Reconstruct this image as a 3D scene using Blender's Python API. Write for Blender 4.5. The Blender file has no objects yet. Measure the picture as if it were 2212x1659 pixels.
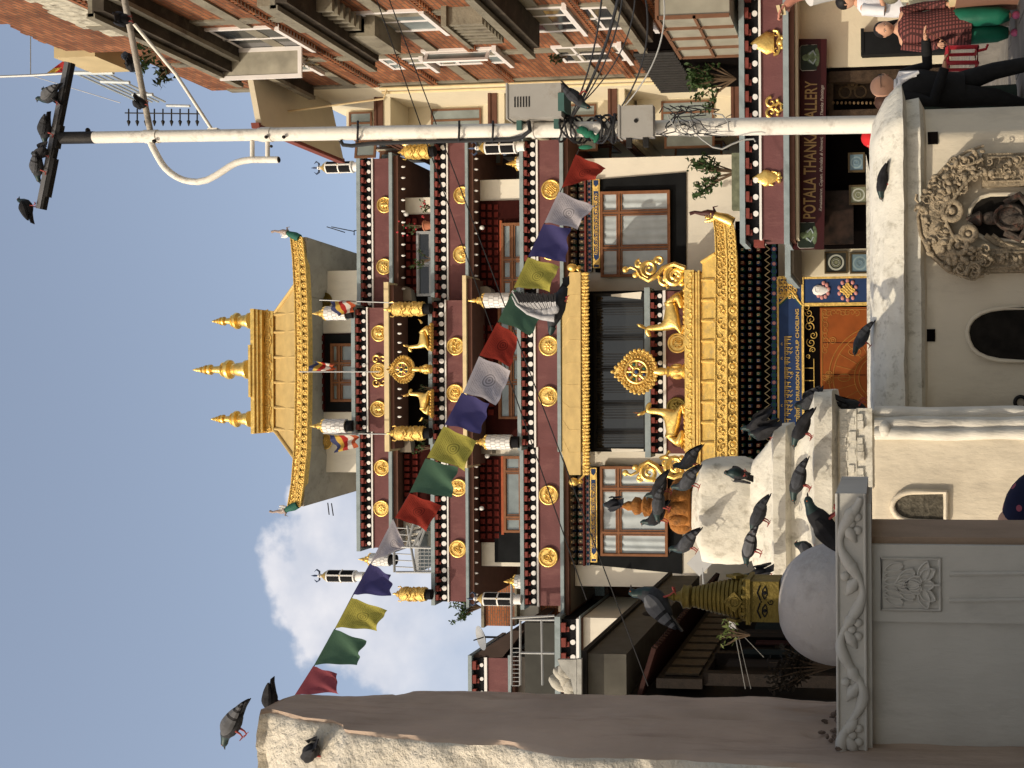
import bpy, math, random
from mathutils import Vector, Matrix, noise as mnoise
R = math.radians
random.seed(7)
S = bpy.context.scene
COL = S.collection
# ---------------------------------------------------------------- camera (photo lies on its side: world up is picture left)
FD = 2396.3           # focal length in picture units (picture 2212 x 1659)
PITCH = 6.3
PPX = 1633.2
EYE = 1.6
ROLL = R(0.35)
_p = R(PITCH)
Fv = Vector((0, math.cos(_p), math.sin(_p)))
Uv = Vector((0, -math.sin(_p), math.cos(_p)))
Rv = Vector((1, 0, 0))
Uv2 = Uv * math.cos(ROLL) + Rv * math.sin(ROLL)
Rv2 = Rv * math.cos(ROLL) - Uv * math.sin(ROLL)
cam = bpy.data.objects.new("camera", bpy.data.cameras.new("camera"))
COL.objects.link(cam)
m3 = Matrix((-Uv2, Rv2, -Fv)).transposed()
cam.matrix_world = Matrix.Translation((0, 0, EYE)) @ m3.to_4x4()
cam.data.sensor_width = 36
cam.data.sensor_fit = 'HORIZONTAL'
cam.data.lens = 36 * FD / 2212
cam.data.shift_x = -(PPX - 1106) / 2212
cam.data.clip_end = 3000
cam.data.clip_start = 0.05
S.camera = cam

def ray(x, y):
    return Fv * FD - Uv2 * (x - PPX) + Rv2 * (829.5 - y)
def P(x, y, Y):
    d = ray(x, y); t = Y / d.y
    return Vector((0, 0, EYE)) + d * t
def Q(x, y, X):
    d = ray(x, y); t = X / d.x
    return Vector((0, 0, EYE)) + d * t
def zz(x, Y, y=805): return P(x, y, Y).z
def xx(y, Y, x=1200): return P(x, y, Y).x

# ---------------------------------------------------------------- sky and sun
SAZ, SEL = 50, 35
S.view_settings.view_transform = 'Standard'
S.view_settings.look = 'None'
S.view_settings.gamma = 1
S.view_settings.exposure = 0.5
W = bpy.data.worlds.new("World"); S.world = W; W.use_nodes = True
nt = W.node_tree; nt.nodes.clear()
def N(t, **k):
    n = nt.nodes.new(t)
    for a, b in k.items(): setattr(n, a, b)
    return n
sky = N('ShaderNodeTexSky', sky_type='NISHITA', sun_disc=False, sun_elevation=R(SEL),
        sun_rotation=R(180 + SAZ), air_density=1.0, dust_density=2.2, ozone_density=2.0)
out = N('ShaderNodeOutputWorld'); bg = N('ShaderNodeBackground'); bg.inputs[1].default_value = 0.15
tc = N('ShaderNodeTexCoord'); sep = N('ShaderNodeSeparateXYZ'); nt.links.new(tc.outputs['Generated'], sep.inputs[0])
def mth(op, a, b=None, clamp=False):
    n = N('ShaderNodeMath', operation=op, use_clamp=clamp)
    for i, v in enumerate((a, b)):
        if v is None: continue
        if isinstance(v, (int, float)): n.inputs[i].default_value = v
        else: nt.links.new(v, n.inputs[i])
    return n.outputs[0]
ysafe = mth('MAXIMUM', sep.outputs[1], 0.05)
ca = mth('DIVIDE', sep.outputs[0], ysafe); cb = mth('DIVIDE', sep.outputs[2], ysafe)
comb = N('ShaderNodeCombineXYZ'); nt.links.new(ca, comb.inputs[0]); nt.links.new(cb, comb.inputs[1])
nz = N('ShaderNodeTexNoise'); nz.inputs['Scale'].default_value = 15; nz.inputs['Detail'].default_value = 9; nz.inputs['Roughness'].default_value = 0.5
nt.links.new(comb.outputs[0], nz.inputs['Vector'])
nz2 = N('ShaderNodeTexNoise'); nz2.inputs['Scale'].default_value = 7; nz2.inputs['Detail'].default_value = 6
nt.links.new(comb.outputs[0], nz2.inputs['Vector'])
da = mth('DIVIDE', mth('SUBTRACT', ca, -0.176), 0.128); db = mth('DIVIDE', mth('SUBTRACT', cb, 0.415), 0.17)
rr = mth('SQRT', mth('ADD', mth('MULTIPLY', da, da), mth('MULTIPLY', db, db)))
fld = mth('ADD', mth('SUBTRACT', 1.0, rr), mth('MULTIPLY', mth('SUBTRACT', nz.outputs[0], 0.5), 0.62))
mr = N('ShaderNodeMapRange'); mr.interpolation_type = 'SMOOTHSTEP'
nt.links.new(fld, mr.inputs[0]); mr.inputs[1].default_value = 0.0; mr.inputs[2].default_value = 0.09; mr.inputs[3].default_value = 0; mr.inputs[4].default_value = 1
# cloud is densest at its rim and thins into haze lower down
dens = mth('ADD', 0.42, mth('MULTIPLY', mth('SUBTRACT', nz2.outputs[0], 0.45), 2.2))
low = mth('MULTIPLY', mth('SUBTRACT', cb, 0.43), 3.4, )
amt = mth('MULTIPLY', mr.outputs[0], mth('MINIMUM', mth('MAXIMUM', mth('ADD', dens, low), 0.45), 1.0))
amt = mth('MULTIPLY', amt, 0.95, True)
mix = N('ShaderNodeMix', data_type='RGBA')
nt.links.new(amt, mix.inputs[0]); 
hs = N('ShaderNodeHueSaturation'); hs.inputs['Saturation'].default_value = 0.7; hs.inputs['Value'].default_value = 1.0
nt.links.new(sky.outputs[0], hs.inputs['Color'])
nt.links.new(hs.outputs[0], mix.inputs[6]); cm_ = N('ShaderNodeMix', data_type='RGBA'); nt.links.new(mth('MULTIPLY', mth('SUBTRACT', nz.outputs[0], 0.36), 3.4, True), cm_.inputs[0]); cm_.inputs[6].default_value = (3.0, 3.15, 3.65, 1); cm_.inputs[7].default_value = (4.15, 4.1, 4.35, 1); nt.links.new(cm_.outputs[2], mix.inputs[7])
hz = N('ShaderNodeMapRange'); hz.interpolation_type = 'SMOOTHSTEP'; nt.links.new(sep.outputs[1], hz.inputs[0]); hz.inputs[1].default_value = -.35; hz.inputs[2].default_value = .25
wm = N('ShaderNodeMix', data_type='RGBA', blend_type='MULTIPLY'); wm.inputs[0].default_value = 1
tint = N('ShaderNodeMix', data_type='RGBA'); nt.links.new(hz.outputs[0], tint.inputs[0]); tint.inputs[6].default_value = (.96, .83, .67, 1); tint.inputs[7].default_value = (1.04, 1.03, 1.0, 1)
nt.links.new(mix.outputs[2], wm.inputs[6]); nt.links.new(tint.outputs[2], wm.inputs[7])
nt.links.new(wm.outputs[2], bg.inputs[0]); nt.links.new(bg.outputs[0], out.inputs[0])

sd = Vector((-math.sin(R(SAZ)) * math.cos(R(SEL)), -math.cos(R(SAZ)) * math.cos(R(SEL)), math.sin(R(SEL))))
sl = bpy.data.lights.new("sun", 'SUN'); sl.energy = 2.25; sl.angle = R(0.5); sl.color = (1.0, 0.88, 0.69)
so = bpy.data.objects.new("sun", sl); COL.objects.link(so)
so.rotation_euler = (-sd).to_track_quat('-Z', 'Y').to_euler()

# ---------------------------------------------------------------- materials
def M(name, col, rough=.75, metal=0., var=.14, scale=3., bump=0., bscale=25., stain=None, sscale=1.2, samt=.5, spec=.22, rnd=0., trans=0., run=0.):
    m = bpy.data.materials.new(name); m.use_nodes = True
    t = m.node_tree; L = t.links; b = t.nodes['Principled BSDF']
    b.inputs['Roughness'].default_value = rough; b.inputs['Metallic'].default_value = metal
    b.inputs['Specular IOR Level'].default_value = spec
    c = t.nodes.new('ShaderNodeTexCoord')
    n = t.nodes.new('ShaderNodeTexNoise'); n.inputs['Scale'].default_value = scale; n.inputs['Detail'].default_value = 8
    L.new(c.outputs['Object'], n.inputs['Vector'])
    mp = t.nodes.new('ShaderNodeMapRange'); mp.inputs[1].default_value = .3; mp.inputs[2].default_value = .7
    mp.inputs[3].default_value = 1 - var; mp.inputs[4].default_value = 1 + var * .7
    L.new(n.outputs[0], mp.inputs[0])
    mul = t.nodes.new('ShaderNodeVectorMath'); mul.operation = 'SCALE'; mul.inputs[0].default_value = col
    L.new(mp.outputs[0], mul.inputs['Scale'])
    last = mul.outputs[0]
    if stain:
        n2 = t.nodes.new('ShaderNodeTexNoise'); n2.inputs['Scale'].default_value = sscale; n2.inputs['Detail'].default_value = 10; n2.inputs['Roughness'].default_value = .7
        if run:
            mpn = t.nodes.new('ShaderNodeMapping'); mpn.inputs['Scale'].default_value = (1, 1, run); L.new(c.outputs['Object'], mpn.inputs[0]); L.new(mpn.outputs[0], n2.inputs['Vector'])
        else: L.new(c.outputs['Object'], n2.inputs['Vector'])
        r2 = t.nodes.new('ShaderNodeMapRange'); r2.inputs[1].default_value = .52; r2.inputs[2].default_value = .68; r2.inputs[4].default_value = samt
        L.new(n2.outputs[0], r2.inputs[0])
        mx = t.nodes.new('ShaderNodeMix'); mx.data_type = 'RGBA'; L.new(r2.outputs[0], mx.inputs[0]); L.new(last, mx.inputs[6]); mx.inputs[7].default_value = (*stain, 1)
        last = mx.outputs[2]
    if rnd:
        oi = t.nodes.new('ShaderNodeObjectInfo'); rm = t.nodes.new('ShaderNodeMapRange')
        rm.inputs[3].default_value = 1 - rnd; rm.inputs[4].default_value = 1 + rnd; L.new(oi.outputs['Random'], rm.inputs[0])
        v2 = t.nodes.new('ShaderNodeVectorMath'); v2.operation = 'SCALE'; L.new(last, v2.inputs[0]); L.new(rm.outputs[0], v2.inputs['Scale']); last = v2.outputs[0]
    L.new(last, b.inputs['Base Color'])
    if bump:
        nb = t.nodes.new('ShaderNodeTexNoise'); nb.inputs['Scale'].default_value = bscale; nb.inputs['Detail'].default_value = 8; nb.inputs['Roughness'].default_value = .6
        if run:
            mb_ = t.nodes.new('ShaderNodeMapping'); mb_.inputs['Scale'].default_value = (1, 1, max(run, .3)); L.new(c.outputs['Object'], mb_.inputs[0]); L.new(mb_.outputs[0], nb.inputs['Vector'])
        else: L.new(c.outputs['Object'], nb.inputs['Vector'])
        bp = t.nodes.new('ShaderNodeBump'); bp.inputs['Strength'].default_value = min(bump * 1.0, 1); bp.inputs['Distance'].default_value = .02 if bump <= 1 else .02 * bump
        L.new(nb.outputs[0], bp.inputs['Height']); L.new(bp.outputs[0], b.inputs['Normal'])
    if trans:
        tr = t.nodes.new('ShaderNodeBsdfTranslucent'); L.new(last, tr.inputs[0])
        ms = t.nodes.new('ShaderNodeMixShader'); ms.inputs[0].default_value = trans
        L.new(b.outputs[0], ms.inputs[1]); L.new(tr.outputs[0], ms.inputs[2]); L.new(ms.outputs[0], t.nodes['Material Output'].inputs[0])
    return m

def brick_mat(name, c1, c2, mortar, bw=.24, bh=.075, rough=.9, stain=None):
    m = M(name, c1, rough, stain=stain, sscale=.8)
    t = m.node_tree; L = t.links; b = t.nodes['Principled BSDF']
    c = t.nodes.new('ShaderNodeTexCoord'); sp = t.nodes.new('ShaderNodeSeparateXYZ'); L.new(c.outputs['Object'], sp.inputs[0])
    ad = t.nodes.new('ShaderNodeMath'); ad.operation = 'ADD'; L.new(sp.outputs[0], ad.inputs[0]); L.new(sp.outputs[1], ad.inputs[1])
    cb_ = t.nodes.new('ShaderNodeCombineXYZ'); L.new(ad.outputs[0], cb_.inputs[0]); L.new(sp.outputs[2], cb_.inputs[1])
    br = t.nodes.new('ShaderNodeTexBrick'); br.inputs['Scale'].default_value = 1; br.inputs['Brick Width'].default_value = bw; br.inputs['Row Height'].default_value = bh
    br.inputs['Mortar Size'].default_value = .055 * bh + .006; br.inputs['Color1'].default_value = (*c1, 1); br.inputs['Color2'].default_value = (*c2, 1); br.inputs['Mortar'].default_value = (*mortar, 1)
    L.new(cb_.outputs[0], br.inputs['Vector'])
    mx = t.nodes.new('ShaderNodeMix'); mx.data_type = 'RGBA'; mx.blend_type = 'MULTIPLY'; mx.inputs[0].default_value = 1
    n = t.nodes.new('ShaderNodeTexNoise'); n.inputs['Scale'].default_value = 1.3; n.inputs['Detail'].default_value = 9; L.new(c.outputs['Object'], n.inputs['Vector'])
    rp = t.nodes.new('ShaderNodeMapRange'); rp.inputs[1].default_value = .3; rp.inputs[2].default_value = .7; rp.inputs[3].default_value = .62; rp.inputs[4].default_value = 1.12; L.new(n.outputs[0], rp.inputs[0])
    L.new(br.outputs[0], mx.inputs[6]); L.new(rp.outputs[0], mx.inputs[7]); L.new(mx.outputs[2], b.inputs['Base Color'])
    bp = t.nodes.new('ShaderNodeBump'); bp.inputs['Strength'].default_value = .8; bp.inputs['Distance'].default_value = -.012
    L.new(br.outputs['Fac'], bp.inputs['Height']); L.new(bp.outputs[0], b.inputs['Normal'])
    return m

gold = M('gold_paint', (.86, .59, .18), .34, .78, .2, 6, .6, 16, stain=(.30, .19, .07), sscale=3.5, samt=.5, spec=.5, rnd=.08)
gold_rough = M('gold_relief', (.80, .55, .16), .42, .55, .28, 14, 1., 45, stain=(.25, .13, .03), sscale=9, samt=.45, spec=.5)
gold_flat = M('gold_sheet', (.52, .38, .16), .6, .2, .13, 3, .2, 12, stain=(.42, .29, .13), sscale=4, samt=.4)
gold_dull = M('gold_dull', (.165, .12, .026), .55, .3, .22, 12, .6, 40, stain=(.1, .07, .02), sscale=14, samt=.5)
maroon = M('maroon_stucco', (.148, .062, .064), .85, 0, .13, 2.2, .35, 30, stain=(.24, .115, .108), sscale=2.6, samt=.5, run=.4)
brickred = M('corbel_red', (.19, .048, .04), .85, 0, .2, 8, .3, 30)
black = M('black_band', (.011, .011, .013), .8, spec=.1)
white = M('white_paint', (.78, .77, .76), .75, 0, .05, 3, .1, 20)
ledge = M('blue_grey_paint', (.265, .32, .345), .75, 0, .12, 4, .15, 25, stain=(.15, .19, .18), sscale=2.5, samt=.5)
cream_ledge = M('cream_paint', (.7, .57, .34), .75, 0, .1, 4, .1)
soffit = M('soffit_paint', (.2, .172, .14), .85, 0, .15, 2)
brownpaint = M('brown_trim', (.11, .05, .035), .7, 0, .15, 4)
whitewall = M('white_plaster_wall', (.72, .68, .59), .88, 0, .07, 1.2, .25, 18, stain=(.48, .45, .4), sscale=2, samt=.4, run=.3)
darkred = M('dark_red_wood', (.03, .006, .005), .9, 0, .2, 5, spec=.08)
darkred2 = M('red_corbel_wood', (.105, .017, .013), .9, 0, .2, 5, spec=.1)
wood = M('window_wood', (.21, .09, .042), .6, 0, .18, 6, .2, 20)
wood_orange = M('orange_wood', (.34, .085, .035), .65, 0, .15, 5)
blackwall = M('black_surround', (.010, .011, .0125), .85, 0, .3, 2, spec=.1)
glass = M('window_glass', (.035, .04, .045), .08, 0, .3, 1, spec=.9)
glassdark = M('dark_glass', (.012, .013, .014), .07, 0, .3, 1, spec=.7)
curtain = M('curtain', (.42, .47, .5), .9, 0, .12, 3)
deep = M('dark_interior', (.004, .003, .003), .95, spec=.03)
green_p = M('green_paint', (.02, .10, .075), .7)
blue_p = M('blue_paint', (.02, .045, .13), .7, 0, .15, 4)
pink_p = M('pink_paint', (.55, .25, .24), .7)
polew = M('pole_paint', (.72, .69, .63), .55, 0, .08, 3, .25, 30, stain=(.24, .2, .17), sscale=6, samt=.5)
polegrey = M('old_pole_paint', (.36, .33, .29), .7, 0, .22, 7, .4, 40, stain=(.1, .09, .08), sscale=8, samt=.8)
blackmetal = M('black_metal', (.018, .017, .017), .6, .2, .3, 6, .3)
greymetal = M('grey_metal', (.33, .34, .35), .5, .3, .12, 4)
boxm = M('cabinet_paint', (.36, .345, .32), .5, .2, .1, 4, stain=(.2, .17, .13), sscale=4, samt=.5)
cable = M('black_cable', (.02, .02, .022), .6)
cable_g = M('grey_cable', (.3, .3, .29), .6)
stucco = M('whitewash', (.7, .67, .6), .92, 0, .1, 2.5, 1.5, 9, stain=(.36, .33, .28), sscale=3, samt=.6, run=.35)
stucco_clean = M('cream_whitewash', (.66, .59, .47), .92, 0, .06, 2, .5, 14, stain=(.4, .35, .28), sscale=2.2, samt=.45, run=.4)
stucco_dirty = M('weathered_whitewash', (.68, .65, .57), .92, 0, .12, 5, .6, 16, stain=(.25, .22, .165), sscale=10, samt=.65, run=.7)
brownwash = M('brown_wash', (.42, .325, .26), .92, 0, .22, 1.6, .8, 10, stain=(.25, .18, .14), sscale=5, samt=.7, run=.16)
greyplaster = M('grey_plaster', (.47, .455, .42), .85, 0, .07, 3, .5, 14, stain=(.3, .285, .26), sscale=3.2, samt=.5, run=.35)
carved = M('carved_stone', (.37, .30, .21), .9, 0, .25, 10, 1.6, 30, stain=(.08, .065, .045), sscale=14, samt=.85)
orange_stone = M('ochre_paint', (.34, .14, .035), .85, 0, .25, 12, 1.2, 35, stain=(.12, .06, .03), sscale=9, samt=.8)
brick_o = brick_mat('orange_brick', (.34, .135, .062), (.2, .072, .036), (.10, .075, .055), .36, .125)
brick_s = brick_mat('small_orange_brick', (.42, .15, .06), (.3, .1, .045), (.17, .12, .09), .22, .08)
concrete = M('weathered_concrete', (.22, .2, .155), .92, 0, .2, 2, .9, 12, stain=(.09, .075, .06), sscale=2.5, samt=.8)
creamwall = M('cream_stucco', (.66, .6, .46), .88, 0, .07, 1.5, .3, 14, stain=(.48, .43, .34), sscale=1.5, samt=.35)
upvc = M('white_window_frame', (.72, .69, .68), .5, 0, .05)
paleglass = M('pale_window_glass', (.2, .24, .25), .12, 0, .35, 1.5, spec=.8)
leaf = M('green_leaves', (.05, .09, .03), .6, 0, .35, 9, trans=.25)
leaf_d = M('dark_leaves', (.022, .035, .014), .7, 0, .35, 9, trans=.15)
bark = M('twig_bark', (.12, .08, .05), .9)
terracotta = M('terracotta', (.42, .16, .09), .8)
paving = M('stone_paving', (.2, .185, .165), .9, 0, .2, 3, .8, 10, stain=(.1, .09, .08), sscale=2, samt=.6)

# ---------------------------------------------------------------- mesh builder
class MB:
    def __init__(s): s.v = []; s.f = []; s.m = []
    def add(s, vs, fs, m=0):
        o = len(s.v); s.v += [Vector(v) for v in vs]
        for f in fs: s.f.append([i + o for i in f]); s.m.append(m)
    def hexa(s, p, m=0):
        s.add(p, [(0, 3, 2, 1), (4, 5, 6, 7), (0, 1, 5, 4), (1, 2, 6, 5), (2, 3, 7, 6), (3, 0, 4, 7)], m)
    def box(s, a, b, m=0):
        x0, x1 = sorted((a[0], b[0])); y0, y1 = sorted((a[1], b[1])); z0, z1 = sorted((a[2], b[2]))
        s.hexa([(x0, y0, z0), (x1, y0, z0), (x1, y1, z0), (x0, y1, z0), (x0, y0, z1), (x1, y0, z1), (x1, y1, z1), (x0, y1, z1)], m)
    def cbox(s, c, d, m=0):
        s.box((c[0] - d[0] / 2, c[1] - d[1] / 2, c[2] - d[2] / 2), (c[0] + d[0] / 2, c[1] + d[1] / 2, c[2] + d[2] / 2), m)
    def obox(s, c, ax, ay, az, m=0):      # oriented box, half axes
        c = Vector(c); ax = Vector(ax); ay = Vector(ay); az = Vector(az)
        s.hexa([c - ax - ay - az, c + ax - ay - az, c + ax + ay - az, c - ax + ay - az, c - ax - ay + az, c + ax - ay + az, c + ax + ay + az, c - ax + ay + az], m)
    def prism(s, poly, off, m=0):
        n = len(poly); off = Vector(off); a = [Vector(p) for p in poly]
        s.add(a + [p + off for p in a], [tuple(range(n))[::-1], tuple(range(n, 2 * n))] + [(i, (i + 1) % n, n + (i + 1) % n, n + i) for i in range(n)], m)
    def tube(s, path, r, n=8, m=0, cap=True, flat=1., up=None):
        path = [Vector(p) for p in path]; k = len(path)
        if not isinstance(r, (list, tuple)): r = [r] * k
        t0 = (path[1] - path[0]).normalized()
        u = Vector(up) if up else (Vector((0, 0, 1)) if abs(t0.z) < .9 else Vector((1, 0, 0)))
        vs = []
        for i, p in enumerate(path):
            t = (path[min(i + 1, k - 1)] - path[max(i - 1, 0)]).normalized()
            sd_ = t.cross(u)
            if sd_.length < 1e-5: sd_ = t.cross(Vector((1, .3, 0)))
            sd_.normalize(); uu = sd_.cross(t).normalized()
            if not up: u = uu
            for j in range(n):
                a = 2 * math.pi * j / n
                vs.append(p + (sd_ * math.cos(a) * flat + uu * math.sin(a)) * r[i])
        fs = [(i * n + j, i * n + (j + 1) % n, (i + 1) * n + (j + 1) % n, (i + 1) * n + j) for i in range(k - 1) for j in range(n)]
        if cap: fs += [tuple(range(n))[::-1], tuple(range((k - 1) * n, k * n))]
        s.add(vs, fs, m)
    def lathe(s, prof, c, n=20, m=0, ax=None, sy=1., sq=0):
        c = Vector(c); vs = []; k = len(prof)
        rot = Vector((0, 0, 1)).rotation_difference(Vector(ax)) if ax is not None else None
        for r, z in prof:
            for j in range(n):
                a = 2 * math.pi * (j + .5) / n if sq else 2 * math.pi * j / n
                q = 1 / max(abs(math.cos(a)), abs(math.sin(a))) if sq else 1
                v = Vector((math.cos(a) * r * q, math.sin(a) * r * q * sy, z))
                if rot: v = rot @ v
                vs.append(c + v)
        fs = [(i * n + j, i * n + (j + 1) % n, (i + 1) * n + (j + 1) % n, (i + 1) * n + j) for i in range(k - 1) for j in range(n)]
        fs += [tuple(range(n))[::-1], tuple(range((k - 1) * n, k * n))]
        s.add(vs, fs, m)
    def ell(s, c, r, m=0, n=12, k=8, rot=None):
        c = Vector(c); vs = []
        for i in range(k + 1):
            th = math.pi * i / k
            th = min(max(th, .02), math.pi - .02)
            for j in range(n):
                a = 2 * math.pi * j / n
                v = Vector((math.sin(th) * math.cos(a) * r[0], math.sin(th) * math.sin(a) * r[1], -math.cos(th) * r[2]))
                if rot: v = rot @ v
                vs.append(c + v)
        fs = [(i * n + j, i * n + (j + 1) % n, (i + 1) * n + (j + 1) % n, (i + 1) * n + j) for i in range(k) for j in range(n)]
        s.add(vs, fs, m)
    def torus(s, c, Rr, r, ax=(0, -1, 0), n=24, k=6, m=0, a0=0, a1=None, sx=1.):
        c = Vector(c); rot = Vector((0, 0, 1)).rotation_difference(Vector(ax))
        full = a1 is None; a1 = 2 * math.pi if full else a1
        pts = [c + rot @ Vector((math.cos(a0 + (a1 - a0) * i / n) * Rr * sx, math.sin(a0 + (a1 - a0) * i / n) * Rr, 0)) for i in range(n + (0 if full else 1))]
        if full: pts += [pts[0], pts[1]]
        s.tube(pts, r, k, m, cap=not full)
    def disc(s, c, r, h, ax=(0, -1, 0), n=20, m=0, bev=0.):
        prof = [(r, 0), (r, h - bev), (r - bev, h)] if bev else [(r, 0), (r, h)]
        s.lathe(prof, c, n, m, ax=ax)
    def spiral(s, c, r0, turns, th, a0=0, sgn=1, m=0, Yd=(0, -1, 0), n=22, k=6, right=Vector((1, 0, 0)), up=Vector((0, 0, 1))):
        pts = []; rs = []
        for i in range(n + 1):
            t = i / n; a = a0 + sgn * turns * 2 * math.pi * t; r = r0 * (1 - t) ** .8 + r0 * .08
            pts.append(Vector(c) + right * math.cos(a) * r + up * math.sin(a) * r); rs.append(th * (1 - .55 * t))
        s.tube(pts, rs, k, m)
    def build(s, name, mats, parent=None, smooth=True, ang=40):
        me = bpy.data.meshes.new(name)
        off = parent_loc(parent)
        me.from_pydata([tuple(v - off) for v in s.v], [], s.f)
        if not isinstance(mats, (list, tuple)): mats = [mats]
        for x in mats: me.materials.append(x)
        me.polygons.foreach_set('material_index', s.m)
        me.validate()
        if smooth:
            me.polygons.foreach_set('use_smooth', [True] * len(me.polygons)); me.set_sharp_from_angle(angle=R(ang))
        me.update()
        o = bpy.data.objects.new(name, me); COL.objects.link(o)
        if parent is not None: o.parent = parent
        return o
def parent_loc(p):
    v = Vector((0, 0, 0))
    while p is not None: v = v + p.location; p = p.parent
    return v
def tag(o, label=None, cat=None, group=None, kind=None):
    if label: o['label'] = label
    if cat: o['category'] = cat
    if group: o['group'] = group
    if kind: o['kind'] = kind
    return o
def thing(name, label, cat, loc=(0, 0, 0), group=None, rz=0):
    o = bpy.data.objects.new(name, None); COL.objects.link(o); o.location = loc; o.rotation_euler = (0, 0, rz); o.empty_display_size = .2
    return tag(o, label, cat, group)
def dup(root, loc, rot=None, sc=None, label=None):
    def cp(o, par):
        c = o.copy(); COL.objects.link(c); c.parent = par
        for ch in o.children: cp(ch, c)
        return c
    r = cp(root, None); r.location = loc
    if rot is not None: r.rotation_euler = rot
    if sc is not None: r.scale = (sc, sc, sc) if isinstance(sc, (int, float)) else sc
    if label: r['label'] = label
    return r
def skin(pts, edges, rad, sub=2, root=0):
    me = bpy.data.meshes.new('t'); me.from_pydata([tuple(p) for p in pts], edges, []); me.update()
    o = bpy.data.objects.new('t', me); COL.objects.link(o)
    md = o.modifiers.new('s', 'SKIN')
    for i, sv in enumerate(me.skin_vertices[0].data):
        r = rad[i]; sv.radius = (r, r) if isinstance(r, (int, float)) else r
        sv.use_root = (i == root)
    md.use_smooth_shade = True
    s2 = o.modifiers.new('u', 'SUBSURF'); s2.levels = sub; s2.render_levels = sub
    dg = bpy.context.evaluated_depsgraph_get(); ev = o.evaluated_get(dg); m2 = bpy.data.meshes.new_from_object(ev)
    vs = [v.co.copy() for v in m2.vertices]; fs = [tuple(p.vertices) for p in m2.polygons]
    bpy.data.objects.remove(o); bpy.data.meshes.remove(me); bpy.data.meshes.remove(m2)
    return vs, fs
def text_mb(mb, body, x0, x1, z0, z1, Y, m=0, ext=.01, shear=0, bold=0.):
    """letters standing in the X-Z plane, facing the street (-Y)"""
    cu = bpy.data.curves.new('t', 'FONT'); cu.body = body; cu.extrude = 0.; cu.shear = shear; cu.offset = bold; cu.resolution_u = 4
    o = bpy.data.objects.new('t', cu); COL.objects.link(o)
    dg = bpy.context.evaluated_depsgraph_get(); me = bpy.data.meshes.new_from_object(o.evaluated_get(dg))
    vs = [v.co.copy() for v in me.vertices]; fs = [tuple(p.vertices) for p in me.polygons]
    bpy.data.objects.remove(o); bpy.data.curves.remove(cu); bpy.data.meshes.remove(me)
    if not vs: return
    ax = min(v.x for v in vs); bx = max(v.x for v in vs); ay = min(v.y for v in vs); by = max(v.y for v in vs)
    kx = (x1 - x0) / (bx - ax); kz = (z1 - z0) / (by - ay)
    mb.add([Vector((x0 + (v.x - ax) * kx, Y, z0 + (v.y - ay) * kz)) for v in vs], fs, m)
# ================================================================= ground
g = MB()
g.add([(-400, -60, 0), (400, -60, 0), (400, 700, 0), (-400, 700, 0)], [(0, 1, 2, 3)])
ground = g.build('ground', M('packed_ground', (.17, .15, .13), .95, 0, .2, .5, .5, 6), smooth=False); tag(ground, kind='structure')
pv = MB()
for j in range(34):
    yy = 4 + j * .72
    for i in range(-6, 12):
        x0 = i * 1.15 + (j % 2) * .55; dz = .018 + .004 * random.random()
        pv.box((x0 + .012, yy + .012, .002), (x0 + 1.14, yy + .71, dz))
pvo = pv.build('pavement', paving, smooth=False); tag(pvo, kind='structure')

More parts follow.
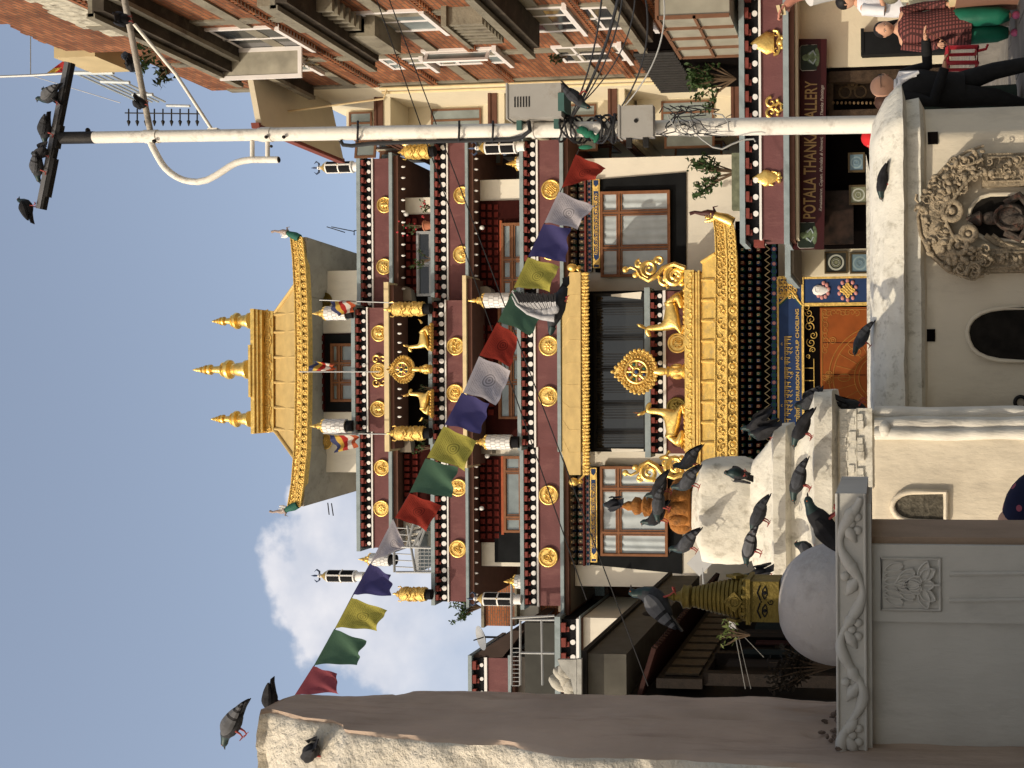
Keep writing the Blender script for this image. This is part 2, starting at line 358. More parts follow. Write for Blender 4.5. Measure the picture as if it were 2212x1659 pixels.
# ================================================================= monastery
mon = thing('monastery', 'terraced maroon and white monastery with gilded roofs and rows of gold medallions', 'monastery', (0, 36, 0))
def relief(mb, c, r, kind, Yf):
    """raised emblem in front of a medallion disc; c centre, r radius"""
    c = Vector(c); c.y = Yf
    rng = random.Random(kind * 13 + 5)
    X = Vector((1, 0, 0)); Z = Vector((0, 0, 1)); t = r * .085
    k = kind % 7
    if k == 0:      # endless knot
        for i in range(-2, 3):
            a = r * .22 * i; h = r * (.62 - .12 * abs(i))
            q = (X + Z) / 1.414; p = (X - Z) / 1.414
            mb.tube([c + q * a - p * h, c + q * a + p * h], t, 6); mb.tube([c + p * a - q * h, c + p * a + q * h], t, 6)
        for s in (-1, 1): mb.torus(c + X * r * .55 * s, r * .14, t); mb.torus(c + Z * r * .55 * s, r * .14, t)
    elif k == 1:    # two curled fish
        for s in (-1, 1):
            mb.spiral(c + X * r * .25 * s, r * .42, .75, t * 1.9, a0=0 if s > 0 else math.pi, sgn=s); mb.spiral(c + X * r * .3 * s - Z * r * .3, r * .25, 1, t, sgn=-s)
        mb.ell(c + Z * r * .45, (r * .15, r * .1, r * .15))
    elif k == 2:    # treasure vase with leaves
        mb.lathe([(.05 * r, -.55 * r), (.3 * r, -.5 * r), (.15 * r, -.38 * r), (.38 * r, -.1 * r), (.3 * r, .12 * r), (.14 * r, .2 * r), (.28 * r, .34 * r), (.05 * r, .55 * r)], c, 14, sy=.35)
        for s in (-1, 1):
            for a in (.1, .5, .9): mb.spiral(c + X * s * r * .5 + Z * r * (a - .6), r * .2, 1, t * .9, a0=a, sgn=s)
    elif k == 3:    # wheel
        mb.torus(c, r * .55, t * 1.2); mb.ell(c, (r * .16, r * .1, r * .16))
        for i in range(8):
            d = X * math.cos(i * math.pi / 4) + Z * math.sin(i * math.pi / 4); mb.tube([c + d * r * .12, c + d * r * .56], t, 5)
    elif k == 4:    # lotus
        for i in range(8):
            a = i * math.pi / 4; d = X * math.cos(a) + Z * math.sin(a)
            mb.ell(c + d * r * .36, (r * .13, r * .09, r * .26), rot=Matrix.Rotation(-a + math.pi / 2, 3, 'Y'))
        mb.ell(c, (r * .2, r * .14, r * .2))
    elif k == 5:    # conch
        mb.spiral(c + Z * r * .05, r * .42, 1.6, t * 2.2, a0=1.2); mb.ell(c - Z * r * .35 + X * r * .1, (r * .16, r * .1, r * .34))
        for s in (-1, 1): mb.spiral(c + X * s * r * .5 - Z * r * .25, r * .18, 1, t, sgn=s)
    else:           # parasol
        mb.lathe([(.5 * r, -.05 * r), (.42 * r, .15 * r), (.12 * r, .42 * r), (.02 * r, .58 * r)], c, 14, sy=.3); mb.tube([c - Z * r * .55, c], t, 6)
        for i in range(5): mb.ell(c + X * r * (.2 * i - .4) - Z * r * .14, (r * .09, r * .08, r * .12))
        for s in (-1, 1): mb.spiral(c + X * s * r * .38 - Z * r * .42, r * .2, 1, t, sgn=s)
def medallion(parent, x, y, Y, r, kind, mat=None):
    c = P(x, y, Y); m = MB()
    m.disc(c + Vector((0, .02, 0)), r * .95, .05, n=28); m.torus(c + Vector((0, -.04, 0)), r * .9, r * .11, n=30, k=8); m.torus(c + Vector((0, -.035, 0)), r * .74, r * .035, n=26, k=5)
    relief(m, c, r * .82, kind, Y - .05)
    m.build('medallion', mat or gold, parent, ang=60)
def parapet(yL, yR, Y, xs, depth, parent=mon, ledge_m=None, ends=True, per=.27, y_led=None):
    c0, c1, k1, d1, l1, b1, g1, w1 = [zz(v, Y) for v in xs]
    xm = xs[4]; X0 = xx(yL, Y, xm); X1 = xx(yR, Y, xm)
    p = MB(); p.box((X0, Y, b1), (X1, Y + depth, l1)); po = p.build('parapet', maroon, parent, False)
    c = MB(); c.box((X0 - .1, Y - .16, c1), (X1 + .1, Y + depth, c0)); c.build('coping', ledge, po, False)
    k = MB(); k.box((X0, Y - .01, k1), (X1, Y + depth - .01, c1 - .002), 1)
    n = int((X1 - X0) / per); pr = (X1 - X0) / n
    for i in range(n):
        a = X0 + (i + .5) * pr; h = c1 - k1
        k.box((a - pr * .3, Y - .14, k1 + h * .38), (a + pr * .3, Y, c1 - .004), 0)
        k.box((a - pr * .3, Y - .08, k1 + h * .02), (a + pr * .02, Y, k1 + h * .4), 0)
    k.build('corbel_row', [brickred, black], po, False)
    d = MB(); d.box((X0 - .002, Y - .03, d1), (X1 + .002, Y + depth - .02, k1), 0)
    for i in range(n): d.disc(((X0 + (i + .5) * pr), Y - .03, (d1 + k1) / 2), (k1 - d1) * .4, .035, n=14, m=1)
    d.build('dot_frieze', [black, white], po, True, 30)
    w = MB(); w.box((X0 - .02, Y - .045, l1), (X1 + .02, Y + depth - .03, d1)); w.build('white_moulding', white, po, False)
    LX0, LX1 = (X0, X1) if y_led is None else (xx(y_led[0], Y, xm), xx(y_led[1], Y, xm))
    q = MB(); q.box((LX0 - .14, Y - .2, g1), (LX1 + .14, Y + depth + .05, b1)); q.build('ledge', ledge_m or ledge, po, False)
    q = MB(); q.box((LX0 - .06, Y - .1, w1), (LX1 + .06, Y + depth, g1)); q.build('trim_board', brownpaint, po, False)
    return po
def slab(yL, yR, Y, x0, x1, d, xm=None):
    m = MB(); xm = xm or x0; m.box((xx(yL, Y, xm), Y, zz(x1, Y)), (xx(yR, Y, xm), Y + d, zz(x0, Y))); return m
# ---- level three (lowest), two, one: wings and centre
L3w = (1125, 1133, 1145, 1158, 1162, 1212, 1219.5, 1228)
Y3, Y3c = 32.0, 31.55
a = parapet(1308, 965, Y3, L3w, 3.2, y_led=(1322, 965)); 
for (x, y, k) in ((1185, 1203, 5), (1186, 1069, 1)): medallion(a, x, y, Y3, .30, k)
a = parapet(650, 303, Y3, [v + 3 for v in L3w], 3.2)
for (x, y, k) in ((1191, 410, 0), (1190, 541, 2)): medallion(a, x, y, Y3, .30, k)
a = parapet(965, 650, Y3c, [v - 4 for v in L3w], 3.0)
for (x, y, k) in ((1186, 747, 4), (1185, 856, 6)): medallion(a, x, y, Y3c, .30, k)
L2w = (933, 941, 952, 965, 968, 1009, 1015, 1024)
Y2, Y2c = 32.9, 32.35
a = parapet(1299, 952, Y2, L2w, 4.)
for (x, y, k) in ((990, 1185, 5), (991, 1053, 2)): medallion(a, x, y, Y2, .275, k)
a = parapet(649, 309, Y2, [v + 3 for v in L2w], 4.)
for (x, y, k) in ((999, 422, 6), (998, 550, 6)): medallion(a, x, y, Y2, .275, k)
a = parapet(952, 649, Y2c, [930, 938, 949, 962, 965, 1005, 1013, 1023], 3.6, ledge_m=cream_ledge, y_led=(1000, 607))
for (x, y, k) in ((985, 748, 1), (984, 849, 3)): medallion(a, x, y, Y2c, .275, k)
L1w = (772, 780, 791, 801, 804, 843, 850, 860)
Y1, Y1c = 33.7, 33.15
a = parapet(1183, 932, Y1, [v + 1 for v in L1w], 4.)
for (x, y, k) in ((826, 1010, 5), (825, 1098, 4)): medallion(a, x, y, Y1, .262, k)
a = parapet(665, 343, Y1, [v + 5 for v in L1w], 4.)
for (x, y, k) in ((832, 443, 2), (831, 576, 4)): medallion(a, x, y, Y1, .262, k)
a = parapet(932, 665, Y1c, [764, 772, 783, 793, 796, 836, 846, 854], 3.6, ledge_m=cream_ledge, y_led=(965, 621))
for (x, y, k) in ((820, 720, 2), (819, 801, 3), (818, 883, 2)): medallion(a, x, y, Y1c, .262, k)
m = MB()
for s in (-1, 1):
    c = P(819, 801, Y1c - .04)
    m.spiral(c + Vector((s * .36, 0, .1)), .13, 1.1, .035, a0=-1.2 if s > 0 else math.pi + 1.2, sgn=s)
    m.spiral(c + Vector((s * .36, 0, -.12)), .1, 1., .03, a0=1.5, sgn=-s)
m.build('gilded_scroll', gold, a)

# ---- roof slabs with painted soffits, and storey walls
sl_ = MB()
for (yl, yr, Y, x, d) in ((1322, 303, Y3 + .1, 1228, 9), (1299, 309, Y2 + .1, 1024, 9), (1183, 340, Y1 + .1, 861, 9)):
    X0 = xx(yl, Y, x); X1 = xx(yr, Y, x); z = zz(x, Y); sl_.box((X0, Y, z - .03), (X1, Y + d, z + .35))
for (yl, yr, Y, x, d) in ((975, 640, Y3c + .1, 1224, 2), (980, 630, Y2c + .1, 1022, 2), (950, 640, Y1c + .1, 854, 2)):
    X0 = xx(yl, Y, x); X1 = xx(yr, Y, x); z = zz(x, Y); sl_.box((X0, Y, z - .035), (X1, Y + d, z + .3))
sl_.build('roof_slab', soffit, mon, False)
w = MB()
YA, YB, YC = 32.5, 33.4, 34.15
zA = zz(1228, Y3); zB = zz(1024, Y2); zC = zz(861, Y1)
w.box((xx(1268, YA, 1400), YA, 0), (xx(339, YA, 1400), YA + 8.5, zA - .02))
w.box((xx(1223, YB, 1080), YB, zA), (xx(388, YB, 1080), YB + 8, zB - .02))
w.box((xx(1168, YC, 900), YC, zB), (xx(427, YC, 900), YC + 7.5, zC - .02))
w.build('storey_wall', whitewall, mon, False)
# small brackets under the centre ledges
b = MB()
for (x, y, Y) in ((874, 634, Y1), (873, 962, Y1), (1047, 634, Y2), (1047, 965, Y2)):
    c = P(x, y, Y + .05); s = 1 if y > 800 else -1; b = MB()
    b.prism([c + Vector((-.22, 0, .2)), c + Vector((.22, 0, .2)), c + Vector((.22, 0, -.05)), c + Vector((.12, 0, -.2)), c + Vector((-.22, 0, -.24))], (0, .35, 0)); b.build('bracket', soffit, mon, False)
# storey C: dark red recess, pillars painted, corbel frieze
def panel(yL, yR, x0, x1, Y, th, mat, name, parent=mon):
    m = MB(); m.box((xx(yL, Y, (x0 + x1) / 2), Y, zz(x1, Y)), (xx(yR, Y, (x0 + x1) / 2), Y + th, zz(x0, Y))); return m.build(name, mat, parent, False)
def corbels(yL, yR, x0, x1, Y, n, parent, rows=2):
    X0 = xx(yL, Y, x0); X1 = xx(yR, Y, x0); z1 = zz(x0, Y); z0 = zz(x1, Y); m = MB(); h = (z1 - z0) / rows
    for r in range(rows):
        for i in range(n):
            a = X0 + (X1 - X0) * (i + .5) / n; ww = abs(X1 - X0) / n * .33
            m.box((a - ww, Y - .12 + .05 * r, z1 - h * (r + .85)), (a + ww, Y + .02, z1 - h * (r + .2)))
    return m.build('corbel_row', darkred2, parent, False)
def window(yL, yR, x0, x1, Y, vs, hs, wm=wood, gm=glass, cur=None, name='window', t=.07, parent=mon, cur_hang=1.):
    X0 = xx(yL, Y, (x0 + x1) / 2); X1 = xx(yR, Y, (x0 + x1) / 2); Z1 = zz(x0, Y); Z0 = zz(x1, Y)
    if X0 > X1: X0, X1 = X1, X0
    f = MB()
    f.box((X0, Y - .08, Z0), (X0 + t, Y + .02, Z1)); f.box((X1 - t, Y - .08, Z0), (X1, Y + .02, Z1))
    f.box((X0 + t, Y - .08, Z1 - t), (X1 - t, Y + .02, Z1)); f.box((X0 + t, Y - .08, Z0), (X1 - t, Y + .02, Z0 + t))
    for v in vs: a = X0 + (X1 - X0) * v; f.box((a - t * .5, Y - .075, Z0 + t), (a + t * .5, Y + .02, Z1 - t))
    for h in hs: a = Z1 - (Z1 - Z0) * h; f.box((X0 + t, Y - .07, a - t * .5), (X1 - t, Y + .02, a + t * .5))
    # inner sash lines
    gx = [0] + list(vs) + [1]; gz = [0] + list(hs) + [1]
    for i in range(len(gx) - 1):
        for j in range(len(gz) - 1):
            a0 = X0 + (X1 - X0) * gx[i] + t * .8; a1 = X0 + (X1 - X0) * gx[i + 1] - t * .8
            b1 = Z1 - (Z1 - Z0) * gz[j] - t * .8; b0 = Z1 - (Z1 - Z0) * gz[j + 1] + t * .8; s = t * .45
            f.box((a0, Y - .05, b0), (a0 + s, Y + .01, b1)); f.box((a1 - s, Y - .05, b0), (a1, Y + .01, b1))
            f.box((a0 + s, Y - .05, b1 - s), (a1 - s, Y + .01, b1)); f.box((a0 + s, Y - .05, b0), (a1 - s, Y + .01, b0 + s))
    fo = f.build(name, wm, parent, False)
    p = MB()
    if cur:      # folded curtain seen through thin glass
        n = 70; pts = []
        for i in range(n + 1):
            u = i / n; pts.append((X0 + t + (X1 - X0 - 2 * t) * u, Y - .012 + .022 * math.sin(u * 60 + 3 * math.sin(u * 9)) * (.6 + .4 * math.sin(u * 17))))
        vs_ = [(a, b_, Z0 + t) for a, b_ in pts] + [(a + .03 * math.sin(a * 5), b_ * 1., Z1 - t) for a, b_ in pts]
        p.add(vs_, [(i, i + 1, n + 2 + i, n + 1 + i) for i in range(n)]); p.build('curtain', cur, fo, True, 80)
        p = MB(); p.box((X0 + .01, Y + .022, Z0 + .01), (X1 - .01, Y + .03, Z1 - .01)); p.build('pane', gm, fo, False)
    else:
        p.box((X0 + .01, Y - .01, Z0 + .01), (X1 - .01, Y + .018, Z1 - .01)); p.build('pane', gm, fo, False)
    return fo
YCf = YC - .06
panel(640, 463, 866, 932, YCf, .1, darkred, 'recess_panel')
panel(1095, 640, 856, 932, YCf + .01, .1, deep, 'recess_panel')
panel(1090, 962, 861, 932, YCf - .03, .06, darkred, 'recess_panel')
corbels(1088, 965, 872, 905, YCf - .03, 9, mon); corbels(636, 470, 880, 905, YCf, 9, mon)
window(640, 500, 903, 935, YCf - .03, [.5], [], wm=greymetal, gm=glassdark)
# storey B
YBf = YB - .06
panel(633, 433, 1038, 1123, YBf, .1, darkred, 'recess_panel'); corbels(620, 440, 1042, 1080, YBf, 11, mon, 3)
panel(640, 476, 1081, 1086, YBf - .05, .05, wood_orange, 'lintel')
window(640, 482, 1086, 1133, YBf - .05, [.22, .5], [.5], wm=wood, gm=paleglass)
panel(950, 633, 1030, 1130, YBf + .01, .1, darkred, 'recess_panel'); corbels(900, 700, 1034, 1070, YBf, 11, mon, 2)
window(905, 640, 1078, 1128, YBf - .04, [.3, .5, .7], [.55], wm=wood, gm=paleglass)
panel(1172, 985, 1030, 1123, YBf, .1, darkred, 'recess_panel'); corbels(1165, 990, 1036, 1078, YBf, 11, mon, 3)
panel(1155, 985, 1081, 1086, YBf - .05, .05, wood_orange, 'lintel')
window(1150, 985, 1088, 1126, YBf - .05, [.2, .8], [], wm=wood, gm=paleglass)
panel(1215, 1150, 1066, 1123, YBf - .01, .08, blackwall, 'jamb')
# lamp bulbs under soffits
lb = MB()
for (x, y, Y) in ((1041, 492, Y2 + .1), (877, 463, Y1 + .1), (1040, 1098, Y2 + .1), (1052, 985, Y2 + .1)): lb = MB(); lb.ell(P(x, y, Y), (.07, .07, .08)); lb.build('lamp_bulb', white, mon)
# small studs hanging along the soffit edges
st = MB()
for Y, x, ys in ((Y2, 1029, range(320, 640, 23)), (Y2, 1029, range(985, 1290, 23)), (Y1, 872, range(360, 640, 24)), (Y1c, 864, range(700, 920, 20))):
    for y in ys: c = P(x, y, Y - .02); st.lathe([(.02, .07), (.035, .03), (.03, -.02), (.004, -.06)], c, 8)
st.build('soffit_stud', white, mon)

# storey A: big windows with black tapering surrounds, painted beam ends, gilt friezes
def big_bay(side):
    if side > 0: yo, yi = 390, 588; xs = (1233, 1270, 1271, 1282, 1284, 1299); o0, o1 = 388, 372; X_top, X_bot = 1286, 1482
    else: yo, yi = 1220, 1010; xs = (1229, 1263, 1264, 1274, 1275, 1289); o0, o1 = 1219, 1240; X_top, X_bot = 1268, 1473
    Y = YA - .05
    m = MB(); a = [P(X_top, o0, Y), P(X_top, yi, Y), P(X_bot, yi + (-8 if side < 0 else 10), Y), P(X_bot, o1, Y)]
    m.prism(a, (0, .045, 0)); sur = m.build('window_surround', blackwall, mon, False)
    # two rows of painted beam ends
    r = MB(); X0 = xx(yo, Y, xs[0]); X1 = xx(yi, Y, xs[0]); z1 = zz(xs[0], Y); z0 = zz(xs[1], Y)
    if X0 > X1: X0, X1 = X1, X0
    r.box((X0, Y - .02, z0), (X1, Y, z1), 0); hh = (z1 - z0) / 2; n = 14; pr = (X1 - X0) / n
    for row in range(2):
        zc = z1 - hh * (row + .55)
        for i in range(n):
            cx = X0 + (i + .5) * pr + (pr * .0)
            r.box((cx - pr * .28, Y - .3 + row * .12, zc - hh * .3), (cx + pr * .28, Y - .02, zc + hh * .3), 1)
            r.box((cx - pr * .2, Y - .306 + row * .12, zc - hh * .21), (cx + pr * .2, Y - .29 + row * .12, zc + hh * .21), 2)
            r.box((cx - pr * .11, Y - .31 + row * .12, zc - hh * .12), (cx + pr * .11, Y - .29 + row * .12, zc + hh * .12), 3)
            r.box((cx + pr * .3, Y - .06, zc - hh * .32), (cx + pr * .7, Y - .02, zc + hh * .32), 4 if i % 3 == 0 else (5 if i % 3 == 1 else 6))
    r.box((X0, Y - .2, z0 - .012), (X1, Y - .02, z0 + .03), 6)
    r.build('beam_ends', [deep, soffit, brownpaint, cream_ledge, green_p, blue_p, brickred], sur, False)
    s = MB(); z1 = zz(xs[2], Y); z0 = zz(xs[3], Y); s.box((X0, Y - .05, z0), (X1, Y, z1), 0)
    n = 34
    for i in range(n):
        cx = X0 + (X1 - X0) * (i + .5) / n; s.disc((cx, Y - .05, (z0 + z1) / 2), (z1 - z0) * .42, .02, n=12, m=1); s.disc((cx, Y - .07, (z0 + z1) / 2), (z1 - z0) * .25, .01, n=10, m=2 + i % 2)
    s.build('scallop_frieze', [deep, ledge, blue_p, pink_p], sur, True)
    f = MB(); z1 = zz(xs[4], Y); z0 = zz(xs[5], Y); f.box((X0 + .1, Y - .09, z0), (X1, Y, z1), 0)
    f.box((X0 + .13, Y - .096, z0 + .03), (X1 - .03, Y - .085, z1 - .03), 1)
    L = X1 - X0 - .3
    for i in range(30):
        cx = X0 + .3 + L * .7 * i / 29 + L * .1; f.spiral((cx, Y - .1, (z0 + z1) / 2), (z1 - z0) * .28, 1.2, .012, a0=i * 1.7, m=0, n=10, k=4)
    for e in (X0 + .2, X1 - .35): f.prism([Vector((e, Y - .1, z0 + .03)), Vector((e + .2, Y - .1, z0 + .03)), Vector((e + .12, Y - .1, (z0 + z1) / 2)), Vector((e + .2, Y - .1, z1 - .03)), Vector((e, Y - .1, z1 - .03))], (0, .01, 0), 0)
    f.build('gilt_frieze', [gold_rough, blue_p], sur, True)
big_bay(1); big_bay(-1)
window(598, 413, 1300, 1450, YA - .12, [.34, .75], [.27], cur=curtain, gm=glass)
window(1201, 1007, 1296, 1441, YA - .12, [.26, .75], [.27], cur=curtain, gm=glass)

# centre glazed bay
YG = 31.3
bb = MB(); bb.box((xx(976, YG, 1340), YG + .05, zz(1480, YG)), (xx(628, YG, 1340), YA + .2, zz(1240, YG))); bb.build('bay_wall', blackwall, mon, False)
fo = window(972, 634, 1284, 1396, YG, [.12, .3, .52, .72, .93], [], wm=blackmetal, gm=glassdark, t=.06)
cc = MB()
for i in range(6):
    X0 = xx(960 - i * 56, YG + .03, 1340); n = 16
    for k in range(n):
        a = X0 + .42 * k / n; 
        if (i * 7 + k) % 3: cc.box((a, YG - .016, zz(1390, YG)), (a + .012, YG - .012, zz(1290, YG)))
cc.build('blind', M('dim_blind', (.04, .037, .032), .6), fo, False)
sh = MB(); sh.prism([P(1320, 636, YG - .1), P(1320, 640, YG - .1), P(1384, 646, YG - .1), P(1386, 630, YG - .1)], (0, .08, 0)); sh.prism([P(1320, 969, YG - .1), P(1322, 977, YG - .1), P(1390, 975, YG - .1), P(1390, 970, YG - .1)], (0, .08, 0))
sh.build('bay_jamb', whitewall, mon, False)
a = parapet(980, 629, 31.0, (1395, 1407, 1421, 1433, 1439, 1486, 1492, 1500), .5)
medallion(a, 1464, 741, 31.0, .29, 3); medallion(a, 1462, 880, 31.0, .29, 4, gold_dull)
# middle canopy
cn = MB()
t0, t1 = P(1211, 971, 31.5), P(1211, 650, 31.5); h0, h1 = P(1230, 1026, 30.9), P(1230, 588, 30.9); e0, e1 = P(1254, 1026, 30.5), P(1254, 588, 30.5)
cn.add([t0, t1, h1, h0, e1, e0, t0 + Vector((0, .6, 0)), t1 + Vector((0, .6, 0)), h0 + Vector((0, 1.2, 0)), h1 + Vector((0, 1.2, 0))], [(0, 3, 2, 1), (3, 5, 4, 2), (0, 6, 8, 3), (1, 2, 9, 7), (0, 1, 7, 6), (3, 8, 5), (2, 4, 9)])
for k in range(1, 9):
    u = k / 9; cn.tube([t0.lerp(t1, u), h0.lerp(h1, u), e0.lerp(e1, u)], .008, 5)
cn.tube([e0, e1], .025, 8); cno = cn.build('canopy_roof', gold_flat, mon, True, 30)
fr = MB(); F0, F1 = P(1260, 1026, 30.5), P(1260, 588, 30.5); zb = zz(1274, 30.5) - zz(1260, 30.5)
fr.box((F0.x, 30.52, F0.z + zb * .75), (F1.x, 30.6, F0.z + .02), 0); n = 60
for i in range(n):
    c = Vector((F0.x + (F1.x - F0.x) * (i + .5) / n, 30.5, F0.z + zb * .5)); fr.ell(c, (.05, .035, .1 + .02 * (i % 2))); fr.spiral(c + Vector((0, -.03, .03)), .045, 1, .012, a0=i, n=8, k=4)
fr.build('gilt_fringe', gold_rough, cno)
bl = MB()
for (x, y) in ((1236, 578), (1240, 1041)):
    c = P(x, y, 30.7); s = 1 if y < 800 else -1
    bl.ell(c, (.12, .12, .15)); bl.lathe([(.03, -.26), (.07, -.2), (.04, -.16), (.06, -.12)], c, 12); bl.tube([c + Vector((0, 0, -.1)), c + Vector((-s * .2, 0, -.3))], .03, 8); bl.build('corner_ball', gold, cno); bl = MB()

# ---- gilded curved eaves: two rows of relief discs
def eave(ys, tops, bots, Y, nd, parent, name='gilded_eave', th=.3):
    def itp(t, arr):
        u = t * (len(arr) - 1); i = min(int(u), len(arr) - 2); return arr[i] + (arr[i + 1] - arr[i]) * (u - i)
    mb = MB(); n = 48; top = []; bot = []
    for i in range(n + 1):
        t = i / n; y = itp(t, ys); top.append(P(itp(t, tops), y, Y)); bot.append(P(itp(t, bots), y, Y))
    for i in range(n):
        for (a0, a1, b0, b1, yo) in ((0, .48, 0, .48, 0.0), (.55, .92, .55, .92, .05)):
            A = top[i].lerp(bot[i], a0); B = top[i + 1].lerp(bot[i + 1], a0); C = top[i + 1].lerp(bot[i + 1], a1); D = top[i].lerp(bot[i], a1)
            o = Vector((0, yo, 0)); d = Vector((0, th, 0))
            mb.hexa([D + o, C + o, C + d, D + d, A + o, B + o, B + d, A + d])
    for f, r in ((0.0, .022), (.5, .035), (.94, .02)):
        mb.tube([top[i].lerp(bot[i], f) + Vector((0, -.02, 0)) for i in range(n + 1)], r, 6)
    for i in range(nd):
        t = (i + .5) / nd; y = itp(t, ys); A = P(itp(t, tops), y, Y); B = P(itp(t, bots), y, Y); h = (A - B).length
        c = A.lerp(B, .76); mb.torus(c + Vector((0, -.02, 0)), h * .17, h * .05, n=14, k=5); mb.ell(c, (h * .13, .05, h * .13), n=8, k=5); mb.ell(c - Vector((h * .2, 0, h * .14)), (h * .05, .04, h * .05), n=6, k=4)
        c = A.lerp(B, .26)
        for s in (-1, 1): mb.spiral(c + Vector((s * h * .1, -.02, s * h * .07)), h * .13, 1.1, h * .035, a0=i * 2 + s, sgn=s, n=9, k=4)
    return mb.build(name, gold_rough, parent)
def makara(c, s, sc, parent, mats):
    m = MB(); c = Vector(c)
    def q(a, b_, yy=0): return c + Vector((s * a * sc, yy * sc, b_ * sc))
    m.tube([q(-.15, -.3), q(-.05, -.1), q(.02, .1), q(.1, .3)], [.16 * sc, .17 * sc, .13 * sc, .1 * sc], 10, 0)      # neck
    m.tube([q(.08, .22), q(.14, .42), q(.13, .6), q(.17, .78), q(.13, .92)], [.13 * sc, .1 * sc, .06 * sc, .045 * sc, .055 * sc], 10, 1)   # raised trunk
    m.tube([q(.0, .2), q(-.08, .35), q(-.1, .5)], [.09 * sc, .06 * sc, .02 * sc], 8, 2)    # lower jaw
    m.ell(q(.0, .38), (.05 * sc, .05 * sc, .1 * sc), 2); m.tube([q(.15, .2), q(.3, .25), q(.33, .12)], [.05 * sc, .03 * sc, .01 * sc], 6, 1)
    for k in range(3): m.tube([q(.05, .3 + .07 * k, -.09), q(-.04, .34 + .07 * k, -.1)], [.02 * sc, .006 * sc], 5, 2)
    m.ell(q(.1, .3, -.1), (.03 * sc, .02 * sc, .03 * sc), 2)
    m.build('makara_head', mats, parent)
# ---- top pavilion
pv_ = MB(); YP, YE = 36.2, 34.9
pv_.box((xx(1020, YP, 720), YP, zz(861, YP)), (xx(585, YP, 720), YP + 5, zz(660, YP))); 
pav = pv_.build('pavilion', whitewall, mon, False)
panel(890, 720, 672, 778, YP - .04, .06, darkred, 'recess_panel', pav); corbels(888, 722, 676, 702, YP - .04, 9, pav, 2)
panel(888, 722, 703, 778, YP - .06, .05, blackwall, 'jamb', pav)
window(868, 742, 716, 778, YP - .08, [.33, .66], [.3], parent=pav, gm=paleglass, t=.08)
medallion(pav, 702, 649, YP, .27, 4, gold_dull); medallion(pav, 703, 954, YP, .27, 4, gold)
soffit_pale = M('pale_soffit', (.36, .33, .28), .85, 0, .12, 2, stain=(.18, .16, .13), sscale=3, samt=.5)
# soffit wings: curving upward to the corners
sf = MB()
for (ye, xe0, yw, s) in ((512, 662, 585, 1), (1094, 656, 1020, -1)):
    A = P(665, 640 if s > 0 else 965, YE + .2); B = P(xe0, ye, YE + .1); C = B + Vector((-s * .35, 5.2, -.5)); D = A + Vector((0, 5.2, 0)); 
    u = Vector((0, 0, .12)); sf = MB(); sf.hexa([A, B, C, D, A + u, B + u, C + u, D + u]); sf.build('soffit', soffit_pale, pav, False)
sm = MB(); A = P(666, 965, YE + .25); B = P(666, 640, YE + .25); sm.box((A.x, A.y, A.z), (B.x, YP + 1, A.z + .15)); sm.build('soffit', soffit_pale, pav, False)
eave([512, 560, 640, 720, 805, 890, 970, 1045, 1094], [628, 633, 637, 638.5, 639, 638, 636, 630, 622], [655, 661, 665.5, 667.5, 668, 667, 665, 658, 650], YE, 40, pav)
mk = [green_p, M('makara_grey', (.3, .24, .22), .6), white, M('red_mouth', (.3, .03, .02), .6)]
makara(P(632, 507, YE), 1, .8, pav, mk); makara(P(628, 1098, YE), -1, .8, pav, mk)
rf = MB()     # concave tiled roof slope with ribs, hips
yc = 803
def rp(u, w):   # u 0..1 across, w 0 top ..1 eave
    hw = 127 + (0 if w < .15 else 62 * (w - .15) / .85)
    x = 588 + (640 - 588) * w; Y = 36.1 + (YE + .1 - 36.1) * w ** 1.1
    return P(x, yc + hw * (1 - 2 * u), Y)
n = 8; cols = 40; vs = []
for j in range(n + 1):
    for i in range(cols + 1): vs.append(rp(i / cols, j / n))
rf.add(vs, [(j * (cols + 1) + i, j * (cols + 1) + i + 1, (j + 1) * (cols + 1) + i + 1, (j + 1) * (cols + 1) + i) for j in range(n) for i in range(cols)])
back = [rp(0, j / n) for j in range(n + 1)]
for u0, s in ((0, 1), (1, -1)):      # side slopes running back
    e = [rp(u0, j / n) for j in range(n + 1)]; vb = e + [v + Vector((0, 3 + 2.2 * j / n, 0)) for j, v in enumerate(e)]
    rf.add(vb, [(j, j + 1, n + 2 + j, n + 1 + j) for j in range(n)]); rf.tube([v + Vector((0, 0, .03)) for v in e], .06, 8)
for y in (680, 718, 772, 826, 880, 926):
    u = (1 - (y - yc) / 126) / 2
    A = P(590, y, 36.02); B = P(640, y + (y - yc) * .04, YE + .15); Mi = A.lerp(B, .5) + Vector((0, 0, -.12)); rf.tube([A, Mi, B], .055, 8)
rfo = rf.build('roof', gold_flat, pav, True, 35)
rb = MB()
def fbox(mb, y0, y1, x0, x1, Y, d, m=0): mb.box((xx(y0, Y, (x0 + x1) / 2), Y, zz(x1, Y)), (xx(y1, Y, (x0 + x1) / 2), Y + d, zz(x0, Y)), m)
fbox(rb, 932, 672, 566, 590, 35.9, 2.6); fbox(rb, 934, 670, 558, 566, 35.7, 3); fbox(rb, 936, 668, 550, 557, 35.62, 3.1); fbox(rb, 937, 667, 541, 549, 35.55, 3.2); fbox(rb, 858, 745, 536, 541, 35.5, 1.2)
rbo = rb.build('ridge_block', gold, rfo, False)
rl = MB()
for i in range(34):
    y = 928 - i * 7.6; c = P(578, y, 35.88); rl.spiral(c, .12, 1.3, .022, a0=i * 1.9, sgn=1 if i % 2 else -1, n=12, k=5)
rl.build('scroll_frieze', gold_rough, rbo)
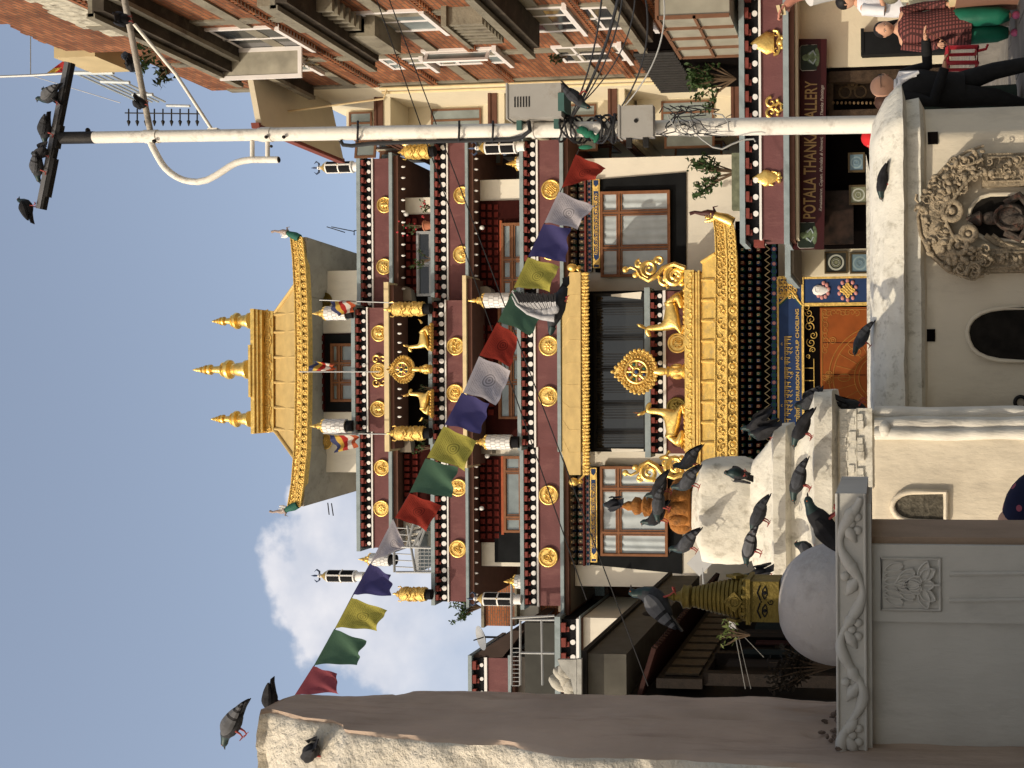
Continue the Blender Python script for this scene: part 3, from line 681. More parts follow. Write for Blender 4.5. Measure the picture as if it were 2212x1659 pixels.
def finial(x0, x1, y, Y, hw, parent):
    b = P(x1, y, Y); h = P(x0, y, Y).z - b.z; c = Vector((b.x, b.y, b.z)); r = hw
    prof = [(1., 0), (1.0, .04), (.78, .07), (.7, .2), (.55, .24), (.6, .27), (1.0, .31), (1.05, .35), (.95, .38), (.5, .4), (.75, .43), (.78, .45), (.45, .47), (.36, .6), (.3, .64), (.55, .66), (.55, .7), (.3, .73), (.5, .75), (.42, .79), (.22, .81), (.34, .83), (.28, .87), (.15, .88), (.22, .91), (.17, .94), (.08, .95), (.1, .97), (.02, 1.)]
    m = MB(); m.lathe([(a * r, b_ * h) for a, b_ in prof], c, 22); return m.build('finial', gold, parent)
finial(457, 541, 693, 36.3, .28, rbo); finial(416, 537, 798, 36.3, .33, rbo); finial(455, 541, 905, 36.3, .28, rbo)
# rods on the roof behind
rd = MB()
for (a, b_) in (((716, 490), (766, 500)), ((706, 490), (745, 502)), ((716, 1087), (720, 1114)), ((708, 1086), (711, 1112))): rd.tube([P(a[0], a[1], 36.5), P(b_[0], b_[1], 36.5)], .018, 6); rd.build('rod', blackmetal, mon); rd = MB()
rd.tube([P(780, 498, 36.5), P(765, 498, 36.5), P(765, 508, 36.5)], .018, 6)
rd.build('rod', blackmetal, mon)

# ---- entrance porch roof
YR = 29.9
gold_tile = M('gold_tile', (.72, .5, .15), .45, .4, .2, 5, .6, 14, stain=(.3, .27, .2), sscale=4, samt=.55)
pr_ = MB(); yc = 806
fbox(pr_, 1037, 583, 1479, 1500, YR, 1.); fbox(pr_, 1032, 588, 1503, 1507, YR + .02, 1.); fbox(pr_, 1036, 584, 1508.5, 1512, YR - .06, 1.1); fbox(pr_, 1030, 590, 1500, 1518, YR + .12, .9)
por = pr_.build('porch_roof', gold, mon, False)
bz = MB()
for i in range(62):
    y = 1030 - i * 7.2; c = P(1492 if i % 3 else 1489, y, YR); 
    (bz.ell(c, (.05, .03, .045), n=8, k=5) if i % 3 else bz.spiral(c, .09, 1.1, .02, a0=i, n=10, k=4))
bz.build('relief_band', gold_rough, por)
tl = MB(); A, B = P(1517, 1046, YR), P(1517, 566, YR); C, D = P(1545, 1068, YR - .45), P(1545, 548, YR - .45)
tl.add([A, B, D, C, A + Vector((0, 3, 0)), B + Vector((0, 3, 0)), C + Vector((0, 4, 0)), D + Vector((0, 4, 0))], [(0, 3, 2, 1), (0, 4, 6, 3), (1, 2, 7, 5), (0, 1, 5, 4)])
for i in range(10):
    y = 605 + i * 44; tl.tube([P(1517, y, YR - .02), P(1531, y, YR - .28), P(1545, y, YR - .46)], [.045, .05, .06], 8)
for e in ((566, 548), (1046, 1068)): tl.tube([P(1516, e[0], YR), P(1545, e[1], YR - .45)], .05, 8)
tl.build('tiled_slope', gold_tile, por, True, 35)
eave([474, 500, 560, 640, 806, 960, 1050, 1110, 1136], [1541, 1545, 1547, 1546, 1545, 1545, 1545, 1541, 1536], [1583, 1590, 1595, 1596, 1596, 1596, 1595, 1590, 1584], YR - .55, 44, por, th=.35)
mk2 = [gold, M('makara_maroon', (.06, .02, .02), .5), gold, white]
makara(P(1560, 470, YR - .55), 1, .95, por, mk2); makara(P(1556, 1140, YR - .55), -1, .95, por, mk2)
# tall curling corner ornaments on the ridge
def cresting(y, s, parent):
    m = MB(); b = P(1480, y, YR + .3)
    def q(u, v): return b + Vector((s * u, 0, v))
    m.tube([q(0, 0), q(.12, .3), q(.02, .62), q(-.2, .8), q(-.32, 1.02), q(-.2, 1.25), q(-.02, 1.35), q(.06, 1.52), q(.0, 1.66)], [.13, .13, .12, .12, .11, .1, .085, .06, .06], 8, flat=.6, up=(0, 1, 0))
    m.spiral(q(-.2, .28), .26, 1.6, .09, a0=.4 if s > 0 else math.pi - .4, sgn=s); m.spiral(q(.0, 1.0), .22, 1.6, .08, a0=3 if s > 0 else .14, sgn=-s)
    m.spiral(q(-.3, .55), .16, 1.3, .06, a0=1, sgn=s); m.spiral(q(.22, .72), .13, 1.2, .05, a0=2, sgn=-s); m.spiral(q(.14, 1.28), .11, 1.2, .05, a0=0, sgn=s); m.ell(q(0, 1.68), (.09, .06, .09)); m.ell(q(-.16, 1.4), (.08, .05, .09))
    for k in range(7): m.ell(q(-.42 + .06 * k, .1 + .07 * (k % 3)), (.08, .06, .08))
    for k in range(5): m.ell(q(.22 - .03 * k, .8 + .12 * k), (.07, .05, .08))
    m.build('scroll_crest', gold, parent)
cresting(580, 1, por); cresting(1022, -1, por)
# porch ceiling: dark rows of painted squares, zigzag, scallops
YQ = 30.3
dk = MB(); fbox(dk, 1130, 478, 1590, 1682, YQ + .35, .1, 0); fbox(dk, 1130, 478, 1590, 1600, YQ - .6, 1., 0)
cols_ = [brickred, green_p, blue_p]
for r, (xa, xb, Yr) in enumerate(((1598, 1612, 30.0), (1614, 1629, 30.15), (1632, 1647, 30.3))):
    n = 46
    for i in range(n):
        y = 485 + i * 14; c = P((xa + xb) / 2, y, Yr); h = .075
        dk.cbox(c, (h * 1.25, .4, h * 1.25), 1 + (i + r) % 3); dk.cbox(c + Vector((0, -.2, 0)), (h * .8, .02, h * .8), 4); dk.cbox(c + Vector((0, -.214, 0)), (h * .45, .012, h * .45), 1)
for i in range(40):
    y = 490 + i * 16; a, b_, c = P(1652, y - 8, 30.42), P(1663, y, 30.42), P(1652, y + 8, 30.42); dk.tube([a, b_, c], .014, 4, 4)
    dk.disc(P(1672, y, 30.45), .085, .03, n=12, m=3); dk.disc(P(1672, y, 30.42), .05, .02, n=10, m=5 if i % 2 else 2); dk.disc(P(1672, y - 8, 30.47), .06, .02, n=10, m=2)
dk.build('porch_beams', [deep, brickred, green_p, blue_p, cream_ledge, pink_p], mon, False)
# entrance wall, sign board, side panel, curtain
YD = 30.6
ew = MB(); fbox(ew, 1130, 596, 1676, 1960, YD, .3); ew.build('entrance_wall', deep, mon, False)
sb = MB(); fbox(sb, 1100, 598, 1681, 1735, YD - .12, .1, 0); fbox(sb, 1100, 598, 1679, 1683, YD - .14, .12, 1); fbox(sb, 1100, 598, 1732, 1737, YD - .14, .12, 1)
fbox(sb, 602, 596, 1683, 1732, YD - .14, .12, 1)
for i in range(26):
    y = 604 + (i % 6) * 7.5 ; x = 1688 + (i // 6) * 9.5
    if (y - 600) < 50 - abs(x - 1708) * -1.2: sb.spiral(P(x, y, YD - .13), .075, 1.2, .025, a0=i, sgn=1 if i % 2 else -1, m=1, n=10, k=4)
pa = [P(1683, 656, YD - .13), P(1700, 640, YD - .13), P(1709, 628, YD - .13), P(1718, 640, YD - .13), P(1732, 658, YD - .13)]
sb.tube(pa, .03, 6, 1); sb.tube([v + Vector((-.06, 0, 0)) for v in pa], .02, 6, 2)
sb.disc(P(1708, 606, YD - .12), .11, .05, n=14, m=3); sb.disc(P(1708, 606, YD - .16), .05, .03, n=12, m=4)
for i in range(6): sb.disc(P(1708 + 13 * math.cos(i * .6 - 1.5), 606 + 13 * math.sin(i * .6 + .1), YD - .13), .035, .02, n=8, m=5)
sgn_ = sb.build('sign_board', [blue_p, gold_rough, green_p, ledge, blue_p, pink_p], mon, True)
tx = MB(); zt = lambda x: zz(x, YD - .13)
text_mb(tx, "DRUBGON JANGCHUP CHOELING", xx(865, YD, 1725), xx(668, YD, 1725), zt(1729), zt(1719), YD - .135, bold=.02)
text_mb(tx, "डुब्गोन छ्यङ्छुब छ्योलिङ", xx(1010, YD, 1725), xx(870, YD, 1725), zt(1731), zt(1716), YD - .135, bold=.02)
# upper line: hand-drawn letters in the Tibetan manner (head strokes with hanging stems)
rg = random.Random(4); y = 930
def lseg(a, b_, r=.011): tx.tube([P(a[0], a[1], YD - .135), P(b_[0], b_[1], YD - .135)], r, 4, 0)
glyphs = ["gr", "u", "b", ".", "d", "g", "o", "n", ".", "b", "y", "a", "ng", ".", "ch", "u", "b", ".", "ch", "os", ".", "g", "l", "i", "ng", "|"]
for gph in glyphs:
    if gph == '.': lseg((1695, y - 1), (1697, y - 2), .014); y -= 4; continue
    if gph == '|': lseg((1694, y - 2), (1710, y - 3), .015); continue
    w_ = 8.2; lseg((1696, y), (1695.5, y - w_), .015)
    k = rg.randint(0, 3)
    lseg((1696, y - w_ * .85), (1706 + rg.random() * 6, y - w_ * .85 + 1), .013)
    if k != 1: tx.spiral(P(1701, y - w_ * .4, YD - .135), .035, .8, .011, a0=rg.random() * 3, n=8, k=4)
    if k == 2: lseg((1707, y - 2), (1712, y - 7), .011)
    if gph in 'oi' or gph == 'os': tx.spiral(P(1690, y - w_ * .5, YD - .135), .04, .7, .01, a0=0, n=8, k=4)
    if gph == 'u': tx.spiral(P(1712, y - w_ * .5, YD - .135), .035, .7, .01, a0=2, n=8, k=4)
    y -= w_ + .8
tx.spiral(P(1700, 970, YD - .135), .07, 1.2, .018, n=12); tx.spiral(P(1706, 962, YD - .135), .06, 1.0, .018, n=12); lseg((1694, 944), (1710, 945), .014); lseg((1694, 940), (1710, 941), .014)
tx.build('lettering', M('sign_gold_letters', (.62, .42, .12), .5), sgn_, False)
ps = MB(); fbox(ps, 654, 600, 1738, 1960, YD - .1, .08, 0); fbox(ps, 660, 653, 1736, 1960, YD - .12, .1, 1); fbox(ps, 601, 594, 1736, 1960, YD - .12, .1, 1)
c = P(1772, 627, YD - .12); ps.lathe([(.01, -.26), (.06, -.2), (.14, -.02), (.15, .08), (.1, .18), (.02, .22)], c, 14, 2, sy=.4); ps.spiral(c + Vector((0, -.05, .07)), .08, 1.3, .02, m=2)
for i in range(7): a = 2.4 + i * .62; ps.ell(c + Vector((math.cos(a) * .2, 0, math.sin(a) * .17 - .06)), (.06, .03, .05), 3)
c = P(1831, 627, YD - .12)
relm = MB(); relief(relm, c, .28, 0, YD - .13); ps.add(relm.v, relm.f, 1)
for i in range(10): a = i * .63; ps.ell(c + Vector((math.cos(a) * .26, .01, math.sin(a) * .24)), (.06, .03, .05), 3)
ps.build('symbol_panel', [blue_p, gold_rough, white, pink_p], mon, True)
gs = MB(); 
for i, (x, y, r_) in enumerate(((1742, 664, .08), (1747, 676, .1), (1752, 690, .12), (1748, 706, .13), (1757, 724, .1), (1752, 740, .12), (1756, 756, .08), (1745, 770, .06), (1755, 905, .09), (1750, 925, .1))): gs.spiral(P(x, y, YD - .02), r_, 1.4, .014, a0=i * 1.4, sgn=1 if i % 2 else -1)
gs.tube([P(1758, 775, YD - .02), P(1759, 895, YD - .02)], .012, 5)
for y in (795, 822, 850, 878): gs.tube([P(1738, y, YD - .02), P(1759, y, YD - .02)], .012, 5)
gs.build('scroll_grille', gold_rough, mon)
ct = MB(); fbox(ct, 1010, 663, 1772, 2040, YD - .06, .03, 0)
ct.tube([P(1776, 1000, YD - .065), P(1776, 668, YD - .065), P(1950, 668, YD - .065)], .014, 5, 1)
cw = P(1903, 815, YD - .065)
for r_ in (1.42, 1.3, .72, .6): ct.torus(cw, r_, .013, n=60, k=4, m=1)
for i in range(24):
    a = i * math.pi / 12; d = Vector((math.cos(a), 0, math.sin(a))); 
    if i % 3 == 0: ct.torus(cw + d * 1.0, .17, .011, n=16, k=4, m=1, sx=.6)
    ct.tube([cw + d * .72, cw + d * 1.3], .007, 4, 1)
for (x, y) in ((1799, 735), (1791, 808), (1783, 815), (1791, 822)): ct.torus(P(x, y, YD - .065), .085, .011, n=14, k=4, m=1); ct.torus(P(x, y, YD - .065), .04, .009, n=10, k=4, m=1)
for i in range(16):
    x = 1781 + (i % 8) * 10; y = 675 + (i // 8) * 10 if i < 8 else 680 + (i - 8) * 11; x = x if i < 8 else 1783
    ct.spiral(P(x, y, YD - .065), .085, 1.2, .011, a0=i * 1.3, sgn=1 if i % 2 else -1, m=1, n=12, k=4)
for x in (1772 + 0,): pass
ct.tube([P(1776, 740, YD - .066), P(1870, 741, YD - .066)], .01, 4, 2); ct.tube([P(1776, 809, YD - .066), P(1870, 810, YD - .066)], .01, 4, 2)
tag(ct.build('door_curtain', [M('orange_cloth', (.27, .07, .014), .8, 0, .18, 3), M('curtain_gold_line', (.42, .2, .05), .6), M('seam', (.06, .015, .01))], mon, False), 'orange door curtain embroidered with a gold wheel')
# ================================================================= ornaments standing on the monastery
def banner_gold(x0, x1, y, Y, label):
    """gilded victory banner: ribbed cylinder on a dark stand"""
    b = P(x1, y, Y); top = P(x0, y, Y).z; h = top - b.z
    t = thing('victory_banner', label, 'victory banner', b, 'gilded victory banners'); m = MB(); r = .2
    m.lathe([(r * .8, 0), (r * .8, h * .14)], b, 18); m.build('stand', black, t)
    m = MB(); m.lathe([(r * 1.02, h * .14), (r * 1.05, h * .2), (r * .98, h * .5), (r * 1.02, h * .68), (r * 1.08, h * .72), (r * .8, h * .78)], b, 22)
    for k in range(26):
        a0 = k * 1.1; z = h * (.18 + .5 * ((k * 7) % 26) / 26)
        m.tube([b + Vector((math.cos(a0 + q * .25) * r * 1.03, math.sin(a0 + q * .25) * r * 1.03, z + .035 * math.sin(q * 1.6 + k))) for q in range(7)], .025, 5)
    m.build('cylinder', gold_rough, t)
    m = MB(); m.lathe([(r * .8, h * .76), (r * .9, h * .79), (r * .45, h * .84), (r * .5, h * .87), (r * .15, h * .92), (r * .2, h * .95), (.01, h)], b, 16)
    for s in (-1, 1): m.tube([b + Vector((s * r * .8, 0, h * .74)), b + Vector((s * r * 1.15, 0, h * .8)), b + Vector((s * r * 1.05, 0, h * .86))], .02, 5)
    m.build('crown', gold, t); return t
banner_gold(859, 940, 327, 32.5, 'gilded banner by the pole, at the right end of the second parapet from the top')
banner_gold(828, 931, 667, 32.0, 'gilded banner right of the small deer and wheel, below the white pleated banner')
banner_gold(834, 931, 936, 32.0, 'gilded banner left of the small deer and wheel')
banner_gold(848, 933, 1284, 32.5, 'gilded banner on the left corner beside the steel stair')
def banner_white(x0, x1, y, Y, label):
    b = P(x1, y, Y); h = P(x0, y, Y).z - b.z; r = .215
    t = thing('pleated_banner', label, 'victory banner', b, 'white pleated banners with gilt tops')
    m = MB(); m.lathe([(r * .8, 0), (r * .8, h * .16)], b, 16); m.build('stand', black, t)
    m = MB(); pr = []
    for k in range(5): z0 = h * (.16 + .1 * k); pr += [(r, z0), (r * 1.0, z0 + h * .088), (r * .93, z0 + h * .09), (r * .93, z0 + h * .1)]
    m.lathe(pr, b, 20)
    for k in range(5):
        for j in range(7): a = -math.pi + j * .5 + .25 * (k % 2); m.tube([b + Vector((math.cos(a) * r, math.sin(a) * r, h * (.165 + .1 * k))), b + Vector((math.cos(a) * r, math.sin(a) * r, h * (.25 + .1 * k)))], .008, 4, 1)
    m.build('pleated_cylinder', [white, greymetal], t)
    m = MB(); m.lathe([(r * .95, h * .66), (r * .9, h * .7), (r * .75, h * .72), (r * .45, h * .78), (r * .5, h * .81), (r * .2, h * .84), (r * .3, h * .87), (.01, h)], b, 16)
    for j in range(12): a = j * math.pi / 6; m.ell(b + Vector((math.cos(a) * r * .9, math.sin(a) * r * .9, h * .68)), (.03, .03, .045), n=6, k=4)
    m.build('crown', gold, t); return t
banner_white(674, 764, 676, 33.0, 'white pleated banner right of the top window, beside a small striped flag')
banner_white(669, 764, 920, 33.0, 'white pleated banner left of the top window')
banner_white(1011, 1121, 648, 31.4, 'white pleated banner partly behind the green prayer flag and the flying pigeon')
banner_white(1018, 1122, 955, 31.4, 'white pleated banner below the yellow prayer flag in the middle')
banner_white(774, 856, 1209, 35.5, 'white pleated banner behind the blue prayer flag and steel stair')
banner_white(1093, 1170, 352, 33.2, 'short pleated banner whose gilt top shows above the third parapet, right side')
banner_white(1088, 1166, 1257, 33.2, 'short pleated banner whose gilt top shows above the third parapet, left side')
tri_blue = M('trident_blue', (.06, .085, .16), .5)
def banner_trident(x0, x1, y, Y, label):
    b = P(x1, y, Y); h = P(x0, y, Y).z - b.z; r = .185
    t = thing('trident_banner', label, 'victory banner', b, 'black and white banners topped by tridents')
    m = MB(); m.lathe([(r * .8, 0), (r * .8, h * .16)], b, 16); m.build('stand', white, t)
    m = MB(); m.lathe([(r, h * .16), (r, h * .68)], b, 20, 0)
    for z in (.15, .4, .655): m.lathe([(r * 1.06, h * z), (r * 1.06, h * (z + .025))], b, 20, 1)
    for j in range(4):
        a = -math.pi / 2 + .25 + j * math.pi / 2; c = Vector((math.cos(a), math.sin(a), 0)); sd_ = Vector((-c.y, c.x, 0))
        m.obox(b + c * r + Vector((0, 0, h * .42)), c * .012, sd_ * r * .13, (0, 0, h * .25), 1)
        m.ell(b + c * r * 1.08 + Vector((0, 0, h * .42)), (.02, .02, .02), 2, 6, 4)
    m.build('cylinder', [black, white, gold], t)
    m = MB(); m.lathe([(r, h * .69), (r * .7, h * .74), (r * .25, h * .79), (r * .1, h * .8)], b, 14, 0); m.ell(b + Vector((0, 0, h * .83)), (.07, .07, .08), 2)
    m.ell(b + Vector((.02, -.06, h * .83)), (.02, .02, .02), 1); m.ell(b + Vector((-.03, -.06, h * .83)), (.02, .02, .02), 1)
    m.tube([b + Vector((0, 0, h * .85)), b + Vector((0, 0, h * .93)), b + Vector((0, 0, h))], [.03, .07, .008], 8, 1, flat=.5, up=(0, 1, 0))
    for s in (-1, 1): m.tube([b + Vector((0, 0, h * .84)), b + Vector((s * .14, 0, h * .84)), b + Vector((s * .2, 0, h * .89)), b + Vector((s * .13, 0, h * .94))], [.03, .05, .045, .008], 8, 1, flat=.5, up=(0, 1, 0))
    m.build('trident', [gold, tri_blue, white], t); return t
banner_trident(672, 779, 360, 33.9, 'black and white trident banner standing against the sky on the top right corner')
banner_trident(672, 786, 1245, 34.5, 'black and white trident banner standing against the white cloud')
banner_trident(1010, 1134, 317, 31.9, 'black and white trident banner close beside the white pole')
banner_trident(1008, 1127, 1295, 31.9, 'black and white trident banner in front of the small brick house')

# deer and wheels
def deer(loc, sc, s, horns, label, grp):
    t = thing('golden_deer', label, 'deer statue', loc, grp); L = Vector(loc)
    def q(a, b_, c=0): return L + Vector((s * a, c, b_)) * sc
    pts = [q(-.42, .36), q(-.2, .38), (q(.05, .34)), q(.28, .37), q(.4, .55), q(.42, .78), q(.43, .98)]
    ed = [(i, i + 1) for i in range(6)]; rd_ = [r * sc for r in (.17, .19, .165, .17, .11, .08, .085)]
    k = len(pts); pts += [q(.52, .98), q(.64, .9)]; ed += [(6, k), (k, k + 1)]; rd_ += [.08 * sc, .045 * sc]
    for c in (-.11, .11):       # folded legs
        k = len(pts); pts += [q(.38, .2, c), q(.58, .1, c), q(.36, .05, c)]; ed += [(3, k), (k, k + 1), (k + 1, k + 2)]; rd_ += [r * sc for r in (.08, .05, .035)]
        k = len(pts); pts += [q(-.3, .14, c * 1.3), q(-.05, .1, c * 1.3), q(-.3, .04, c * 1.2)]; ed += [(0, k), (k, k + 1), (k + 1, k + 2)]; rd_ += [r * sc for r in (.11, .06, .035)]
    vs, fs = skin(pts, ed, rd_, 2, 2); m = MB(); m.add(vs, fs)
    for c in (-1, 1): m.tube([q(.42, 1.04, c * .06), q(.36, 1.14, c * .15), q(.33, 1.2, c * .17)], [.03 * sc, .045 * sc, .006 * sc], 6)
    m.tube([q(-.56, .44), q(-.68, .52), q(-.72, .6)], [.05 * sc, .035 * sc, .008 * sc], 6)
    m.build('body', gold, t, True, 80)
    if horns:
        m = MB()
        for c in (-1, 1): m.tube([q(.42, 1.05, c * .04), q(.36, 1.18, c * .1), q(.4, 1.32, c * .13)], [.02 * sc, .016 * sc, .008 * sc], 5); m.tube([q(.37, 1.18, c * .1), q(.28, 1.25, c * .14)], [.014 * sc, .006 * sc], 5)
        m.build('antlers', wood, t)
    m = MB()
    for k in range(9): m.ell(q(-.5 + .13 * k, .02), (.09 * sc, .2 * sc, .055 * sc), n=8, k=5)
    m.build('lotus_base', gold_rough, t)
def wheel(c, r, foot, label, grp, gem):
    c = Vector(c); t = thing('dharma_wheel', label, 'wheel statue', (c.x, c.y, foot), grp)
    m = MB(); n = 30; ring = []
    for i in range(n):       # leaf shaped halo with pointed top
        a = 2 * math.pi * i / n + math.pi / 2; ph_ = abs((a - math.pi / 2 + math.pi) % (2 * math.pi) - math.pi); rr = r * (1.16 - .34 * math.sin(min(ph_ * 1.9, math.pi)) if ph_ < .85 else 1.16 - .34 * math.sin(.85 * 1.9) + .2 * math.sin(min(1, (ph_ - .85) / 1.0) * math.pi / 2) - .1 * max(0, ph_ - 1.9))
        ring.append(c + Vector((math.cos(a) * rr, 0, math.sin(a) * rr)))
    m.prism([v + Vector((0, .03, 0)) for v in ring], (0, .07, 0))
    for i, v in enumerate(ring):
        d = (v - c).normalized(); m.ell(v, (r * .085, .05, r * .085), n=7, k=4)
        m.spiral(c + d * r * .82, r * .1, 1.1, r * .03, a0=i, sgn=1 if i % 2 else -1, n=9, k=4); m.ell(c + d * r * .68 + Vector((0, 0, 0)), (r * .06, .05, r * .06), n=6, k=4)
    m.build('halo', gold_rough, t)
    m = MB(); m.torus(c + Vector((0, -.03, 0)), r * .52, r * .06, n=28, k=8); m.torus(c + Vector((0, -.05, 0)), r * .17, r * .05, n=18, k=6)
    for i in range(8): d = Vector((math.cos(i * math.pi / 4), 0, math.sin(i * math.pi / 4))); m.tube([c + d * r * .15 + Vector((0, -.03, 0)), c + d * r * .52 + Vector((0, -.03, 0))], [r * .06, r * .035], 6)
    m.build('rim', gold, t)
    m = MB(); m.ell(c + Vector((0, -.07, 0)), (r * .1, .05, r * .1), 0)
    for i in range(8): a = (i + .5) * math.pi / 4; m.ell(c + Vector((math.cos(a) * r * .36, -.01, math.sin(a) * r * .36)), (r * .08, .03, r * .08), 1 + i % 3, 7, 4)
    m.build('inlay', [blue_p, green_p, pink_p, blue_p], t)
    h = c.z - r - foot; m = MB(); m.lathe([(r * .34, 0), (r * .36, h * .06), (r * .28, h * .1), (r * .3, h * .5), (r * .22, h * .56), (r * .26, h * .66), (r * .15, h * .72), (r * .2, h * .9), (r * .12, h * 1.15)], (c.x, c.y, foot), 16)
    for i in range(8): a = i * math.pi / 4; m.ell((c.x + math.cos(a) * r * .3, c.y + math.sin(a) * r * .3, foot + h * .3), (r * .07, r * .07, h * .16), n=6, k=5)
    m.build('pedestal', gold, t)
gd = 'golden deer and wheels'
z0 = zz(931, 31.9); wheel(P(869, 798, 31.9), .40, z0, 'small gold wheel on the second parapet between two small deer', gd, 0)
b = P(931, 727, 32.0); deer((b.x, 32.0, z0), .72, -1, False, 'small gold deer right of the small wheel', gd)
b = P(931, 873, 32.0); deer((b.x, 32.0, z0), .72, 1, True, 'small gold deer left of the small wheel, among green plants', gd)
z1 = zz(1482, 30.3); wheel(P(1376, 803, 30.2), .6, z1, 'large gold wheel with coloured stones in a pointed halo over the entrance roof', gd, 1)
b = P(1482, 671, 30.35); deer((b.x, 30.35, z1), 1.12, -1, False, 'large gold deer right of the large wheel on the entrance roof', gd)
b = P(1482, 925, 30.35); deer((b.x, 30.35, z1), 1.12, 1, True, 'large gold deer with antlers left of the large wheel on the entrance roof', gd)

# small striped flags on poles
def small_flag(px, py, ex, ey, x0, x1, y0, y1, Y, label, seed):
    a = P(px, py, Y); b_ = P(ex, ey, Y); t = thing('striped_flag', label, 'flag', b_, 'small striped flags on the roof'); m = MB(); m.tube([b_, a], .018, 6); m.build('flagpole', greymetal, t)
    m = MB(); n = 10; rg = random.Random(seed); A = P(x0, y0, Y - .05); vs = []; cols = 5
    for i in range(n + 1):
        for j in range(cols * 2 + 1):
            u = i / n; v = j / (cols * 2)
            p = P(x0 + (x1 - x0) * (.25 * u + v * .9 - .2 * u * v), y0 + (y1 - y0) * u * (1 - .3 * v), Y - .05); p.y += .12 * math.sin(u * 8 + v * 3 + seed); p.z += .04 * math.sin(u * 11 + seed); vs.append(p)
    k = cols * 2 + 1
    for i in range(n):
        for j in range(cols * 2): m.add([vs[i * k + j], vs[(i + 1) * k + j], vs[(i + 1) * k + j + 1], vs[i * k + j + 1]], [(0, 1, 2, 3)], j // 2)
    m.build('cloth', fl_m, t, True, 80)
fl_m = [M('flag_navy', (.05, .06, .15), .8, trans=.3), M('flag_yellow', (.6, .4, .08), .8, trans=.3), M('flag_red', (.38, .03, .025), .8, trans=.3), M('flag_white', (.7, .66, .6), .8, trans=.3), M('flag_orange', (.45, .1, .04), .8, trans=.3)]
small_flag(690, 648, 905, 656, 712, 768, 650, 684, 32.6, 'striped flag right of the top window, red yellow and white', 1)
small_flag(647, 803, 820, 803, 664, 726, 801, 780, 32.9, 'striped flag hanging in front of the top window', 2)
small_flag(698, 936, 870, 938, 712, 776, 940, 978, 32.6, 'striped flag left of the top window, blowing beside the gold medallion', 3)

# potted plants on the balconies
def leaves(m, c, r, n, s, rg, mi=0):
    for i in range(n):
        d = Vector((rg.gauss(0, 1), rg.gauss(0, 1), rg.gauss(0, 1))).normalized(); p = Vector(c) + Vector((d.x * r[0], d.y * r[1], d.z * r[2])) * rg.random() ** .5
        a = Vector((rg.gauss(0, 1), rg.gauss(0, 1), rg.gauss(0, 1))).normalized() * s; b2 = a.cross(Vector((rg.gauss(0, 1), rg.gauss(0, 1), rg.gauss(0, 1)))).normalized() * s * .42
        m.add([p - a, p - b2 + a * .1, p + a, p + b2 + a * .1], [(0, 1, 2, 3)], mi)
def plant(loc, hgt, rad, n, s, label, seed, pot=None, stems=5, mat=None, name='potted_plant', grp=None, droop=0, flower=None):
    rg = random.Random(seed); L = Vector(loc); t = thing(name, label, 'plant', loc, grp); base = 0
    if pot: m = MB(); m.lathe([(pot * .65, 0), (pot, pot * 1.5), (pot * 1.12, pot * 1.5), (pot * 1.12, pot * 1.75), (pot * .9, pot * 1.7)], L, 16); m.build('pot', terracotta, t); base = pot * 1.6
    st_ = MB(); lv = MB()
    for k in range(stems):
        a = rg.random() * 6.28; e = Vector((math.cos(a) * rad * rg.uniform(.3, 1), math.sin(a) * rad * .6 * rg.uniform(.3, 1), hgt * rg.uniform(.6, 1) - base)); o = L + Vector((0, 0, base))
        pth = [o, o + e * .4 + Vector((0, 0, hgt * .12)), o + e * .8, o + e - Vector((0, 0, droop * rg.random()))]; st_.tube(pth, [s * .25, s * .2, s * .12, s * .06], 5)
        for q in range(int(n / stems)):
            u = rg.uniform(.3, 1.0); i = min(int(u * 3), 2); p = pth[i].lerp(pth[i + 1], u * 3 - i); leaves(lv, p, (s * 1.3,) * 3, 1, s * rg.uniform(.6, 1.1), rg)
    st_.build('stem', bark, t); 
    if flower:
        for k in range(9): lv.ell(L + Vector((rg.uniform(-1, 1) * rad, rg.uniform(-.5, .2) * rad, hgt * rg.uniform(.4, 1))), (s * .5, s * .5, s * .5), 1, 6, 4)
    lv.build('foliage', [mat or leaf, flower or leaf], t, False); return t
redfl = M('red_flower', (.45, .05, .06), .6)
b = P(934, 487, 32.9); plant(b, 1.1, .35, 60, .06, 'clay pot with drooping red flowered stems on the upper right balcony', 3, pot=.15, droop=.3, flower=redfl)
b = P(934, 560, 33.0); plant(b, .7, .4, 110, .06, 'leafy green plant on the upper right balcony behind the parapet', 5)
b = P(934, 838, 32.1); plant(b, .5, .25, 70, .05, 'small dark green plant between the small wheel and left deer', 6, mat=leaf_d)
b = P(934, 908, 32.2); plant(b, .45, .25, 60, .05, 'small dark green plant behind the small left deer', 8, mat=leaf_d)
b = P(934, 968, 32.8); plant(b, .7, .3, 90, .055, 'trailing green plant left of the middle gilded banner', 9, droop=.3)
b = P(932, 448, 32.8); plant(b, .35, .3, 40, .06, 'low red and white flowering plant on the upper right balcony', 10, flower=redfl)

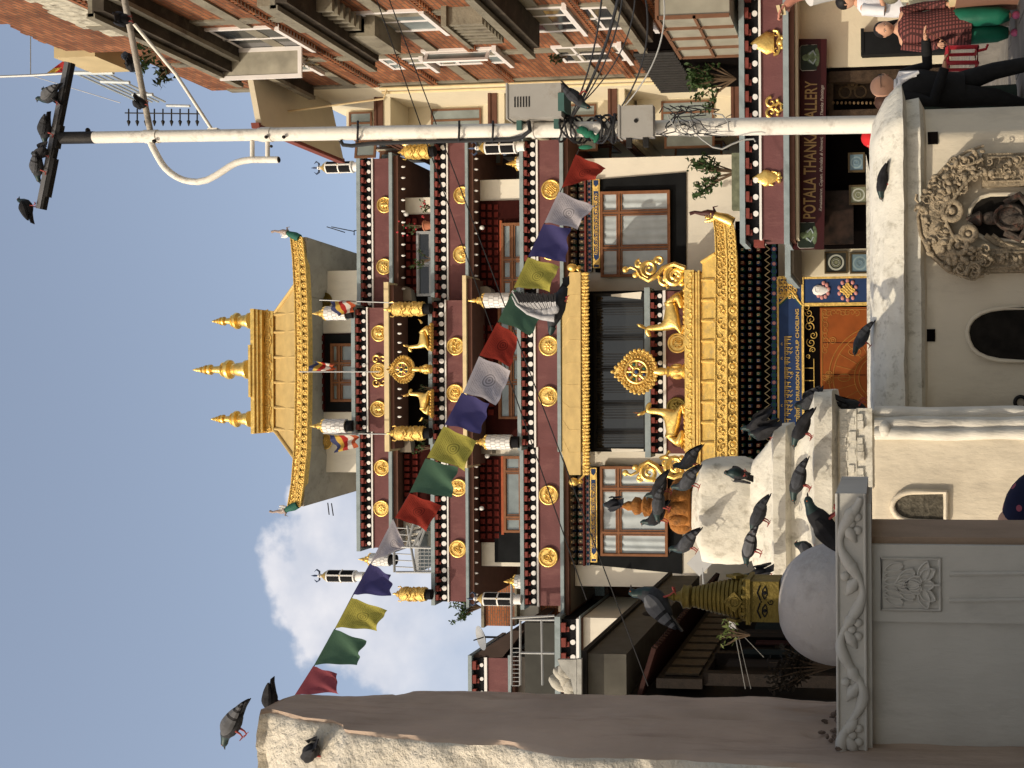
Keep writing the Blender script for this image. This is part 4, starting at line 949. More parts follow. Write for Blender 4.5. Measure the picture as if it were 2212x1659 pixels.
# steel stair on the left terrace
st = thing('steel_staircase', 'grey steel stair and railing on the left upper terrace', 'staircase', P(935, 1180, 33.4)); m = MB()
Y = 33.3
def bar(a, b_, r=.025, mb=None): (mb or m).tube([P(a[0], a[1], Y), P(b_[0], b_[1], Y)], r, 6)
for (a, b_) in (((850, 1135), (852, 1236)), ((880, 1135), (897, 1236)), ((850, 1180), (935, 1184)), ((856, 1236), (935, 1236)), ((905, 1090), (880, 1180)), ((932, 1105), (905, 1180)), ((928, 1118), (892, 1180))): bar(a, b_, .04)
for i in range(7): bar((902 + i * 0, 1184 + i * 8), (935, 1184 + i * 8), .014)
for x in (908, 917, 926): bar((x, 1184), (x, 1236), .014)
for i in range(7): bar((852, 1140 + i * 14), (893, 1142 + i * 14), .018)
m.build('railing', greymetal, st)
m = MB(); fbox(m, 1236, 1165, 893, 902, 33.3, 1.2); fbox(m, 1180, 1150, 849, 853, 33.3, 1.2)
for i in range(6): m.box(tuple(P(903 + 5 * i, 1180 - 14 * i, 33.4)), tuple(P(905 + 5 * i, 1166 - 14 * i, 34.3)))
m.build('tread', greymetal, st, False)
sw = MB(); fbox(sw, 1180, 1096, 860, 940, 34.0, .3); tag(sw.build('stair_wall', whitewall, None, False), 'plain white wall behind the steel stair on the left terrace', 'wall')

# satellite dishes, loose objects on terraces
def dish(c, r, tilt, label, mat=greymetal):
    t = thing('satellite_dish', label, 'satellite dish', c, None); m = MB(); rot = Vector((0, 0, 1)); m.lathe([(.01, 0), (r * .5, r * .07), (r, r * .28), (r, r * .3), (r * .5, r * .1), (.01, .02)], c, 20, ax=tilt); m.build('dish', mat, t)
    m = MB(); m.tube([Vector(c), Vector(c) + Vector(tilt).normalized() * r * .9], .02, 6); m.tube([Vector(c), Vector(c) - Vector((0, 0, r * 1.2))], .03, 6); m.build('arm', blackmetal, t)
dish(P(1046, 1376, 30), .35, (-.2, -.8, .9), 'wire mesh satellite dish tilted on the small back roof')

# ================================================================= brick apartment house on the right (wall along X = 8.5)
BX = 8.5
bh = thing('brick_apartment_house', 'orange brick apartment house with white framed windows and concrete sun shades, on the right', 'building', (BX, 26, 0))
Yn, Yf = 21.5, 29.9
prof_ = sorted([(Q(x, y, BX).y, Q(x, y, BX).z) for x, y in ((-200, 20), (0, 48), (30, 55), (60, 75), (95, 90), (150, 110), (217, 113))])
def top_z(Y):
    if Y <= prof_[0][0]: return prof_[0][1]
    for i in range(len(prof_) - 1):
        if prof_[i][0] <= Y <= prof_[i + 1][0]: return prof_[i][1] + (prof_[i + 1][1] - prof_[i][1]) * (Y - prof_[i][0]) / (prof_[i + 1][0] - prof_[i][0])
    return Q(240, 112, BX).z
ztop = Q(240, 112, BX).z - .3
m = MB(); m.box((BX, Yn, 0), (BX + 8, Yf, ztop), 0)
rg = random.Random(3)
for i in range(40):       # ragged unfinished courses at the top
    y0 = Yn + (Yf - Yn) * i / 40; y1 = y0 + (Yf - Yn) / 40; hh = top_z((y0 + y1) / 2) - ztop + .14 * rg.random() if y0 < prof_[-1][0] else .05
    if hh > .06: m.box((BX + .004, y0, ztop), (BX + .24, y1, ztop + hh), 0)
body = m.build('wall', [brick_o], bh, False)
def wz(x, y, X=BX): return Q(x, y, X)
# projecting concrete sun shades with their underside shade painted as darker concrete
shades = [(512, 186, .75), (689, 223, .35), (800, 152, .75), (1142, 124, .75), (1384, 112, .75)]
under = M('painted_shade_concrete', (.055, .045, .035), .95, 0, .4, 2, .6, 10, stain=(.12, .1, .075), sscale=3, samt=.6)
for (x, y, d) in shades:
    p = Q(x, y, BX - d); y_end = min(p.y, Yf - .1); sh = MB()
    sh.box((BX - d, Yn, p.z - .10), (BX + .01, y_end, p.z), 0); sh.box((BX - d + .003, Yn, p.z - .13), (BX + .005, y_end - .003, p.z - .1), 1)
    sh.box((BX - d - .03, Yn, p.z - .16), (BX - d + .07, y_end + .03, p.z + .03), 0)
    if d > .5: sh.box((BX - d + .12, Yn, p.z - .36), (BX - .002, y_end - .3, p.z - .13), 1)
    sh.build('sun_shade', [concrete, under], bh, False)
# concrete floor bands and posts
cb = MB()
for z in (16.2, 12.6, 9.1, 5.9): cb.box((BX - .05, Yn, z), (BX + .01, Yf + .01, z + .3))
for yy in (24.1, 27.2, 29.75): cb.box((BX - .045, yy, 0), (BX + .01, yy + .28, 20))
cb.build('concrete_band', concrete, bh, False)
bd = MB()   # brick dentil courses
for z in (18.9, 15.6, 13.9, 11.7, 8.3, 6.6):
    bd.box((BX - .1, Yn, z), (BX + .01, Yf - .05, z + .11)); 
    for i in range(60): y0 = Yn + i * .14; bd.box((BX - .09, y0, z - .12), (BX + .01, y0 + .07, z))
bd.build('brick_course', brick_o, bh, False)
def side_window(yn, yf, x0, x1, X, parent, fm, gm, t=.09, nv=1, rec=.12, xref=None):
    """window in a wall running away from the viewer; yn nearer picture edge, yf farther"""
    ym = (yn + yf) / 2; a = Q((x0 + x1) / 2, yn, X); b_ = Q((x0 + x1) / 2, yf, X); Y0, Y1 = sorted((a.y, b_.y)); Z1 = Q(x0, ym, X).z; Z0 = Q(x1, ym, X).z
    m = MB(); xa, xb = X - .05, X + .02
    m.box((xa, Y0, Z0), (xb, Y0 + t, Z1)); m.box((xa, Y1 - t, Z0), (xb, Y1, Z1)); m.box((xa, Y0 + t, Z1 - t), (xb, Y1 - t, Z1)); m.box((xa, Y0 + t, Z0), (xb, Y1 - t, Z0 + t))
    for k in range(1, nv + 1): c = Y0 + (Y1 - Y0) * k / (nv + 1); m.box((xa + .005, c - t * .4, Z0 + t), (xb, c + t * .4, Z1 - t))
    m.box((xa + .005, Y0 + t, Z1 - (Z1 - Z0) * .3 - t * .4), (xb, Y1 - t, Z1 - (Z1 - Z0) * .3 + t * .4))
    f = m.build('window', fm, parent, False)
    p = MB(); p.box((X - .03, Y0 + .01, Z0 + .01), (X + .01, Y1 - .01, Z1 - .01)); p.build('pane', gm, f, False)
    return f, Y0, Y1, Z0, Z1
def casement(f, X, Yh, w, Z0, Z1, fm, gm, ang=90, t=.08):
    """opened sash standing out from the wall"""
    a = R(ang); d = Vector((-math.sin(a), -math.cos(a) if ang != 90 else 0, 0)); n = Vector((d.y, -d.x, 0)) * .025; o = Vector((X - .05, Yh, 0)); m = MB(); zc = (Z0 + Z1) / 2; hz = (Z1 - Z0) / 2
    for u in (t / 2, w - t / 2): m.obox(o + d * u + Vector((0, 0, zc)), d * t / 2, n, (0, 0, hz))
    for z in (Z0 + t / 2, Z1 - t / 2): m.obox(o + d * w / 2 + Vector((0, 0, z)), d * (w / 2 - t), n, (0, 0, t / 2))
    s = m.build('sash', fm, f, False); p = MB(); p.obox(o + d * w / 2 + Vector((0, 0, zc)), d * (w / 2 - .02), n * .4, (0, 0, hz - .02)); p.build('sash_pane', gm, f, False)
wins = [(418, 640, 58, 104), (748, 938, 22, 66), (1018, 1240, 14, 68), (925, 1085, 104, 136), (1202, 1348, 96, 130), (560, 672, 128, 152), (1240, 1400, 10, 60), (830, 925, 122, 146), (1395, 1450, 30, 60)]
for i, (x0, x1, ya, yb) in enumerate(wins):
    f, Y0, Y1, Z0, Z1 = side_window(ya, yb, x0, x1, BX - .01, bh, upvc, paleglass if i % 2 else glass, nv=1 if i != 2 else 2)
    if i == 0: casement(f, BX, Y1 - .1, .78, Z0 + .15, Z1 - .15, upvc, M('sunlit_pane', (.36, .34, .28), .25, 0, .3, 2, spec=.6), 90, .1)  # paler glass: the bright reflection is put into the pane colour
    if i == 3: casement(f, BX, Y0 + .1, .35, Z0 + .1, Z1 - .1, upvc, paleglass, 60)
    m = MB(); m.box((BX - .16, Y0 - .1, Z0 - .12), (BX + .01, Y1 + .1, Z0 - .01)); m.build('sill', upvc, f, False)
# jutting concrete stair end and upper corner pier
m = MB(); a = Q(600, 8, BX - .4)
m.box((BX - .38, 22.6, a.z - .5), (BX + .01, 25.4, a.z - .1)); m.box((BX - .5, 24.2, a.z - 1.2), (BX + .01, 25.6, a.z - .5)); m.box((BX - .3, 22.6, a.z - .1), (BX + .01, 24.4, a.z + .7))
for k in range(7): m.box((BX - .42, 22.7 + k * .25, a.z - .95), (BX - .1, 22.8 + k * .25, a.z - .5))
m.build('concrete_bracket', concrete, bh, False)
m = MB(); a = Q(960, 5, BX - .4)
for k in range(7): m.box((BX - .4, 24.0 + k * .22, a.z - .3), (BX, 24.12 + k * .22, a.z + .5))
m.box((BX - .45, 23.9, a.z + .5), (BX + .01, 25.6, a.z + .62)); m.build('vent_grille', concrete, bh, False)
# shabby plaster patch near the top
m = MB()
for k in range(9): m.box((BX - .028, 22.2 + k * .3, 18.6 + .2 * rg.random()), (BX + .002, 22.48 + k * .3, 19.9 + .3 * rg.random()))
m.build('plaster_patch', M('patchy_plaster', (.5, .47, .38), .9, 0, .3, 6, .8, 12, stain=(.1, .08, .06), sscale=5, samt=.9), bh, False)
# downpipes
m = MB()
for dx, dy in ((-.12, 0), (-.2, .12)): m = MB(); m.tube([(BX + dx, Yf + dy, 1), (BX + dx, Yf + dy, 15.5)], .045, 8); m.build('drainpipe', cream_ledge, bh)
m = MB()
m.tube([P(1100 * .5, 250, 29), Vector((BX - .4, Yf, 15.4)), Vector((BX - .12, Yf, 15.3))], .03, 6)
m.build('drainpipe', cream_ledge, bh)
# water tank platform and railing on the roof side
m = MB(); a = Q(250, 110, BX + .3); fb = a
za_ = Q(217, 150, BX).z; zb_ = Q(285, 150, BX).z; m.box((BX - .06, prof_[-1][0] + .1, zb_), (BX + 2, prof_[-1][0] + 1.5, za_ + .3)); tag(m.build('roof_block', M('yellow_plaster', (.5, .4, .23), .85, 0, .1, 2), bh, False))

# ================================================================= cream building behind, with canted bays
ch = thing('cream_apartment_house', 'cream plastered apartment house with brown edged bays beside the brick house', 'building', (BX + .2, 33, 0))
m = MB(); CX = BX + .1; m.box((CX, 29.95, 0), (CX + 7, 37, 18.4)); m.build('wall', creamwall, ch, False)
brownf = M('brown_frame', (.17, .085, .05), .6)
for k, z in enumerate((19.4, 16.0, 12.5, 8.9, 5.3)):
    m = MB(); xo = CX - 1.15; ya = 31.6
    if k: m.box((xo, ya, z - .02), (CX + .01, 37.2, z + .2), 0); m.box((xo - .04, ya - .04, z + .2), (CX + .01, 37.3, z + .38), 1); m.box((xo - .07, ya - .07, z + .38), (CX, 37.3, z + .46), 1); m.build('bay_slab', [creamwall, brownpaint], ch, False)
    if k == 0: continue
    m = MB(); m.box((xo + .3, ya + 1.3, z + .4), (CX + .01, 37, z + 3.5 if k > 1 else z + 2)); m.build('bay_wall', creamwall, ch, False)
    zb_ = z + 1.15; zt_w = z + 2.75 if k > 1 else z + 1.9; y0 = ya + 1.28; x0_, x1_ = xo + .36, CX - .08; t = .06; m = MB()
    m.box((x0_, y0 - .03, zb_), (x0_ + t, y0, zt_w)); m.box((x1_ - t, y0 - .03, zb_), (x1_, y0, zt_w)); m.box((x0_ + t, y0 - .03, zt_w - t), (x1_ - t, y0, zt_w)); m.box((x0_ + t, y0 - .03, zb_), (x1_ - t, y0, zb_ + t)); m.box(((x0_ + x1_) / 2 - t / 2, y0 - .028, zb_ + t), ((x0_ + x1_) / 2 + t / 2, y0, zt_w - t))
    f = m.build('window', brownf, ch, False); m = MB(); m.box((x0_ + .01, y0 - .01, zb_ + .01), (x1_ - .01, y0 + .01, zt_w - .01)); m.build('pane', paleglass, f, False)
    for (ya_, yb_) in ((33.2, 34.4), (34.9, 36.2)):
        X = xo + .29; mm = MB(); mm.box((X - .04, ya_, zb_), (X, ya_ + t, zt_w)); mm.box((X - .04, yb_ - t, zb_), (X, yb_, zt_w)); mm.box((X - .04, ya_ + t, zt_w - t), (X, yb_ - t, zt_w)); mm.box((X - .04, ya_ + t, zb_), (X, yb_ - t, zb_ + t)); mm.box((X - .035, (ya_ + yb_) / 2 - t / 2, zb_ + t), (X, (ya_ + yb_) / 2 + t / 2, zt_w - t))
        f = mm.build('window', brownf, ch, False); pp = MB(); pp.box((X - .02, ya_ + .01, zb_ + .01), (X + .01, yb_ - .01, zt_w - .01)); pp.build('pane', paleglass, f, False)
        casement(f, X, ya_ + .05, .55, zb_ + .03, zt_w - .03, brownf, paleglass, 80, .07)
m = MB(); m.prism([Vector((CX - 1.7, 27.6, 17.7)), Vector((CX - 1.7, 32.1, 17.7)), Vector((CX + .1, 32.1, 18.1)), Vector((CX + .1, 30.0, 18.1)), Vector((CX - .15, 27.6, 18.0))], (0, 0, .15), 0)
m.prism([Vector((CX - 1.8, 27.5, 17.7)), Vector((CX - 1.8, 32.2, 17.7)), Vector((CX - 1.66, 32.2, 17.72)), Vector((CX - 1.66, 27.5, 17.72))], (0, 0, .22), 1)
m.build('eave', [creamwall, M('red_tile', (.2, .06, .05), .8)], ch, False)
# white railings and spear fence on the roofs
rl = thing('roof_railing', 'white and grey steel railing on the roof edge of the brick house', 'railing', P(300, 180, 29)); m = MB(); Y = 29.
for (a, b_) in (((175, 112), (186, 150)), ((190, 108), (190, 150)), ((208, 108), (208, 150)), ((228, 112), (228, 150))): bar(a, b_, .03)
for i in range(5): m.tube([P(160 + i * 17, 157, Y), P(300 + i * 14, 220, Y + 3)], .035, 6)
bar((158, 157), (245, 157), .06); bar((218, 176), (280, 178), .05); bar((286, 204), (330, 204), .05); bar((360, 228), (410, 229), .04)
m.build('rail', [M('railing_paint', (.5, .55, .58), .5)], rl)
sp = thing('spear_fence', 'row of dark spear topped fence bars against the sky', 'fence', P(370, 255, 31)); m = MB(); Y = 31
for i in range(9): x = 278 + i * 18.5; bar((x, 235), (x, 258), .02); m.lathe([(.01, 0), (.06, .06), (.01, .2)], P(x, 258, Y), 6, ax=(-1, 0, 0)); 
bar((270, 244), (440, 246), .02); m.build('spear_bars', blackmetal, sp)
# flag on the top right roof, with its mast wire
t = thing('roof_flag', 'faded striped flag flying from the top of the brick house at the upper right', 'flag', P(160, 157, 27)); m = MB(); Y = 27
m.tube([P(-40, 166, Y), P(0, 165.5, Y), P(66, 163, Y), P(150, 158, Y)], .035, 6); m.tube([P(66, 163, Y), P(66, 78, Y)], .012, 5); m.tube([P(66, 163, Y), P(260, 222, Y)], .01, 5); m.build('mast', greymetal, t)
m = MB(); n = 14
for i in range(n):
    for j in range(4):
        def fp(u, v): 
            x = 96 + (150 - 96) * u + v * 52 * (1 - .25 * u); y = 158 - 62 * (v * .25 + u * .0) - 60 * v * .9 + 10 * u; return P(98 + 78 * v + 40 * u * (1 - v * .3), 160 - 58 * v - 4 * u, Y + .3 * math.sin(v * 6 + u * 3))
        u0, u1, v0, v1 = j / 4, (j + 1) / 4, i / n, (i + 1) / n
        m.add([fp(u0, v0), fp(u1, v0), fp(u1, v1), fp(u0, v1)], [(0, 1, 2, 3)], 0 if v0 < .2 and u0 < .5 else (1 if (v0 + u0 * .1) < .45 else (2 if v0 < .72 else 3)))
m.build('cloth', [fl_m[1], fl_m[2], fl_m[3], fl_m[4]], t, True, 80)
# plants growing from the ledges
b = Q(345, 112, BX - .3); plant(b, .8, .6, 160, .1, 'weeds growing from the high brick ledge behind the pole struts', 21, name='wall_weeds', stems=7)
b = Q(375, 148, BX - .3); plant(b, .7, .5, 120, .1, 'darker weeds hanging just below the higher weeds on the brick ledge', 22, name='wall_weeds', mat=leaf_d, stems=7, droop=.5)
b = Q(655, 140, BX - .2); plant(b, .5, .5, 120, .08, 'dry brown weeds on the ledge beside the open white casement', 23, name='wall_weeds', mat=M('dry_leaves', (.14, .1, .05), .9), droop=.6)
b = Q(1225, 122, BX - .1); plant(b, .4, .35, 60, .08, 'small weed tuft on the brick wall between two windows', 24, name='wall_weeds', mat=leaf_d)
# glazed balcony box and dark opening low on the brick house
m = MB(); a0 = Q(1500, 25, BX - .5); a1 = Q(1600, 100, BX - .5)
m.box((BX - .9, 22.6, 4.6), (BX + .01, 25.4, 6.1), 0)
for k in range(5): y0 = 22.6 + k * .7; m.box((BX - .95, y0 - .03, 4.6), (BX - .88, y0 + .03, 6.1), 1)
m.box((BX - .95, 22.57, 6.07), (BX, 25.43, 6.15), 1); m.box((BX - .95, 22.57, 5.3), (BX - .9, 25.4, 5.36), 1)
m.build('glazed_box', [M('old_glass', (.3, .29, .24), .4), brownf], bh, False)
m = MB(); m.box((BX - .5, 26.2, 3.5), (BX - .02, 29.6, 7.3), 0)
for k in range(16): m.tube([(BX - .56, 26.2 + k * .22, 6.4), (BX - .56, 26.2 + k * .22, 7.4)], .07, 6, 1)
m.build('dark_shutter', [deep, blackmetal], bh, False)
b = Q(1590, 170, BX - .9); plant(b, 1.2, .9, 420, .1, 'green ivy spilling over the shop roof beside the dark shutter', 25, name='ivy', stems=14)
# ================================================================= thanka shop on the right
YS = 23.5
shp = thing('thanka_shop', 'single storey thanka shop with maroon parapet and carved dark doorway', 'shop', (6, YS, 0))
xs = (1602, 1613.5, 1628, 1643, 1648, 1697, 1709, 1720)
po = parapet(516, -60, YS, xs, .9, parent=shp, per=.345)
def rel(c, kind, sc, lab=None):
    c = Vector(c); m = MB()
    def q(a, b_): return c + Vector((a * sc, 0, b_ * sc))
    if kind == 0:    # lotus with flaming drop
        m.lathe([(.01, -.02), (.2, .0), (.25, .16), (.14, .34), (.01, .5)], q(0, .0), 14, sy=.3); m.torus(q(0, .15), .13 * sc, .02 * sc); 
        for s in (-1, 1): m.tube([q(0, -.1), q(s * .2, -.2), q(s * .38, -.12), q(s * .42, .02)], [.05 * sc] * 4, 6); m.spiral(q(s * .3, -.08), .1 * sc, 1, .03 * sc); m.ell(q(s * .16, -.28), (.09 * sc, .05, .07 * sc))
        m.ell(q(0, -.22), (.12 * sc, .06, .12 * sc))
    elif kind == 1:  # twin fish
        for s in (-1, 1):
            m.spiral(q(s * .2, .12), .22 * sc, 1.1, .075 * sc, a0=0 if s > 0 else math.pi, sgn=s); m.tube([q(s * .05, -.05), q(s * .2, -.2), q(s * .1, -.38)], [.08 * sc, .08 * sc, .03 * sc], 8)
            m.ell(q(s * .3, -.15), (.09 * sc, .05, .08 * sc))
        m.ell(q(0, -.3), (.14 * sc, .06, .06 * sc))
    else:            # conch on lotus
        m.lathe([(.02, -.24), (.07, -.12), (.17, .06), (.18, .14), (.1, .24), (.1, .27), (.05, .33), (.01, .4)], q(0, .05), 14, sy=.35); m.spiral(q(.0, .12), .19 * sc, .5, .03 * sc, a0=-.5); m.tube([q(.12, .1), q(.24, .0), q(.2, -.16), q(.05, -.2)], [.03 * sc, .04 * sc, .035 * sc, .02 * sc], 6); m.spiral(q(.02, .2), .14 * sc, 1.5, .04 * sc); m.tube([q(-.1, .2), q(-.26, .1), q(-.3, -.05)], [.05 * sc, .04 * sc, .02 * sc], 6)
        for s in (-1, 0, 1): m.ell(q(s * .13, -.27), (.1 * sc, .06, .08 * sc))
    m.build('gilt_emblem', gold, po)
YSf = YS - .03
rel(P(1672, 92, YSf), 0, .62); rel(P(1672, 232, YSf), 1, .5); rel(P(1668, 384, YSf), 2, .55)
# wall, doorway, carved frame
w = MB(); fbox(w, 516, -80, 1721, 1727, YS + .05, 1.1, 0); X0 = xx(118, YS, 1900)
w.box((X0, YS + .8, 0), (xx(-80, YS, 1900), YS + 1.15, zz(1721, YS))); w.build('shop_wall', creamwall, shp, False)
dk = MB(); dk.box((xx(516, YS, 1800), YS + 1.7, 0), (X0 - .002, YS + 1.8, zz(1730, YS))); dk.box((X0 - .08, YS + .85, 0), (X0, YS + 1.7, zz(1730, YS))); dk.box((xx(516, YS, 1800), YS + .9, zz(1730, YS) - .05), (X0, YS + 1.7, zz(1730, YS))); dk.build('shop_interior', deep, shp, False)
cd = M('carved_dark_wood', (.05, .032, .02), .6, 0, .4, 10, 1., 30); cdl = M('carved_highlight', (.13, .085, .045), .6, 0, .3, 20)
m = MB(); 
for (ya, yb) in ((152, 128), (240, 215)): m.box((xx(ya, YS, 1850), YS + .85, 0), (xx(yb, YS, 1850), YS + 1.05, zz(1790, YS)))
m.box((xx(240, YS, 1850), YS + .9, zz(1800, YS)), (xx(128, YS, 1850), YS + 1.02, zz(1786, YS)))
m.build('door_frame', cd, shp, False)
m = MB(); X_, Yd = xx(178, YS + 1.3, 1850), YS + 1.3
m.box((xx(212, Yd, 1850), Yd, 0), (xx(152, Yd, 1850), Yd + .08, zz(1795, Yd)), 0)
for k in range(4):
    c = P(1842 + k * 84, 182, Yd - .02)
    for s in (-1, 1):
        for s2 in (-1, 1): m.torus(c + Vector((s * .17, 0, s2 * .17)), .13, .022, n=14, k=5, m=1)
    m.torus(c, .09, .03, n=14, k=5, m=1); m.ell(c, (.05, .04, .05), 1)
for k in range(26): c = P(1800 + k * 9, 160, Yd - .4); m.ell(c, (.045, .03, .03), 1, 6, 4); c = P(1800 + k * 9, 222, Yd - .4); m.ell(c, (.04, .03, .03), 1, 6, 4)
m.build('carved_door', [cd, cdl], shp, True)
# sign
sg = thing('shop_sign', 'long red signboard over the doorway lettered POTALA THANKA GALLERY in gold', 'sign', P(1750, 310, YS + .5)); Y = YS + .5
m = MB(); c0, c1, c2, c3 = P(1712, 538, Y), P(1718, 84, Y), P(1786, 84, Y - .12), P(1780, 538, Y - .12)
m.prism([c0, c1, c2, c3], (0, .1, 0)); m.build('board', M('sign_red', (.03, .003, .004), .5, 0, .2, 1.5), sg, False)
def on_sign(u, v): return (c0.lerp(c1, u)).lerp(c3.lerp(c2, u), v)
tx = MB(); text_mb(tx, "POTALA THANKA GALLERY", 0, 1, 0, 1, 0, bold=.012)
vs = [on_sign(.145 + .655 * v.x, .72 - (.40) * v.z) + Vector((0, -.012, 0)) for v in tx.v]; tm = MB(); tm.add(vs, [tuple(f) for f in tx.f])
tm.build('lettering', M('dull_gold_letters', (.27, .17, .07), .6), sg, False)
tx = MB(); text_mb(tx, "Renaissance, Copan, Mandala & Newari, Tibetan & Thanka Paintings", 0, 1, 0, 1, 0, shear=.35, bold=.008)
vs = [on_sign(.18 + .6 * v.x, .95 - .13 * v.z) + Vector((0, -.012, 0)) for v in tx.v]; tm = MB(); tm.add(vs, [tuple(f) for f in tx.f]); tm.build('small_lettering', M('pale_letters', (.25, .21, .19), .6), sg, False)
for u in (.065, .91):      # seated figure pictures in rounded frames, kept generic
    m = MB(); c = on_sign(u, .52) + Vector((0, -.01, 0)); hw, hh = .27, .24
    ring = [c + Vector((hw * max(-1, min(1, 1.35 * math.cos(a))), 0, hh * max(-1, min(1, 1.35 * math.sin(a))))) for a in [i * math.pi / 14 for i in range(28)]]
    m.prism([p + Vector((0, -.012, 0)) for p in ring], (0, .014, 0), 0); m.tube(ring + ring[:2], .012, 5, 1)
    for (dx, dz, rx, rz) in ((0, .12, .07, .08), (0, -.0, .13, .1), (0, -.12, .2, .06)): m.ell(c + Vector((dx, -.02, dz)), (rx, .012, rz), 2)
    for s in (-1, 1): m.tube([c + Vector((s * .06, -.03, .05)), c + Vector((s * .14, -.03, -.04)), c + Vector((s * .04, -.03, -.1))], .02, 5, 3)
    m.build('picture', [M('picture_dark', (.012, .02, .014), .5), boxm, M('picture_green', (.1, .14, .08), .6, 0, .5, 14), ledge], sg, True)
for u in (.0, .28, .55, .8):
    m = MB(); m.cbox(on_sign(u + .05, -.12), (.1, .14, .1)); m.build('spotlight', white, sg, False)
m = MB(); fbox(m, 112, 62, 1866, 2200, YS + .55, .24); m.box((xx(112, YS + .55, 1900) - .02, YS + .53, zz(1870, YS)), (xx(62, YS + .55, 1900) + .02, YS + .8, zz(1863, YS))); cb_ = tag(m.build('cabinet', blackwall, None, False), 'dark cabinet standing against the cream shop wall behind the checked tunic', 'cabinet')
# framed paintings
def framed(x0, x1, ya, yb, Y, label, c1, c2, c3, grp='framed mandala paintings'):
    c = P((x0 + x1) / 2, (ya + yb) / 2, Y); hw = abs(xx(ya, Y, x0) - xx(yb, Y, x0)) / 2; hh = (zz(x0, Y) - zz(x1, Y)) / 2
    t = thing('framed_painting', label, 'painting', c, grp); m = MB()
    for (a, b_) in (((-hw, -hh), (-hw + .04, hh)), ((hw - .04, -hh), (hw, hh)), ((-hw + .04, hh - .04), (hw - .04, hh)), ((-hw + .04, -hh), (hw - .04, -hh + .04))): m.box((c.x + a[0], Y - .03, c.z + a[1]), (c.x + b_[0], Y + .02, c.z + b_[1]))
    m.build('frame', M('picture_frame', (.07, .05, .025), .5), t, False)
    m = MB(); m.box((c.x - hw + .02, Y - .005, c.z - hh + .02), (c.x + hw - .02, Y + .015, c.z + hh - .02), 0); r = min(hw, hh) * .72
    m.disc((c.x, Y - .005, c.z), r, .004, n=28, m=1); m.disc((c.x, Y - .009, c.z), r * .78, .004, n=28, m=0); m.disc((c.x, Y - .013, c.z), r * .62, .004, n=24, m=2); m.torus((c.x, Y - .018, c.z), r * .4, .008, n=20, k=4, m=1)
    for i in range(8): a = i * math.pi / 4; m.torus((c.x + math.cos(a) * r * .38, Y - .019, c.z + math.sin(a) * r * .38), r * .13, .005, n=10, k=4, m=0)
    m.build('canvas', [c1, c2, c3], t, False)
fd = M('canvas_dark', (.02, .022, .02), .6); fw = M('canvas_pale', (.38, .4, .36), .6); fg = M('canvas_olive', (.16, .17, .11), .6); fb_ = M('canvas_blue', (.13, .2, .25), .6); fb2 = M('canvas_blue_light', (.22, .3, .33), .6)
sw = MB(); Yw = 27.2; fbox(sw, 592, 516, 1716, 2100, Yw, .4); tag(sw.build('side_wall', creamwall, None, False), 'cream wall strip between shop and entrance with two mandala paintings', 'wall')
framed(1781, 1831, 591, 543, Yw - .04, 'dark mandala painting with pale ring, upper left on the cream wall strip', fd, fw, fg)
framed(1836, 1878, 591, 546, Yw - .04, 'blue mandala painting directly below the dark one on the cream wall', fb_, fb2, fb_)
framed(1834, 1874, 442, 400, YS + .95, 'pale olive round mandala painting inside the shop opening', fg, fw, fg)
framed(1832, 1868, 372, 330, YS + .95, 'blue painting inside the shop opening, just left of the pole', fb_, fb2, fb_)
m = MB(); a = P(1800, 470, YS + 1.4); m.cbox(a, (1.2, .05, .9)); t = tag(m.build('dark_painting', M('dark_thanka', (.02, .011, .008), .5, 0, .8, 5), None, False), 'large dark reddish thanka painting deep in the shop', 'painting')
# wooden board edge where shop meets entrance
m = MB(); a = P(1706, 560, 25.5); fbox(m, 598, 512, 1697, 1709, 24.5, 3.); m.build('ledge', ledge, shp, False)
m = MB(); fbox(m, 590, 514, 1709, 1716, 24.6, 2.9); m.build('trim_board', soffit, shp, False)
m = MB(); fbox(m, 532, 512, 1740 - 110, 1652, YS + .1, .3); m.build('end_brick', brickred, po, False)
# shrubs on the shop roof
b = P(1592, 372, YS + 1.2); plant(b, 1.05, .55, 420, .085, 'leafy shrub growing on the shop roof between window and pole', 31, name='roof_shrub', stems=16)
m = MB(); fbox(m, 452, 330, 1583, 1601, YS + 1., .25); tag(m.build('planter', M('mossy_concrete', (.14, .15, .1), .9, 0, .4, 6, .5), None, False), 'low mossy planter under the roof shrub', 'planter')

# orange building glimpsed between pole and monastery
ob = thing('orange_house', 'pale orange painted house glimpsed behind the pole', 'building', P(1400, 300, 39)); m = MB(); Y = 39; fbox(m, 345, 250, 1080, 2000, Y, 3); m.build('wall', M('orange_plaster', (.62, .34, .2), .85, 0, .08, 2), ob, False)
m = MB(); fbox(m, 325, 285, 1440, 1580, Y - .3, .3); m.build('opening', deep, ob, False)
m = MB(); fbox(m, 322, 285, 1325, 1350, Y - .4, .4); m.build('column', brickred, ob, False)

